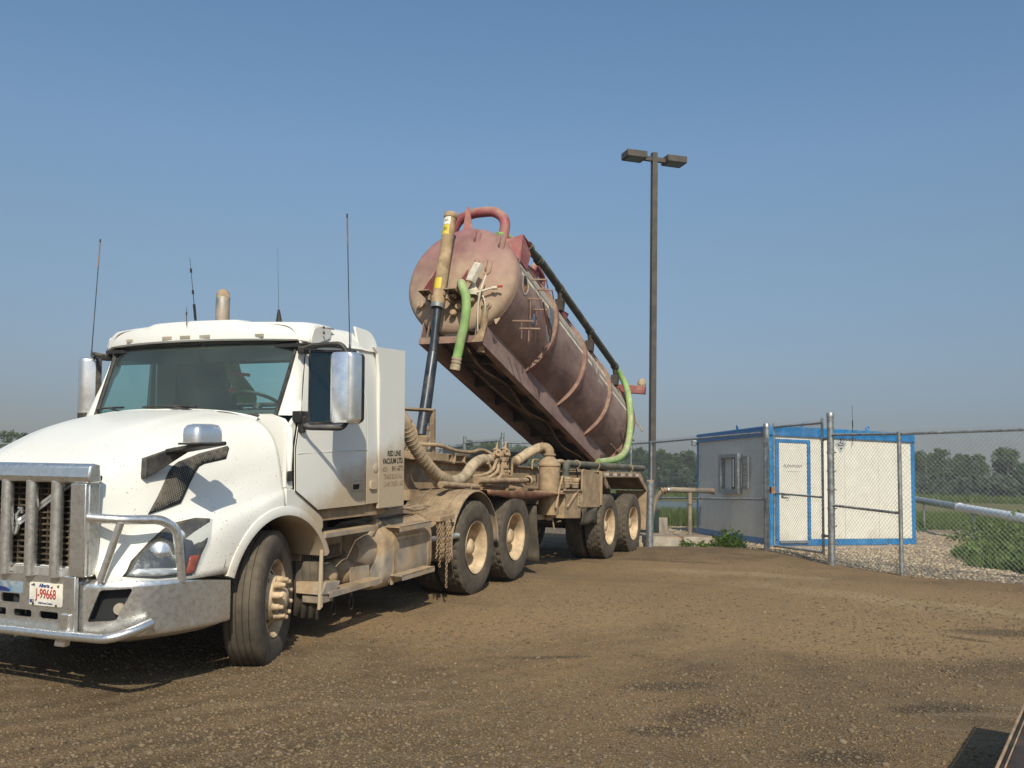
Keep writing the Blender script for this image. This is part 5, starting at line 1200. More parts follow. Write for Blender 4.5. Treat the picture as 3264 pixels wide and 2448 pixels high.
# roof visor
m = MB(); rows = []
for i in range(61):
    f = -1+2*i/60; v = 1.105*f; af = abs(f); ul = -3.12-.235*(1-f*f); e = max(0, (af-.90)/.10); ra = .020/(1+math.exp((af-.43)*70))
    z0 = 2.562-.012*af**3-.020*e; zt = 2.728-.012*af**2-.035*e*e
    rows.append([(ul+.16, v, z0+.006), (ul, v, z0), (ul-.014, v, z0+.012), (ul-.012, v, z0+.050), (ul+.004, v, z0+.085), (ul+.025, v, zt-.035+ra*.5), (ul+.050, v, zt-.010+ra), (ul+.09, v, zt+ra), (ul+.20, v*.998, zt+.006+ra), (ul+.36, v*.985, zt+.006), (-2.80, v*.965, zt+.004)])
m.grid(rows); vz = part('sun_visor', m, 'white', TR, smooth=42); s_ = vz.modifiers.new('thickness', 'SOLIDIFY'); s_.thickness = .01; s_.offset = -1
for side in (1, -1):
    m = MB(); m.sheet([(-3.130, 2.532), (-3.135, 2.575), (-3.10, 2.655), (-3.04, 2.678), (-2.80, 2.690), (-2.82, 2.60), (-3.00, 2.545)], [], lambda a, b, t: (a, side*(1.098-.07*max(0, a+3.1)+t), b), .012); part('visor_end', m, 'white', TR, bevel=.006)
    for w_ in (2.70, 2.655):
        m = MB(); m.lathe((-2.97, side*1.116, w_-.02), (0, side, 0), [(0, .012), (.006, .012), (.008, .008), (.008, 0)], 8); part('visor_screw', m, 'frame', TR)
for v_ in (-.68, -.20, 0, .20, .68):
    f = v_/1.10; ul = -3.13-.235*(1-f*f); m = MB(); m.box((ul-.010, v_-.052, 2.585), (ul+.004, v_+.052, 2.611)); part('marker_light', m, 'lensgrey', vz)
# interior
m = MB(); m.prism([(-3.47, -.93, 1.75), (-3.18, -.93, 1.80), (-3.05, -.93, 1.92), (-3.12, -.93, 1.985), (-3.42, -.93, 1.94)], (0, 1.86, 0)); part('dashboard', m, 'dash', TR, bevel=.02)
for v_, nm in ((.52, 'driver'), (-.55, 'passenger')):
    m = MB(); m.prism([(-2.75, v_-.25, 1.45), (-2.35, v_-.25, 1.42), (-2.28, v_-.25, 1.62), (-2.75, v_-.25, 1.62)], (0, .5, 0)); m.prism([(-2.42, v_-.25, 1.55), (-2.28, v_-.25, 1.55), (-2.22, v_-.23, 2.22), (-2.34, v_-.23, 2.22)], (0, .5, 0)); m.box((-2.36, v_-.13, 2.222), (-2.26, v_+.13, 2.36)); part('seat', m, 'dark', TR, bevel=.03)
m = MB(); c0 = Vector((-3.02, .50, 2.03)); nrm = Vector((.45, 0, .9)).normalized(); e1 = Vector((0, 1, 0)); e2 = nrm.cross(e1)
m.tube([c0+(e1*math.cos(t)+e2*math.sin(t))*.23 for t in [i*2*math.pi/32 for i in range(34)]], .016, 8, False); m.bar(c0-e1*.22, c0+e1*.22, .04, .02, nrm); m.cyl(c0, c0-nrm*.3, .04, n=10); part('steering_wheel', m, 'black', TR)
m = MB(); m.box((-3.14, -.98, 2.40), (-3.11, -.05, 2.56)); m.box((-3.14, .02, 2.40), (-3.11, .98, 2.56)); m.box((-3.20, -1.05, 2.50), (-2.2, 1.05, 2.53)); part('header_lining', m, 'dark', TR)
m = MB(); rows = []   # hanging vest
for i in range(9):
    f = i/8; rows.append([(-2.62+.02*math.sin(i*2+j), -.20+.20*f+.12*(j/6)*1.3-.04*math.sin(j), 2.49-.46*(j/6)) for j in range(7)])
m.grid(rows); vst = part('hi_vis_vest', m, 'vest', TR, smooth=60); m = MB()
for a_, b_ in ((2.36, 2.33), (2.20, 2.16)): m.quad((-2.645, -.12, a_), (-2.645, .12, a_-.03), (-2.645, .12, b_-.03), (-2.645, -.12, b_))
part('orange_band', m, 'vesto', vst, smooth=0)
# ---- main mirrors
for side in (1, -1):
    MU, MV = (0, 0) if side == 1 else (.10, -.10)
    m = MB(); cs = []
    for k, (v_, s_) in enumerate(((1.36, .93), (1.40, 1.0), (1.56, 1.0), (1.615, .95), (1.635, .8))):
        pass
    # housing: rounded box, chrome shell facing forwards, reflecting face backwards
    P0 = []
    for d, s_ in ((-.075, .62), (-.068, .80), (-.045, .94), (-.01, 1.0), (.055, 1.0)):
        P0.append([(-3.19+MU+d, side*(1.475+MV+a*s_), 2.155+b*(.97+.03*s_)) for a, b in rrect(-.118, -.285, .118, .285, .04, 5)])
    rg = [[m.p(q) for q in c] for c in P0]
    for i in range(4):
        n_ = len(rg[i])
        for k in range(n_): m.f.append((rg[i][k], rg[i][(k+1)%n_], rg[i+1][(k+1)%n_], rg[i+1][k]))
    m.f.append(tuple(rg[0]))
    def turn(mb_):
        if side == 1: return
        cx_, cy_, a_ = -(1.475+MV), -3.19+MU, rad(-38); mb_.v = [(cx_+(x-cx_)*math.cos(a_)-(y-cy_)*math.sin(a_), cy_+(x-cx_)*math.sin(a_)+(y-cy_)*math.cos(a_), z+.045) for x, y, z in mb_.v]
    turn(m); mr = part('door_mirror', m, 'chrome', TR, smooth=50)
    m = MB(); m.sheet([(a, 2.155+b) for a, b in rrect(-.116, -.283, .116, .283, .04, 5)], [], lambda a, b, t: (-3.134+MU+t, side*(1.475+MV+a), b), .05); turn(m); part('mirror_back', m, 'black', mr, bevel=.008)
    m = MB(); m.tube(bend([(-3.19, side*1.06, 2.475), (-3.22, side*1.17, 2.50), (-3.17+MU, side*(1.42+MV), 2.515), (-3.15+MU, side*(1.47+MV), 2.43)], .05), .022, 10); part('mirror_arm', m, 'black', TR); m = MB(); m.tube(bend([(-3.30, side*1.13, 1.90), (-3.35, side*1.20, 1.83), (-3.22+MU, side*(1.47+MV), 1.825), (-3.16+MU, side*(1.48+MV), 1.88)], .06), .019, 10); part('mirror_arm', m, 'black', TR)
    m = MB(); m.box((-3.38, side*1.10, 1.87), (-3.27, side*1.185, 1.965)); m.cyl((-3.335, side*1.165, 1.79), (-3.335, side*1.165, 1.92), .030, n=12); part('mirror_bracket', m, 'black', TR, bevel=.008); m = MB(); m.box((-3.22, side*1.03, 2.44), (-3.13, side*1.09, 2.50)); part('mirror_bracket', m, 'black', TR, bevel=.008)
    # whip aerial on the mirror arm with a red tip
    if side == 1: base, top = (-3.17, 1.50, 2.45), (-3.235, 1.50, 3.56)
    else: base, top = (-3.06, -1.37, 2.50), (-2.99, -1.37, 3.62)
    A, B = Vector(base), Vector(top); an = MB(); an.cyl(A, A.lerp(B, .05), .010, .006, 8); an.tube([A.lerp(B, t) for t in (.04, .4, .76)], [.0045, .004, .004], 6); aer = part('mirror_aerial', an, 'black', TR)
    an = MB(); an.cyl(A.lerp(B, .76), A.lerp(B, .975), .006, .006, 8); part('aerial_tip', an, 'ring', aer)
    an = MB(); an.cyl(A.lerp(B, .972), B, .008, .006, 8); part('aerial_cap', an, 'black', aer)
# roof aerials
for (b0, t0, r, lab) in (((-3.237, 0, 2.70), (-3.334, 0, 3.29), .003, 'w'), ((-3.358, 0, 2.70), (-3.36, 0, 2.86), .003, 'x'), ((-2.043, 0, 2.60), (-2.102, 0, 3.6), .002, 'y')):
    A, B = Vector(b0), Vector(t0); m = MB(); m.tube([A, B], [r*1.4, r*.5], 6)
    if lab == 'w':
        m.cyl(A.lerp(B, .10), A.lerp(B, .33), .011, n=8); m.cyl(A.lerp(B, .47), A.lerp(B, .53), .009, n=8); m.cyl(A.lerp(B, .78), A.lerp(B, .84), .009, n=8)
    if lab == 'x': m.cyl(A.lerp(B, .55), A.lerp(B, .72), .007, n=8)
    if lab == 'y': m.lathe(A, B-A, [(.22, .032), (.30, .028), (.40, .010)], 12)
    part('roof_aerial', m, 'black', TR)
# exhaust stack with curved top on the passenger side
m = MB(); P_ = spline([(-1.70, -.98, .9), (-1.70, -.98, 2.0), (-1.70, -.98, 3.10), (-1.67, -1.0, 3.20), (-1.60, -1.06, 3.255), (-1.50, -1.14, 3.27)], 6); m.tube(P_, .072, 20, False); part('exhaust_stack', m, 'alud', TR)
m = MB(); m.lathe((-1.70, -.98, 1.2), (0, 0, 1), [(0, .07), (.03, .13), (1.2, .13), (1.25, .07)], 20); part('muffler', m, 'alud', TR)

# ---- chassis
m = MB()
for v_ in (-.43, .43): m.bar((-4.9, v_, .82), (2.05, v_, .86), .08, .27)
m.box((-4.7, -.35, .62), (-3.0, .35, 1.25)); m.box((-3.0, -.3, .55), (-1.8, .3, 1.0)); part('chassis_frame', m, 'frame', TR)
m = MB(); m.bar((-3.62, -.85, .50), (-3.62, .85, .50), .10, .12); m.box((-4.3, .38, .56), (-2.95, .47, .62)); m.box((-4.3, -.47, .56), (-2.95, -.38, .62)); part('front_axle', m, 'frame', TR)
for u_ in (0, 1.20):
    m = MB(); m.cyl((u_, -.9, .52), (u_, .9, .52), .09, n=14); m.lathe((u_, -.05, .52), (1, 0, 0), [(-.25, .08), (-.15, .2), (.15, .2), (.25, .08)], 16); m.cyl((u_+.2, .5, .45), (u_+.2, .5, .80), .10, n=12); m.cyl((u_+.2, -.5, .45), (u_+.2, -.5, .80), .10, n=12); part('drive_axle', m, 'frame', TR)
m = MB(); m.cyl((-2.8, 0, .6), (0, 0, .55), .05, n=12); part('drive_shaft', m, 'frame', TR)
# fifth wheel
m = MB(); m.box((.2, -.46, .98), (1.1, .46, 1.02)); m.box((.3, -.3, .86), (1.0, .3, .98)); part('fifth_wheel', m, 'frame', TR, bevel=.01)
# fuel tank with straps and steps
def dsec(r=.315, cy=.87, cw=.64): return rrect(cy-r, cw-r, cy+r, cw+r, .20, 7)
for side in (1, -1):
    m = MB(); q = dsec(); rg = []
    for u_, s_ in ((-2.03, .90), (-2.02, .965), (-1.99, 1.0), (-1.06, 1.0), (-1.03, .965), (-1.02, .90)):
        rg.append([m.p((u_, side*(.87+(a-.87)*s_), .64+(b-.64)*s_)) for a, b in q])
    for i in range(5):
        n_ = len(q)
        for k in range(n_): m.f.append((rg[i][k], rg[i][(k+1)%n_], rg[i+1][(k+1)%n_], rg[i+1][k]))
    m.f.append(tuple(rg[0])); m.f.append(tuple(rg[-1])); ft = part('fuel_tank', m, 'alud', TR, smooth=50)
    for u_ in (-1.86, -1.15):
        m = MB(); m.sheet(dsec(.323), [dsec(.3155)], lambda a, b, t: (u_+t, side*a, b), .07); part('tank_strap', m, 'tan', ft)
    m = MB(); m.cyl((-2.12, side*1.03, .80), (-2.02, side*1.08, .95), .05, n=16); m.lathe((-2.02, side*1.08, .95), (.1, side*.05, .15), [(0, .056), (.035, .056), (.042, .03), (.044, 0)], 16); m.lathe((-2.30, side*.92, .72), (1, 0, 0), [(-.0, .0), (-.0, .16), (.12, .20), (.30, .20), (.33, 0)], 24); part('filler_neck', m, 'alud', TR)
    # grated steps on the tank
    for (u0, u1, w_, v1) in ((-1.90, -1.25, .915, 1.28), (-1.88, -1.21, .462, 1.30)):
        m = MB(); m.sheet([(u0, v1-.16), (u1, v1-.16), (u1, v1), (u0, v1)], [[(u0+.03+.035*i, v1-.14+.032*j), (u0+.048+.035*i, v1-.14+.032*j), (u0+.048+.035*i, v1-.122+.032*j), (u0+.03+.035*i, v1-.122+.032*j)] for i in range(int((u1-u0-.05)/.035)) for j in range(4)], lambda a, b, t: (a, side*b, w_-t), .012); m.box((u0, side*(v1-.004), w_-.05), (u1, side*v1, w_+.002)); m.bar((u0+.05, side*(v1-.15), w_-.02), (u0+.05, side*1.16, w_-.10), .03, .02); m.bar((u1-.05, side*(v1-.15), w_-.02), (u1-.05, side*1.16, w_-.10), .03, .02); part('tank_step', m, 'alud', TR)
    # long upper step/rail and lower step box between wheel and tank
    m = MB(); m.bar((-3.05, side*1.17, .945), (-2.22, side*1.17, .935), .10, .045); part('upper_step', m, 'alud', TR, bevel=.004)
    m = MB(); m.sheet([(-2.98, 1.08), (-2.12, 1.08), (-2.12, 1.22), (-2.98, 1.22)], [[(-2.95+.04*i, 1.10+.035*j), (-2.93+.04*i, 1.10+.035*j), (-2.93+.04*i, 1.12+.035*j), (-2.95+.04*i, 1.12+.035*j)] for i in range(20) for j in range(3)], lambda a, b, t: (a, side*b, .47-t), .012); m.box((-2.98, side*1.216, .425), (-2.12, side*1.222, .472)); m.prism([(-2.13, side*1.08, .46), (-2.13, side*1.08, .58), (-2.45, side*1.08, .60), (-2.45, side*1.08, .46)], (0, side*.01, 0)); part('lower_step', m, 'alud', TR)
    m = MB(); m.prism([(-3.08, side*.95, .46), (-3.08, side*1.2, .46), (-3.0, side*1.2, .56), (-3.08, side*.95, .56)], (.22, 0, -.02)); m.box((-3.06, side*1.0, .385), (-2.88, side*1.19, .45)); part('step_bracket', m, 'alud', TR, bevel=.008)
    for u_ in (-2.78, -2.50):   # drain rings under the step
        m = MB(); m.cyl((u_, side*1.12, .36), (u_, side*1.12, .45), .018, n=8); m.tube([Vector((u_+.035*math.cos(t), side*1.13, .30+.055*math.sin(t))) for t in [i*.42 for i in range(16)]], .003, 5, False); part('drain_ring', m, 'frame', TR)
    # dusty air tanks (ends seen) under a louvred box
    for k, u_ in enumerate((-2.86, -2.62, -2.33)):
        m = MB(); prof = [(-.30, 0), (-.29, .06), (-.25, .11), (-.2, .125), (.1, .125), (.15, .11), (.185, .07), (.20, 0)]; m.lathe((u_, side*.84, .535), (.15, side*1, 0), prof, 20); part('air_tank', m, 'tan', TR)
    m = MB(); m.box((-2.98, side*.70, .68), (-2.32, side*.92, .93)); bx = part('battery_box', m, 'tan', TR, bevel=.01)
    m = MB()
    for i in range(22): m.bar((-2.95+.027*i, side*.925, .70), (-2.94+.027*i, side*.925, .80), .010, .006, (0, 1, 0))
    m.bar((-2.97, side*.925, .69), (-2.30, side*.925, .70), .03, .02); part('louvres', m, 'frame', bx)
    m = MB(); m.box((-3.05, side*.6, .92), (-2.2, side*.68, 1.04)); part('cab_mount', m, 'frame', TR)
    # drive fenders: half-round dusty aluminium over the first drive wheel
    m = MB(); rows = []
    def fp(a, r): return (-.02+r*math.cos(a), .50+r*math.sin(a))
    path = [(-.62, .42), (-.66, .55)]+[fp(rad(a), .655) for a in range(165, 40, -7)]+[fp(rad(a), .655) for a in (38, 30, 22, 14, 6, 0)]
    for u_, w_ in path: rows.append([(u_+.0, side*.55, w_), (u_, side*1.17, w_), (u_, side*1.205, w_), (u_*.985, side*1.225, w_-.018 if w_ > .9 else w_)])
    m.grid(rows); fdr = part('drive_fender', m, 'alud', TR, smooth=50); s_ = fdr.modifiers.new('thickness', 'SOLIDIFY'); s_.thickness = .008
    for v_ in (.70, .83, .96, 1.09):
        m = MB(); m.tube([(u_+(.006 if u_ > 0 else -.006), side*v_, w_+.006) for u_, w_ in path], .006, 5); part('fender_rib', m, 'alud', fdr)
    m = MB(); m.cyl((-.98, side*1.1, .69), (-.50, side*1.22, .69), .030, n=12); part('fender_bracket', m, 'galv', TR)
    # mud flap behind the second drive wheel
    m = MB(); rows = []
    for i in range(9):
        v_ = .62+.60*i/8; rows.append([(1.93+.10*(i/8)**2*(j/8)+.03*math.sin(j*.9+i*.3)*(j/8), side*v_, .84-.74*j/8) for j in range(9)])
    m.grid(rows); o = part('mud_flap', m, 'tyre', TR, smooth=60); s_ = o.modifiers.new('thickness', 'SOLIDIFY'); s_.thickness = .012
# deck plate behind the cab with rail and loose gear
m = MB(); m.box((-2.0, -.75, 1.00), (-.95, .75, 1.02)); m.bar((-1.95, .95, 1.01), (-.8, .95, 1.01), .10, .05); part('deck_plate', m, 'alud', TR, bevel=.004)
m = MB()
for v_ in (.62, .78, 1.02): m.tube(spline([(-2.0, v_, 1.03), (-1.5, v_+.05, 1.05), (-1.1, v_, 1.0), (-.7, v_-.05, 1.02)], 4), .014, 6)
for u_ in (-1.5, -1.3, -1.05): m.lathe((u_, .80, 1.05), (0, 0, 1), [(0, .03), (.04, .03), (.05, .018), (.08, .018)], 8)
m.bar((-1.0, 1.02, .93), (-.62, 1.18, .95), .09, .05); part('deck_fittings', m, 'tan', TR)
# tyre chains hanging in strands beside the tank
m0 = None
def chain(parent, pts, size=.036, mat='tan2'):
    m = MB(); P = spline(pts, 8); L = 0; acc = 0; k = 0; step = size*.78
    for i in range(len(P)-1):
        seg = (P[i+1]-P[i]).length
        while acc < L+seg:
            t = (acc-L)/seg; c = P[i].lerp(P[i+1], t); d = (P[i+1]-P[i]).normalized(); a = Vector((.8, .6, 0)) if k % 2 else Vector((-.5, .85, 0)); x = (a-d*a.dot(d)).normalized()
            m.tube([c+d*math.sin(q)*size*.5+x*math.cos(q)*size*.28 for q in [j*2*math.pi/8 for j in range(9)]], size*.13, 4, False); acc += step; k += 1
        L += seg
    return part('chain', m, mat, parent, smooth=60)
random.seed(3)
for k in range(9):
    u_ = -.99+.022*k+random.uniform(-.01, .01); v_ = 1.235+random.uniform(-.03, .04); z1 = .42+random.uniform(-.05, .12) if k != 5 else .20
    chain(TR, [(u_+.02, v_-.08, .91), (u_, v_, .87), (u_+random.uniform(-.02, .02), v_+.01, .62), (u_+random.uniform(-.03, .03), v_, z1)])
m = MB(); m.box((-1.02, 1.10, .885), (-.66, 1.26, .935)); part('chain_hanger', m, 'tan', TR, bevel=.004)
# spare coil, headboard hoop behind the cab
m = MB(); m.tube(bend([(-.75, .45, 2.065), (.42, .45, 2.065), (.41, .45, 1.40)], .01, 2), .022, 4); m.bar((.41, .45, 1.40), (.41, .45, 2.08), .05, .05); part('guard_rail', m, 'tan2', TR)
# ================================================================== VACUUM TANK TRAILER
O_R = Vector((.527, 15.817, .01))
VT = thing('vacuum_trailer', 'dusty maroon vacuum tank trailer with its tank tipped up on a hoist', 'tank trailer', M=frame_matrix(O_R, 23, 0))
for i, (u_, v_, a_) in enumerate([(0, 1.085, 0), (1.454, 1.085, 0), (0, .76, 180), (1.454, .76, 180), (0, -.76, 0), (1.454, -.76, 0), (0, -1.085, 180), (1.454, -1.085, 180)]):
    c = dup(WD, VT, vx((u_, v_, .512)), (rad(31*i), 0, rad(a_)))
# ---- chassis
m = MB()
for s in (1, -1):
    m.box((-5.55, s*.425-.01, 1.12), (2.45, s*.425+.01, 1.42)); m.box((-5.55, s*.425-.06, 1.42), (2.45, s*.425+.06, 1.435)); m.box((-5.55, s*.425-.06, 1.105), (2.45, s*.425+.06, 1.12))
part('main_rails', m, 'tan', VT)
for u_ in (-5.5, -4.9, -4.0, -3.0, -2.0, -1.0, 0.2, 1.4, 2.3):
    m = MB(); m.box((u_, -.41, 1.16), (u_+.08, .41, 1.38)); part('cross_member', m, 'tan', VT)
m = MB(); m.box((-5.2, -.95, 1.02), (-3.4, .95, 1.09)); part('upper_coupler_plate', m, 'frame', VT)
for a, b in ((-4.62, -4.36), (-4.28, -4.0)):
    m = MB(); m.sheet([(a, 1.436), (b, 1.436), (b, 1.535), (a, 1.535)], [[(a+.012, 1.448), (b-.012, 1.448), (b-.012, 1.523), (a+.012, 1.523)]], lambda p_, q_, t: (p_, .36+t, q_), .14); part('box_section', m, 'tan', VT)
m = MB(); m.box((-5.55, .43, 1.436), (-4.7, .62, 1.53)); m.prism([(-5.5, .5, 1.53), (-5.2, .5, 1.53), (-5.3, .5, 1.68), (-5.45, .5, 1.68)], (0, .02, 0)); part('hoist_bracket', m, 'tan', VT, bevel=.006)
m = MB(); m.box((-5.6, -.60, .98), (-5.3, .60, 1.10)); m.prism([(-5.55, .45, 1.10), (-4.75, .45, 1.10), (-5.1, .45, 1.42), (-5.55, .45, 1.42)], (0, .02, 0)); part('gusset', m, 'tan', VT)
# outriggers, side pipes
for u0, u1, w0, w1, v_ in ((-5.58, -4.62, 1.165, 1.135, .97), (-4.56, -2.95, 1.21, 1.225, .93)):
    m = MB(); m.cyl((u0, v_, w0), (u1, v_, w1), .040, n=14); p_ = part('storage_pipe', m, 'tan2', VT)
    m = MB(); m.lathe((u1-.25, v_, w1+.002), (1, 0, 0), [(-.008, .040), (-.008, .046), (.008, .046), (.008, .040)], 14); part('pipe_strap', m, 'tan', p_)
m = MB(); m.lathe((-2.92, .93, 1.23), (1, 0, 0), [(0, .05), (.02, .07), (.05, .07), (.08, .045), (.20, .04), (.22, .02), (.26, .02)], 16); part('pipe_cap', m, 'tan', VT)
# hose tray: long rusty tray with a bent-up outer lip
m = MB(); rows = []
for i in range(25):
    f = i/24; u_ = -4.85+2.75*f; h = .012+.085*math.sin(math.pi*min(1, .15+f*.9))**1.2
    rows.append([(u_, .62, 1.095), (u_, 1.0, 1.10-.03*f), (u_, 1.16, 1.115-.055*f), (u_, 1.20, 1.115-.055*f), (u_, 1.215, 1.112-.05*f-h)])
m.grid(rows); o = part('hose_tray', m, 'rust', VT, smooth=30); s_ = o.modifiers.new('thickness', 'SOLIDIFY'); s_.thickness = .006
for u_ in (-4.5, -3.9, -3.3, -2.6):
    m = MB(); m.bar((u_, .43, 1.15), (u_+.05, 1.12, 1.05), .06, .04); part('outrigger', m, 'tan2', VT)
# landing gear
for s in (1, -1):
    m = MB(); m.box((-3.0, s*.62, .55), (-2.88, s*.74, 1.12)); m.box((-2.98, s*.64, .36), (-2.90, s*.72, .55)); m.box((-3.06, s*.58, .34), (-2.82, s*.78, .36)); m.bar((-2.94, s*.68, .8), (-2.5, s*.5, 1.12), .05, .05); part('landing_leg', m, 'frame', VT)
# ---- hoses
pp_, rr_ = ribbed(spline([(-6.16, .72, 1.95), (-6.042, .75, 1.83), (-5.866, .75, 1.626), (-5.6, .77, 1.42), (-5.295, .78, 1.265), (-4.93, .78, 1.20), (-4.58, .77, 1.255), (-4.33, .75, 1.385), (-4.08, .73, 1.462), (-3.845, .72, 1.482), (-3.573, .70, 1.49)], 8), .066, .004, .022, 16)
m = MB(); m.tube(pp_, rr_, 16); hz_ = part('suction_hose', m, 'hose', VT, smooth=60)
m = MB(); P_ = spline([(-6.042, .75, 1.83), (-5.866, .75, 1.626), (-5.6, .77, 1.42), (-5.295, .78, 1.265), (-5.0, .78, 1.205)], 10)
m.tube([p+Vector((math.cos(i*1.5)*0, 0, 0)) for i, p in enumerate(P_)], .001, 4, False)
k = 0
for i in range(2, len(P_)-1, 2):
    m.lathe(P_[i], P_[i+1]-P_[i-1], [(-.008, .070), (-.004, .074), (.004, .074), (.008, .070)], 16)
part('tape_wraps', m, 'tan', hz_, smooth=60)
m = MB(); m.lathe((-3.66, .71, 1.487), (1, 0, .05), [(-.02, .07), (-.02, .078), (.02, .078), (.02, .07)], 18); part('hose_clamp', m, 'tan', hz_); m = MB(); m.lathe((-3.90, .72, 1.48), (1, 0, .05), [(-.015, .07), (-.015, .077), (.015, .077), (.015, .07)], 18); part('hose_clamp', m, 'tan', hz_)
m = MB(); m.tube(spline([(-3.57, .70, 1.49), (-3.2, .68, 1.485), (-2.75, .64, 1.475), (-2.60, .62, 1.475)], 6), .060, 16); part('manifold_pipe', m, 'tan', VT)
pp_, rr_ = ribbed(spline([(-2.72, .64, 1.475), (-2.60, .70, 1.545), (-2.50, .76, 1.615), (-2.42, .83, 1.665), (-2.37, .88, 1.695), (-2.36, .93, 1.70)], 8), .067, .004, .03, 16)
m = MB(); m.tube(pp_, rr_, 16); h2 = part('white_hose', m, 'hose', VT, smooth=60)
for q, d in (((-2.70, .65, 1.485), (.7, .4, .4)), ((-2.64, .68, 1.52), (.7, .4, .4)), ((-2.36, .92, 1.70), (.1, .8, 0))): m = MB(); m.lathe(q, d, [(-.01, .07), (-.01, .078), (.01, .078), (.01, .07)], 18); part('hose_clamp', m, 'tan', h2)
# separator vessel with elbow
m = MB(); c0 = (-2.38, 1.04, 0)
m.lathe(c0, (0, 0, 1), [(.755, 0), (.755, .143), (.77, .147), (1.44, .147), (1.44, .162), (1.462, .162), (1.462, .150), (1.51, .128), (1.545, .09), (1.56, .075), (1.60, .07), (1.60, 0)], 36); ve_ = part('separator_vessel', m, 'tan', VT)
m = MB(); m.tube(spline([(-2.38, 1.04, 1.57), (-2.38, 1.04, 1.64), (-2.38, 1.01, 1.69), (-2.37, .96, 1.705), (-2.365, .90, 1.70)], 5), .065, 16); m.lathe((-2.38, 1.04, 1.60), (0, 0, 1), [(-.012, .07), (-.012, .09), (.012, .09), (.012, .07)], 20)
part('vessel_elbow', m, 'tan', ve_)
m = MB(); m.tube(bend([(-2.50, 1.195, .86), (-2.42, 1.205, 1.10), (-2.28, 1.205, 1.30), (-2.22, 1.20, 1.29), (-2.08, 1.18, 1.08)], .06), .016, 8); m.bar((-2.38, 1.16, 1.43), (-2.38, 1.20, 1.47), .03, .03); m.lathe((-2.38, 1.04, .68), (0, 0, 1), [(0, 0), (0, .05), (.05, .055), (.075, .03)], 14); m.bar((-2.35, 1.09, .70), (-2.33, 1.11, .55), .02, .02); part('drain_pipe', m, 'tan', ve_)
# strainers and discharge pipe
for u_, w0, w1 in ((-1.565, 1.135, 1.30), (-1.115, 1.13, 1.285)):
    m = MB(); m.lathe((u_, 1.0, 0), (0, 0, 1), [(w0, 0), (w0, .06), (w0+.05, .075), (w0+.055, .082), (w0+.075, .082), (w0+.08, .072), (w0+.12, .072), (w0+.125, .078), (w1-.01, .078), (w1, .05), (w1, 0)], 22); st_ = part('strainer', m, 'hose', VT)
    m = MB(); m.lathe((u_, 1.0, w0+.10), (0, 0, 1), [(-.012, .078), (-.012, .088), (.012, .088), (.012, .078)], 22); m.box((u_-.02, 1.07, w0+.06), (u_+.02, 1.10, w0+.16)); part('clamp_band', m, 'tan', st_)
m = MB(); m.tube(bend([(-1.565, 1.0, 1.28), (-1.56, 1.0, 1.50), (-1.2, 1.02, 1.49), (2.55, 1.08, 1.50)], .14, 7), .055, 16); part('discharge_pipe', m, 'pipe', VT)
m = MB()
for u_ in (-1.2, -.2, 1.7): m.lathe((u_, 1.04 if u_ < 0 else 1.07, 1.493), (1, 0, 0), [(-.01, .055), (-.01, .066), (.01, .066), (.01, .055)], 16); m.bar((u_, 1.06, 1.43), (u_, 1.08, 1.38), .03, .015)
part('pipe_clamps', m, 'tan', VT)
m = MB(); m.tube(spline([(-2.2, 1.0, 1.47), (-1.7, .95, 1.52), (-1.2, .85, 1.50), (-.9, .78, 1.44)], 5), .035, 10); part('short_hose', m, 'hose', VT)
m = MB(); m.tube([(-.95, .95, 1.46), (-.93, .97, 1.30), (-.93, 1.0, 1.2)], .012, 6); part('blue_line', m, 'plblue', VT)
# tool cabinet, braces
m = MB(); m.prism([(-2.12, .78, .70), (-1.38, .78, .68), (-1.36, .78, 1.09), (-2.10, .78, 1.09)], (0, .40, 0)); part('pump_cabinet', m, 'tan', VT, bevel=.008)
m = MB(); m.bar((-2.02, 1.19, .86), (-1.55, 1.19, 1.10), .02, .035, (0, 1, 0)); m.bar((-2.15, 1.19, 1.105), (-1.36, 1.19, 1.10), .02, .03, (0, 1, 0)); m.box((-2.7, .80, .69), (-2.1, 1.0, .76)); part('cabinet_braces', m, 'tan', VT)
m = MB(); m.sheet(rrect(-1.53, .86, -1.44, 1.06, .02), [rrect(-1.51, .88+.06*i, -1.46, .92+.06*i, .01) for i in range(3)], lambda a, b, t: (a, 1.185+t, b), .012); part('hasp', m, 'hose', VT)
m = MB(); m.sheet([(-1.335, .84), (-.44, .83), (-.44, 1.345), (-1.25, 1.42), (-1.335, 1.40)], [], lambda a, b, t: (a, 1.16+t, b), .03); part('side_panel', m, 'tan', VT, bevel=.006)
m = MB(); m.box((-1.33, .75, .83), (-.46, 1.158, .86)); part('panel_floor', m, 'tan', VT)
m = MB(); rows = []
for i in range(9): rows.append([(-1.33+.86*i/8+.01*math.sin(j), 1.17+.025*math.sin(i*1.2+j*.8), .828-.24*j/4-.02*math.sin(i)*(j/4)) for j in range(5)])
m.grid(rows); o = part('rubber_flap', m, 'tyre', VT, smooth=60); s_ = o.modifiers.new('thickness', 'SOLIDIFY'); s_.thickness = .01
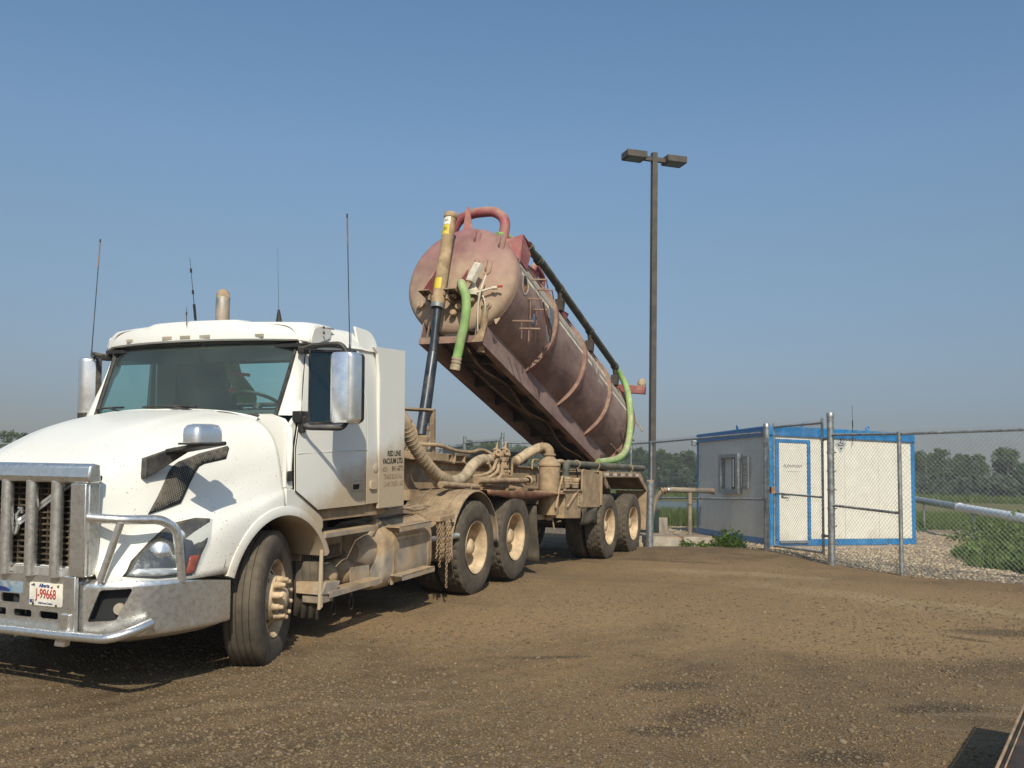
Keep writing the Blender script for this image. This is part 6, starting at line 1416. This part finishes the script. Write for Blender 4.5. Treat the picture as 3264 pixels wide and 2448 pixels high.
# wheel canopy with red/white reflective tape
for s in (1, -1):
    m = MB(); m.sheet([(-.44, .86), (-.385, .86), (-.385, 1.305), (1.80, 1.325), (2.38, 1.06), (2.43, 1.06), (2.43, 1.11), (1.93, 1.415), (-.44, 1.395)], [], lambda a, b, t: (a, s*(1.165+t), b), .045); cn = part('wheel_canopy', m, 'tan', VT, bevel=.005)
    m = MB(); m.prism([(-.44, s*.50, 1.385), (1.90, s*.50, 1.40), (1.90, s*1.163, 1.40), (-.44, s*1.163, 1.385)], (0, 0, .012)); m.prism([(1.91, s*.50, 1.40), (2.42, s*.50, 1.10), (2.42, s*1.163, 1.10), (1.91, s*1.163, 1.40)], (.008, 0, .012)); part('canopy_top', m, 'tan', VT)
    for k in range(9):
        m = MB(); a = -.30+.235*k; m.box((a, s*1.211, 1.335+.0009*k), (a+(.115 if k % 2 else .235), s*1.2125, 1.375+.0009*k)) if k % 2 == 0 else m.box((a, s*1.211, 1.335+.0009*k), (a+.235, s*1.2125, 1.375+.0009*k))
        part('reflective_tape', m, 'ring' if k % 2 else 'tankstripe', cn)
    m = MB(); m.sheet([(s*.62, .36), (s*1.20, .36), (s*1.215, 1.08), (s*.62, 1.08)], [], lambda a, b, t: (2.36+t, a, b), .012); part('rear_mud_flap', m, 'tan', VT)
    m = MB(); m.lathe((2.44, s*1.12, 1.06), (1, 0, 0), [(0, .03), (.02, .03), (.02, 0)], 12); part('tail_lamp', m, 'amber', VT)
# axles and suspension
for u_ in (0, 1.454):
    m = MB(); m.cyl((u_, -.95, .512), (u_, .95, .512), .065, n=14); 
    for s in (1, -1): m.cyl((u_+.1, s*.5, .55), (u_+.1, s*.5, .9), .10, n=12); m.bar((u_-.5, s*.48, .85), (u_, s*.48, .5), .06, .10)
    part('axle', m, 'frame', VT)
m = MB(); m.box((-1.1, -.5, .86), (2.4, .5, 1.10)); part('subframe', m, 'frame', VT)
# valve cluster
m = MB(); m.box((-3.72, .72, 1.285), (-3.22, .88, 1.30)); m.bar((-3.30, .82, 1.30), (-3.30, .82, 1.52), .10, .015, (1, 0, 0)); vc = part('valve_shelf', m, 'tan', VT)
random.seed(11)
for i, u_ in enumerate((-3.66, -3.54, -3.42)):
    m = MB(); v_ = .80+.02*(i % 2)
    m.lathe((u_, v_, 1.30), (0, 0, 1), [(0, .045), (.03, .045), (.035, .03), (.08, .028), (.085, .045), (.12, .045), (.125, .032), (.17, .03), (.175, .04), (.20, .04), (.205, 0)], 14); m.cyl((u_-.09, v_, 1.39), (u_+.09, v_, 1.39), .022, n=10); m.cyl((u_, v_-.08, 1.34), (u_, v_+.08, 1.34), .018, n=8); part('valve', m, 'tan', VT)
for u_, w_, t_ in ((-3.70, 1.56, -.2), (-3.42, 1.58, .25)):
    m = MB(); m.lathe((u_, .78, w_-.06), (.35, 0, 1), [(0, .03), (.02, .05), (.05, .055), (.07, .04), (.10, .035), (.11, .05), (.13, .05), (.135, .02), (.20, .012), (.24, .006)], 14); m.lathe((u_+.02, .80, w_), (-.8, .6, .2), [(0, .03), (.06, .032), (.06, .042), (.09, .042), (.09, .025), (.05, 0)], 14); m.lathe((u_+.05, .78, w_-.01), (1, .2, 0), [(0, .03), (.05, .03), (.055, .038), (.08, .038), (.085, 0)], 12); part('relief_valve', m, 'tan', VT)
for dv in (.0, .028): m = MB(); m.cyl((-3.33+dv*2.2, .84, 1.50), (-3.33+dv*2.2, .84, 1.535), .02, n=10); m.bar((-3.33+dv*2.2, .84, 1.32), (-3.33+dv*2.2, .84, 1.50), .02, .012); part('lever_knob', m, 'black', VT)
for k, pts in enumerate(([(-4.42, .80, 1.262), (-4.15, .84, 1.29), (-3.95, .86, 1.35), (-3.84, .85, 1.43), (-3.70, .82, 1.49), (-3.45, .82, 1.505)], [(-4.42, .83, 1.235), (-4.10, .87, 1.255), (-3.88, .89, 1.33), (-3.80, .88, 1.42)], [(-4.46, .86, 1.205), (-4.05, .90, 1.215), (-3.82, .92, 1.28), (-3.74, .90, 1.38), (-3.66, .86, 1.40)], [(-4.0, .82, 1.44), (-3.93, .83, 1.36), (-3.98, .83, 1.30)])):
    m = MB(); m.tube(spline(pts, 6), .022, 8); part('hydraulic_hose', m, 'tan', VT, smooth=60)
m = MB(); m.tube(spline([(-5.15, .35, 1.625), (-4.85, .5, 1.63), (-4.6, .5, 1.615), (-4.342, .5, 1.585), (-4.1, .5, 1.575), (-3.804, .5, 1.58), (-3.58, .5, 1.615), (-3.45, .52, 1.61), (-3.36, .58, 1.57), (-3.25, .66, 1.50)], 6), .024, 10); part('steel_line', m, 'tan', VT, smooth=60)
for u0, u1 in ((-1.80, -1.52), (-.62, -.32)):
    m = MB(); m.tube(bend([(u0, .55, 1.40), (u0+.0, .55, 1.54), (u1, .55, 1.54), (u1, .55, 1.40)], .07), .014, 8); part('guard_hoop', m, 'tan', VT)
m = MB(); P_ = spline([(-2.5, -.45, 1.50), (-2.2, -.45, 1.56), (-1.4, -.45, 1.60), (-.4, -.45, 1.62), (.3, -.45, 1.60)], 6); m.tube(P_, .085, 18, False); gh = part('spare_hose', m, 'pipe', VT, smooth=60)
m = MB(); m.lathe(P_[0], P_[1]-P_[0], [(-.02, .09), (-.02, .072), (.10, .072)], 18); part('hose_end', m, 'black', gh)
# spare coil at the headboard
m = MB()
for k in range(3): m.tube([Vector((-5.28+.02*k, .20+.05*k+.16*math.cos(t), 1.70+.20*math.sin(t))) for t in [i*2*math.pi/22 for i in range(24)]], .022, 8, False)
part('coiled_hose', m, 'tan2', VT, smooth=60)
m = MB(); m.lathe((-5.05, .2, 1.88), (1, .2, .1), [(0, 0), (.0, .05), (.06, .06), (.10, .03), (.11, 0)], 12); part('red_cap', m, 'red_rag', VT)
# ---- hoist cylinder (three stages)
Pt, Pb, Pj, Pf = Vector((-3.429, -.1, 4.922)), Vector((-3.725, -.1, 3.673)), Vector((-3.837, -.1, 2.90)), Vector((-4.10, -.1, 1.55))
dirv = (Pt-Pb).normalized()
m = MB(); m.lathe(Pb, dirv, [(-.10, .062), (-.10, .092), (.0, .096), (.02, .085), (1.20, .085), (1.20, .094), (1.262, .094), (1.275, .088), (1.275, 0)], 32); cy = part('hoist_sleeve', m, 'sleeve', VT)
for a, b, mt, ph0 in ((.10, .26, 'yellow', 0), (.92, 1.07, 'yellow', 1), (1.075, 1.19, 'plate', 1)):
    m = MB(); x = Vector((0, 1, 0)); y = dirv.cross(x).normalized(); 
    q = []
    for tt in (a, b): q.append([Pb+dirv*tt+(x*math.sin(ph)+(-abs(1)*Vector((1, 0, 0))-dirv*(-1*dirv.x)).normalized()*math.cos(ph))*.0862 for ph in [rad(-62+(95)*i/8) for i in range(9)]])
    m.grid([[q[0][i], q[1][i]] for i in range(9)]); part('warning_label', m, mt, cy, smooth=60)
# writing on the labels is too small to read in the photograph: dark bars of text only
m = MB()
for tt in (.98, 1.0, 1.02, 1.12, 1.14): 
    nrm_ = (Vector((-1, 0, 0))+dirv*dirv.x).normalized(); c_ = Pb+dirv*tt+nrm_*.0868; m.bar(c_-Vector((0, .03, 0)), c_+Vector((0, .02, 0)), .006, .002, nrm_)
part('label_print', m, 'letters', cy)
m = MB(); m.lathe(Pb, dirv, [(-.16, .066), (-.16, .090), (-.10, .093), (-.10, .07)], 28); part('gland_nut', m, 'greyp', cy)
m = MB(); m.cyl(Pj+dirv*.0, Pb, .056, n=28); part('upper_rod', m, 'rod', VT)
m = MB(); m.lathe(Pj, dirv, [(.0, .056), (.0, .070), (-.03, .072), (-1.15, .072)], 28); m.cyl(Pj-dirv*.02, Pf.lerp(Pj, .22), .0715, n=28); part('lower_rod', m, 'rod', VT)
Pq = Pf.lerp(Pj, .21); m = MB(); m.lathe(Pf, Pj-Pf, [(-.16, .075), (.0, .085), (.17, .085), (.19, .095), (.22, .095), (.235, .078), (.30, .078)], 24); m.lathe(Pf+(Pj-Pf)*.22, Pj-Pf, [(0, .078), (.0, .084), (.05, .084), (.05, .073)], 24); m.cyl((-4.14, -.35, 1.42), (-4.14, .15, 1.42), .06, n=14); part('hoist_foot', m, 'tan', VT)
m = MB(); m.lathe(Pf+(Pj-Pf)*.25, Pj-Pf, [(.0, .074), (.0, .079), (.05, .079), (.05, .073)], 24); part('bright_band', m, 'galv', VT)

# ================================================================== TANK (tips about the rear of the trailer)
PH = rad(15.8)
class KB(MB): pass
TK_loc = Vector(vx((-3.25, 0, 4.0)))
m = MB(); m.lathe((0, 0, 0), (1, 0, 0), [(.10, .83), (6.02, .83)], 96)
tank = part('tank', m, 'tank', VT, smooth=40); tank.location = TK_loc; tank.rotation_euler = (-PH, 0, 0)
m = MB(); m.lathe((0, 0, 0), (1, 0, 0), [(.12, .83), (.04, .83), (.0, .822), (-.035, .80), (-.065, .765), (-.085, .72), (-.12, .60), (-.15, .45), (-.175, .30), (-.19, .15), (-.195, .0)], 96); part('tank_head', m, 'head', tank, smooth=60)
m = MB(); m.lathe((0, 0, 0), (1, 0, 0), [(.105, .831), (.105, .836), (.125, .836), (.125, .831)], 96); part('weld_seam', m, 'tank', tank)
m = MB(); m.lathe((0, 0, 0), (1, 0, 0), [(6.0, .83), (6.0, .90), (6.05, .90), (6.05, .905), (6.12, .905), (6.14, .86), (6.22, .6), (6.26, .3), (6.27, 0)], 80); rd = part('rear_door', m, 'ring', tank)
m = MB()
for k in range(28):
    a = 2*math.pi*k/28; m.cyl((5.97, .872*math.cos(a), .872*math.sin(a)), (6.15, .872*math.cos(a), .872*math.sin(a)), .014, n=6)
part('door_bolts', m, 'tan', rd)
for s_pos in (1.60, 3.05, 4.52):
    m = MB(); rows = []
    for k in range(61):
        a = rad(-62+304*k/60); r0, r1 = .829, .892; rows.append([(s_pos+b, r_*math.cos(a), r_*math.sin(a)) for b, r_ in ((-.042, r0), (-.042, r1), (.042, r1), (.042, r0))])
    m.grid(rows); part('stiffener_ring', m, 'ring', tank, smooth=40)
# stripes on both flanks
def band(s0, s1, a0, a1, mat, nm, off=.0025, side=1):
    m = MB(); rows = []
    for i in range(2):
        rows.append([(s0+(s1-s0)*i, side*(.83+off)*math.cos(rad(a0+(a1-a0)*k/8)), (.83+off)*math.sin(rad(a0+(a1-a0)*k/8))) for k in range(9)])
    m.grid(rows); part(nm, m, mat, tank, smooth=60)
for side in (1, -1):
    segs = [(.15, 1.58), (1.66, 3.02), (3.11, 4.47), (4.57, 5.75)]
    for i, (a, b) in enumerate(segs):
        if i == 2:
            band(a, a+.42, 10, 14, 'tankstripe', 'cream_stripe', side=side); band(a+.86, b, 10, 14, 'tankstripe', 'cream_stripe', side=side)
        else: band(a+(.0 if i else .05), b, 10, 14, 'tankstripe', 'cream_stripe', side=side)
        band(a, b, 17, 33, 'taupe', 'taupe_stripe', side=side)
# faint lettering and a painted emblem, half hidden by dust
def tank_text(s, size, mat, s_mid, ang, bold=.002):
    o = text('lettering', s, size, mat, tank, (0, 0, 0), (1, 0, 0), (0, 1, 0), .9, bold)
    for v in o.data.vertices:
        a = rad(ang)+v.co.y/.83; r_ = .8345+v.co.z; x = v.co.x
        v.co = Vector((r_*math.cos(a), s_mid+x, r_*math.sin(a)))
    return o
tank_text('RED LINE', .19, 'tankstripe', 3.52, 24.5)
tank_text('VACUUM', .15, 'tankstripe', 4.22, 24.5)
tank_text('SERVICE', .085, 'taupe', 4.02, 2)
m = MB(); pts = []
for k in range(20):
    a = 2*math.pi*k/20; r_ = .10*(1+.18*math.sin(3*a)); pts.append((3.75+1.15*r_*math.cos(a), 17+math.degrees(r_*1.3*math.sin(a)/.83)))
i = [m.p((s, .836*math.cos(rad(a)), .836*math.sin(rad(a)))) for s, a in pts]; m.f.append(tuple(i)); part('painted_emblem', m, 'taupe', tank, smooth=0)
m = MB(); i = [m.p((.28*0+s_, .836*math.cos(rad(a)), .836*math.sin(rad(a)))) for s_, a in [(.86+.075*math.cos(t), -16+6*math.sin(t)) for t in [k*math.pi/8 for k in range(16)]]]; m.f.append(tuple(i)); part('blue_spot', m, 'stick', tank, smooth=0)
# sight hole with ring plate
m = MB(); rows = []
for k in range(37):
    t = 2*math.pi*k/36; rr = []
    for rad_, o_ in ((.160, .002), (.160, .008), (.135, .010), (.125, .0), (.12, -.05)):
        s_ = .35+rad_*.72*math.cos(t); a = rad(4)+rad_*math.sin(t)/.83; rr.append((s_, (.83+o_)*math.cos(a), (.83+o_)*math.sin(a)))
    rows.append(rr)
m.grid(rows); hr = part('sight_hole_ring', m, 'taupe', tank, smooth=40)
m = MB(); i = [m.p((.35+.128*.72*math.cos(t), .8345*math.cos(rad(4)+.128*math.sin(t)/.83), .8345*math.sin(rad(4)+.128*math.sin(t)/.83))) for t in [k*math.pi/16 for k in range(32)]]; m.f.append(tuple(i)); part('hole_interior', m, 'rust', hr, smooth=0)
m = MB(); i = [m.p((.35-.02+.09*.72*math.cos(t), .8365*math.cos(rad(8)+.085*math.sin(t)/.83), .8365*math.sin(rad(8)+.085*math.sin(t)/.83))) for t in [k*math.pi/16 for k in range(32)]]; m.f.append(tuple(i)); part('hole_depth', m, 'dark', hr, smooth=0)
# underframe rails of the tank
for s in (1, -1):
    m = MB(); m.box((-.04, s*.36, -.985), (6.0, s*.47, -.97)); m.box((-.04, s*.455, -.97), (6.0, s*.47, -.66)); m.box((-.04, s*.36, -.97), (6.0, s*.375, -.70)); part('tank_rail', m, 'tank', tank)
m = MB(); m.box((-.06, -.47, -.99), (-.042, .47, -.90)); m.box((-.05, -.47, -.90), (.06, .47, -.885)); part('front_cross_plate', m, 'ring', tank)
m = MB(); m.prism([(-.062, .34, -.985), (-.062, .50, -.985), (-.062, .53, -.66), (-.062, .44, -.80)], (.02, 0, 0)); part('corner_gusset', m, 'tan', tank)
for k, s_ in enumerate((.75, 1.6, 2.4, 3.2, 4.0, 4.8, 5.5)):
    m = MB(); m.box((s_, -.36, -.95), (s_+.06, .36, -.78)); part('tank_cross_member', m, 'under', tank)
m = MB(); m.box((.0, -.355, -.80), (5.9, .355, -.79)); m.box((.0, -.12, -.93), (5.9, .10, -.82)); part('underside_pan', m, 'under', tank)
for pts in ([(.1, .15, -.95), (.8, .12, -1.02), (1.6, .20, -.97), (2.5, .14, -1.03), (3.3, .22, -.96), (4.2, .16, -1.04), (5.2, .24, -.98), (5.7, .1, -1.02)], [(1.0, -.1, -.96), (2.0, -.02, -1.0), (3.0, .05, -.96)]):
    m = MB(); m.tube(spline(pts, 6), .018, 8); part('slung_cable', m, 'tan2', tank, smooth=60)
# lugs, ports on the head
def head_s(v, n_):
    r_ = math.hypot(v, n_); P = [(.0, -.195), (.15, -.19), (.30, -.175), (.45, -.15), (.60, -.12), (.72, -.085), (.765, -.065), (.80, -.035)]
    return float(np.interp(r_, [a for a, b in P], [b for a, b in P]))
for v_, n_ in ((.18, .60), (.55, .50), (.26, .12), (.44, .10)):
    h_ = head_s(v_, n_); m = MB(); m.prism([(h_-.012, v_+a, n_+b) for a, b in rrect(-.075, -.13, .075, .13, .073, 5)], (.03, 0, 0)); lg = part('lug_pad', m, 'head', tank, bevel=.004)
    m = MB(); m.prism([(h_-.012, v_, n_-.09), (h_-.012, v_, n_+.10), (h_-.05, v_, n_+.07), (h_-.06, v_, n_-.04)], (0, .016, 0)); part('lug', m, 'head', lg)
for v_, n_ in ((-.50, -.42), (.50, -.46)):
    h_ = head_s(v_, n_); m = MB(); m.lathe((h_+.02, v_, n_), (-1, 0, 0), [(0, .07), (.03, .068), (.04, .058), (.075, .056), (.08, .045), (.08, 0)], 20); m.box((h_-.075, v_-.012, n_-.04), (h_-.055, v_+.012, n_+.04)); part('head_port', m, 'head', tank)
# hoist trunnion bracket and red gussets
h0 = -.18
for v0, v1 in ((-.36, -.20), (.02, .19)):
    m = MB(); m.sheet([(-.50, v0), (-.50, v1), (-.15, v1), (-.15, v0)], [[(-.46, v0+.04), (-.44, v0+.04), (-.44, v0+.06), (-.46, v0+.06)], [(-.46, v1-.05), (-.44, v1-.05), (-.44, v1-.03), (-.46, v1-.03)]], lambda a, b, t: (a, b, -.40+t), .02); part('trunnion_plate', m, 'tan2', tank, bevel=.003)
m = MB(); m.cyl((-.345, -.30, -.43), (-.345, .14, -.43), .035, n=14)
for v_ in (-.22, .05): m.box((-.42, v_-.012, -.50), (-.2, v_+.012, -.40))
part('trunnion', m, 'tan2', tank)
for v_, tip in ((-.33, -.16), (.17, .06)):
    m = MB(); m.prism([(-.46, v_, -.375), (-.15, v_, -.375), (-.16, v_, .06), (-.18, v_, .10)], (0, .018, 0)); part('red_gusset', m, 'red', tank)
m = MB(); m.prism([(-.17, -.35, -.38), (-.17, .20, -.38), (-.19, .06, .12), (-.19, -.22, .12)], (.03, 0, 0)); part('red_backing_plate', m, 'red', tank)
# box, handle, pipes on the head (world-vertical things, written in trailer coordinates)
def kl(q):   # trailer (u,v,w) -> tank (s,v,n)
    du, dw = q[0]+3.25, q[2]-4.0; return (du*math.cos(PH)-dw*math.sin(PH), q[1], du*math.sin(PH)+dw*math.cos(PH))
pp_, rr_ = ribbed(spline([kl(q) for q in ((-3.52, .17, 3.80), (-3.62, .19, 3.845), (-3.72, .235, 3.84), (-3.80, .30, 3.76), (-3.82, .355, 3.64), (-3.82, .367, 3.50), (-3.82, .36, 3.38), (-3.81, .33, 3.22), (-3.81, .295, 3.08), (-3.80, .262, 2.93), (-3.80, .232, 2.80))], 8), .060, .0035, .020, 18)
m = MB(); m.tube(pp_, rr_, 18); gh = part('green_hose', m, 'green', tank, smooth=60)
a_, b_ = Vector(kl((-3.80, .240, 2.83))), Vector(kl((-3.80, .212, 2.665))); m = MB(); d_ = b_-a_
m.lathe(a_, d_, [(0, .064), (.0, .068), (.03, .068), (.032, .062), (.055, .062), (.057, .070), (.075, .070), (.078, .062), (.10, .062), (.102, .068), (d_.length, .068), (d_.length, .055), (.05, .055), (.04, 0)], 24); part('hose_coupling', m, 'hose', gh)
m = MB(); m.lathe(kl((-3.50, .16, 3.79)), (-1, .2, .3), [(-.06, .06), (.0, .06), (.0, .075), (.03, .075), (.05, .062)], 18); part('hose_flange', m, 'tan', gh)
X0 = Vector(kl((-3.60, .40, 3.98))); ax = Vector((.0, .32, .9)).normalized(); bx_ = Vector((-.2, .9, -.32)).normalized(); cx = ax.cross(bx_)
m = MB(); m.prism([X0+ax*a+bx_*b for a, b in ((-.14, -.055), (.14, -.055), (.14, .055), (-.14, .055))], cx*.09); vbx = part('control_box', m, 'tankstripe', tank, bevel=.006)
m = MB(); e_ = -.004; m.prism([X0+ax*a+bx_*b+cx*.0915 for a, b in ((-.12, -.04), (.12, -.04), (.12, .04), (-.12, .04))], cx*.003); part('box_lid', m, 'cream', vbx, bevel=.002)
m = MB(); m.cyl(kl((-3.60, .33, 3.72)), kl((-3.52, .60, 3.80)), .016, n=8); m.box(*[tuple(Vector(kl((-3.51, .62, 3.80)))+Vector(d)) for d in ((-.02, -.03, -.015), (.02, .05, .02))]); m.lathe(kl((-3.55, .34, 3.84)), (-.1, 0, 1), [(-.14, .06), (-.08, .075), (-.05, .06), (.0, .028), (.05, .02)], 14); part('lever_arm', m, 'tankstripe', tank)
m = MB(); c_ = Vector(kl((-3.5, .70, 3.82))); m.box(tuple(c_-Vector((.01, .04, .012))), tuple(c_+Vector((.01, .04, .012)))); part('amber_tag', m, 'amber', tank)
for pts in ([(-3.56, .52, 3.98), (-3.62, .46, 3.7), (-3.60, .43, 3.45), (-3.52, .40, 3.22)], [(-3.55, .46, 3.84), (-3.60, .44, 3.6), (-3.58, .42, 3.4), (-3.50, .39, 3.20)], [(-3.52, .46, 3.70), (-3.58, .52, 3.62), (-3.56, .52, 3.50), (-3.48, .46, 3.32), (-3.42, .40, 3.18)]):
    m = MB(); m.tube(spline([kl(q) for q in pts], 6), .011, 6); part('control_cable', m, 'tankstripe', tank, smooth=60)
m = MB(); m.tube(spline([kl(q) for q in ((-3.50, .50, 3.55), (-3.50, .48, 3.35), (-3.44, .43, 3.12), (-3.36, .38, 2.98))], 5), .045, 12); m.lathe(kl((-3.36, .38, 2.98)), Vector(kl((-3.36, .38, 2.9)))-Vector(kl((-3.36, .38, 3.0))), [(0, .045), (0, .055), (.03, .055)], 14); part('down_spout', m, 'tan', tank, smooth=60)
m = MB(); m.tube([Vector((-.22, .34+.06*math.cos(t), -.30+.05*math.sin(t))) for t in [i*.5 for i in range(14)]], .006, 5, False)
part('cable_loop', m, 'tan', tank)
for q in ((-.15, .12, -.52), (-.15, .30, -.42), (-.14, .05, -.60)): m = MB(); m.lathe(q, (-1, .2, 0), [(0, .04), (.04, .035), (.05, .05), (.08, .04), (.09, 0)], 12); part('head_fitting', m, 'tan', tank)
m = MB(); m.prism([(.03, .58, -.62), (.09, .63, -.57), (.05, .60, -.68)], (.008, .008, 0)); part('bottom_tab', m, 'head', tank)
# fins on top: grey-red plate at the front, catwalk fins along the near shoulder
m = MB(); m.prism([(.10, -.17, .84), (.14, -.02, .84), (.12, -.06, 1.02), (.10, -.13, 1.27), (.10, -.165, 1.27)], (.012, .004, 0)); m.prism([(.11, -.17, .84), (.42, -.17, .84), (.12, -.17, 1.26)], (0, .012, 0)); part('front_fin', m, 'red', tank)
m = MB(); m.prism([(.10, .52, .66), (.10, .80, .72), (.14, .79, .30), (.12, .76, .36)], (.014, 0, 0)); m.prism([(.115, .80, .72), (.115, .78, .34), (.42, .79, .33), (.46, .80, .60)], (0, -.012, 0)); m.prism([(.115, .52, .66), (.44, .52, .68), (.46, .80, .72), (.115, .80, .72)], (0, 0, .012)); part('shoulder_hopper', m, 'red', tank)
for s0, s1 in ((.75, 1.50), (2.3, 2.95), (3.75, 4.42)):
    m = MB(); m.prism([(s0, .45, .69), (s0+.12, .47, .76), (s1, .50, .87), (s1, .45, .69)], (0, .012, 0)); part('catwalk_fin', m, 'red', tank)
m = MB(); m.box((.15, .50, .655), (5.7, .56, .67)); part('catwalk_edge', m, 'tank', tank)
m = MB(); m.sheet([(.5, .45), (5.6, .45), (5.6, .05), (.5, .05)], [], lambda a, b, t: (a, b, .835+t), .02); part('catwalk', m, 'tank', tank)
# transfer pipes: red arch at the front, red loop between rings
m = MB(); m.tube(bend([(.42, -.62, .70), (.30, -.38, 1.20), (.30, -.16, 1.285), (.30, .20, 1.285), (.30, .40, 1.12), (.32, .395, .78)], .13, 7), .075, 20); part('red_arch_pipe', m, 'red', tank, smooth=60)
m = MB(); m.tube(bend([(2.15, .30, .75), (2.10, .32, 1.08), (2.0, .34, 1.10), (1.6, .36, 1.10), (1.55, .36, .78)], .12, 6), .052, 16); part('red_loop_pipe', m, 'red', tank, smooth=60)
m = MB(); m.tube(bend([(5.05, .20, .78), (5.02, .22, 1.06), (4.5, .24, 1.06), (4.45, .26, .78)], .12, 6), .045, 16); part('red_loop_pipe', m, 'red', tank, smooth=60)
# long dark pipe with couplings, green hose both ends
m = MB(); m.tube(bend([(.80, .52, .93), (1.0, .56, .965), (1.4, .57, 1.0), (5.62, .57, 1.0)], .2, 5), .062, 20); lp_ = part('long_pipe', m, 'pipe', tank, smooth=60)
for s_ in (.88, 1.28, 2.30, 3.93, 5.55):
    m = MB(); m.lathe((s_, .565, .975 if s_ < 1.5 else 1.0), (1, 0, 0), [(-.05, .063), (-.05, .073), (-.035, .077), (-.02, .068), (.02, .068), (.035, .077), (.05, .073), (.05, .063)], 20); part('coupling', m, 'pipe', lp_)
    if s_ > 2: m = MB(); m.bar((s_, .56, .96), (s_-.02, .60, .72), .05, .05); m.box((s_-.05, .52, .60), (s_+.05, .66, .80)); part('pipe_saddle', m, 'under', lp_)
pp_, rr_ = ribbed(spline([(.18, .36, .80), (.35, .42, .87), (.60, .47, .90), (.85, .51, .91)], 8), .045, .003, .02, 14); m = MB(); m.tube(pp_, rr_, 14); part('green_hose', m, 'green', tank, smooth=60)
pp_, rr_ = ribbed(spline([kl(q) for q in ((2.42, .56, 3.42), (2.56, .62, 3.30), (2.60, .72, 3.10), (2.45, .83, 2.82), (2.30, .90, 2.52), (2.12, .95, 2.25), (1.90, .98, 1.98), (1.60, 1.0, 1.78), (1.22, 1.0, 1.66), (.80, .96, 1.60), (.4, .88, 1.56))], 8), .058, .0035, .020, 18)
m = MB(); m.tube(pp_, rr_, 18); part('green_hose', m, 'green', tank, smooth=60)
# ladder brackets on the near flank
def Lp(s, n_, o_=0): return (s, .97+o_, n_)
for s0, n0, L_ in ((.60, .27, .0), (.86, .235, 0), (.52, -.08, .30), (.78, -.12, .24), (.33, -.51, .26), (.60, -.50, .22)):
    A_ = Vector((s0, .86, n0)); m = MB(); m.bar(A_+Vector((0, -.14 if abs(n0) > .4 else -.06, 0)), A_+Vector((.0, .17, -.02)), .018, .022); sb = part('step_rung', m, 'ring', tank)
    if L_: m = MB(); m.bar(A_, A_+Vector((L_*math.sin(PH), -.0, -L_*math.cos(PH))), .014, .014); part('step_rod', m, 'ring', tank)
    else: m = MB(); m.bar(A_+Vector((0, .16, 0)), A_+Vector((.12, .16, -.10)), .014, .014); part('step_rod', m, 'ring', tank)
m = MB(); m.bar((.60, 1.02, -.10), (1.10, .98, -.40), .022, .018); part('grab_bar', m, 'ring', tank)
m = MB(); m.prism([(1.12, .90, .10), (1.30, .90, .12), (1.38, .90, -.02), (1.34, .90, -.18), (1.16, .90, -.08)], (0, .012, 0)); m.prism([(1.14, .885, -.20), (1.30, .885, -.22), (1.30, .885, -.46), (1.18, .885, -.34)], (0, .012, 0)); part('mirror_plate', m, 'greyp', tank)
# rear beam with round beacon, latches
m = MB(); m.bar(kl((3.0, .40, 3.09)), kl((3.0, 1.0, 3.04)), .16, .16, Vector(kl((3, 0, 4)))-Vector(kl((3, 0, 3)))); rb = part('rear_beam', m, 'red', tank, bevel=.008)
m = MB(); m.lathe(kl((3.0, .93, 3.12)), Vector(kl((3, 0, 4)))-Vector(kl((3, 0, 3))), [(0, .05), (.01, .07), (.02, .078), (.06, .085), (.10, .078), (.14, .05), (.155, 0)], 20); part('beacon', m, 'hose', rb)
m = MB(); m.bar(kl((2.75, .35, 2.6)), kl((3.0, .5, 3.05)), .06, .05); part('beam_bracket', m, 'red', rb)
q = Vector(kl((2.80, .80, 2.47)))
m = MB(); m.lathe(q, (1, .4, 0), [(-.05, .03), (.0, .04), (.03, .035), (.05, .05), (.08, .03)], 12); m.lathe(q+Vector((-.02, .02, -.09)), (1, .5, 0), [(-.05, .03), (.0, .045), (.05, .03)], 12); m.cyl(q+Vector((.03, .02, 0)), q+Vector((.04, .20, -.22)), .012, n=8); m.lathe(q+Vector((.04, .20, -.22)), (0, .6, -.8), [(-.01, .016), (.01, .02), (.03, .016), (.035, 0)], 10); m.cyl(q+Vector((-.05, .0, -.15)), q+Vector((-.10, -.05, -.34)), .008, n=6); part('door_latch', m, 'tan', tank)
for a in (-18, -42, 55):
    m = MB(); c_, s__ = math.cos(rad(a)), math.sin(rad(a)); m.bar((5.92, .86*c_, .86*s__), (6.2, .93*c_, .93*s__), .03, .03); m.cyl((5.95, .90*c_, .90*s__), (5.55, .86*c_, .86*s__), .010, n=6); part('door_clamp', m, 'tan', tank)
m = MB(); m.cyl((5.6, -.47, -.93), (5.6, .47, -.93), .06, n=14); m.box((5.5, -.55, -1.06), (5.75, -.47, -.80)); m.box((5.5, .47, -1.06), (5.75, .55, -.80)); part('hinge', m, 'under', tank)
m = MB(); m.tube(bend([(5.95, -.2, -.55), (6.2, -.1, -.8), (6.35, .1, -1.0), (6.3, .3, -1.25)], .1), .06, 12); part('outlet_hose', m, 'under', tank)
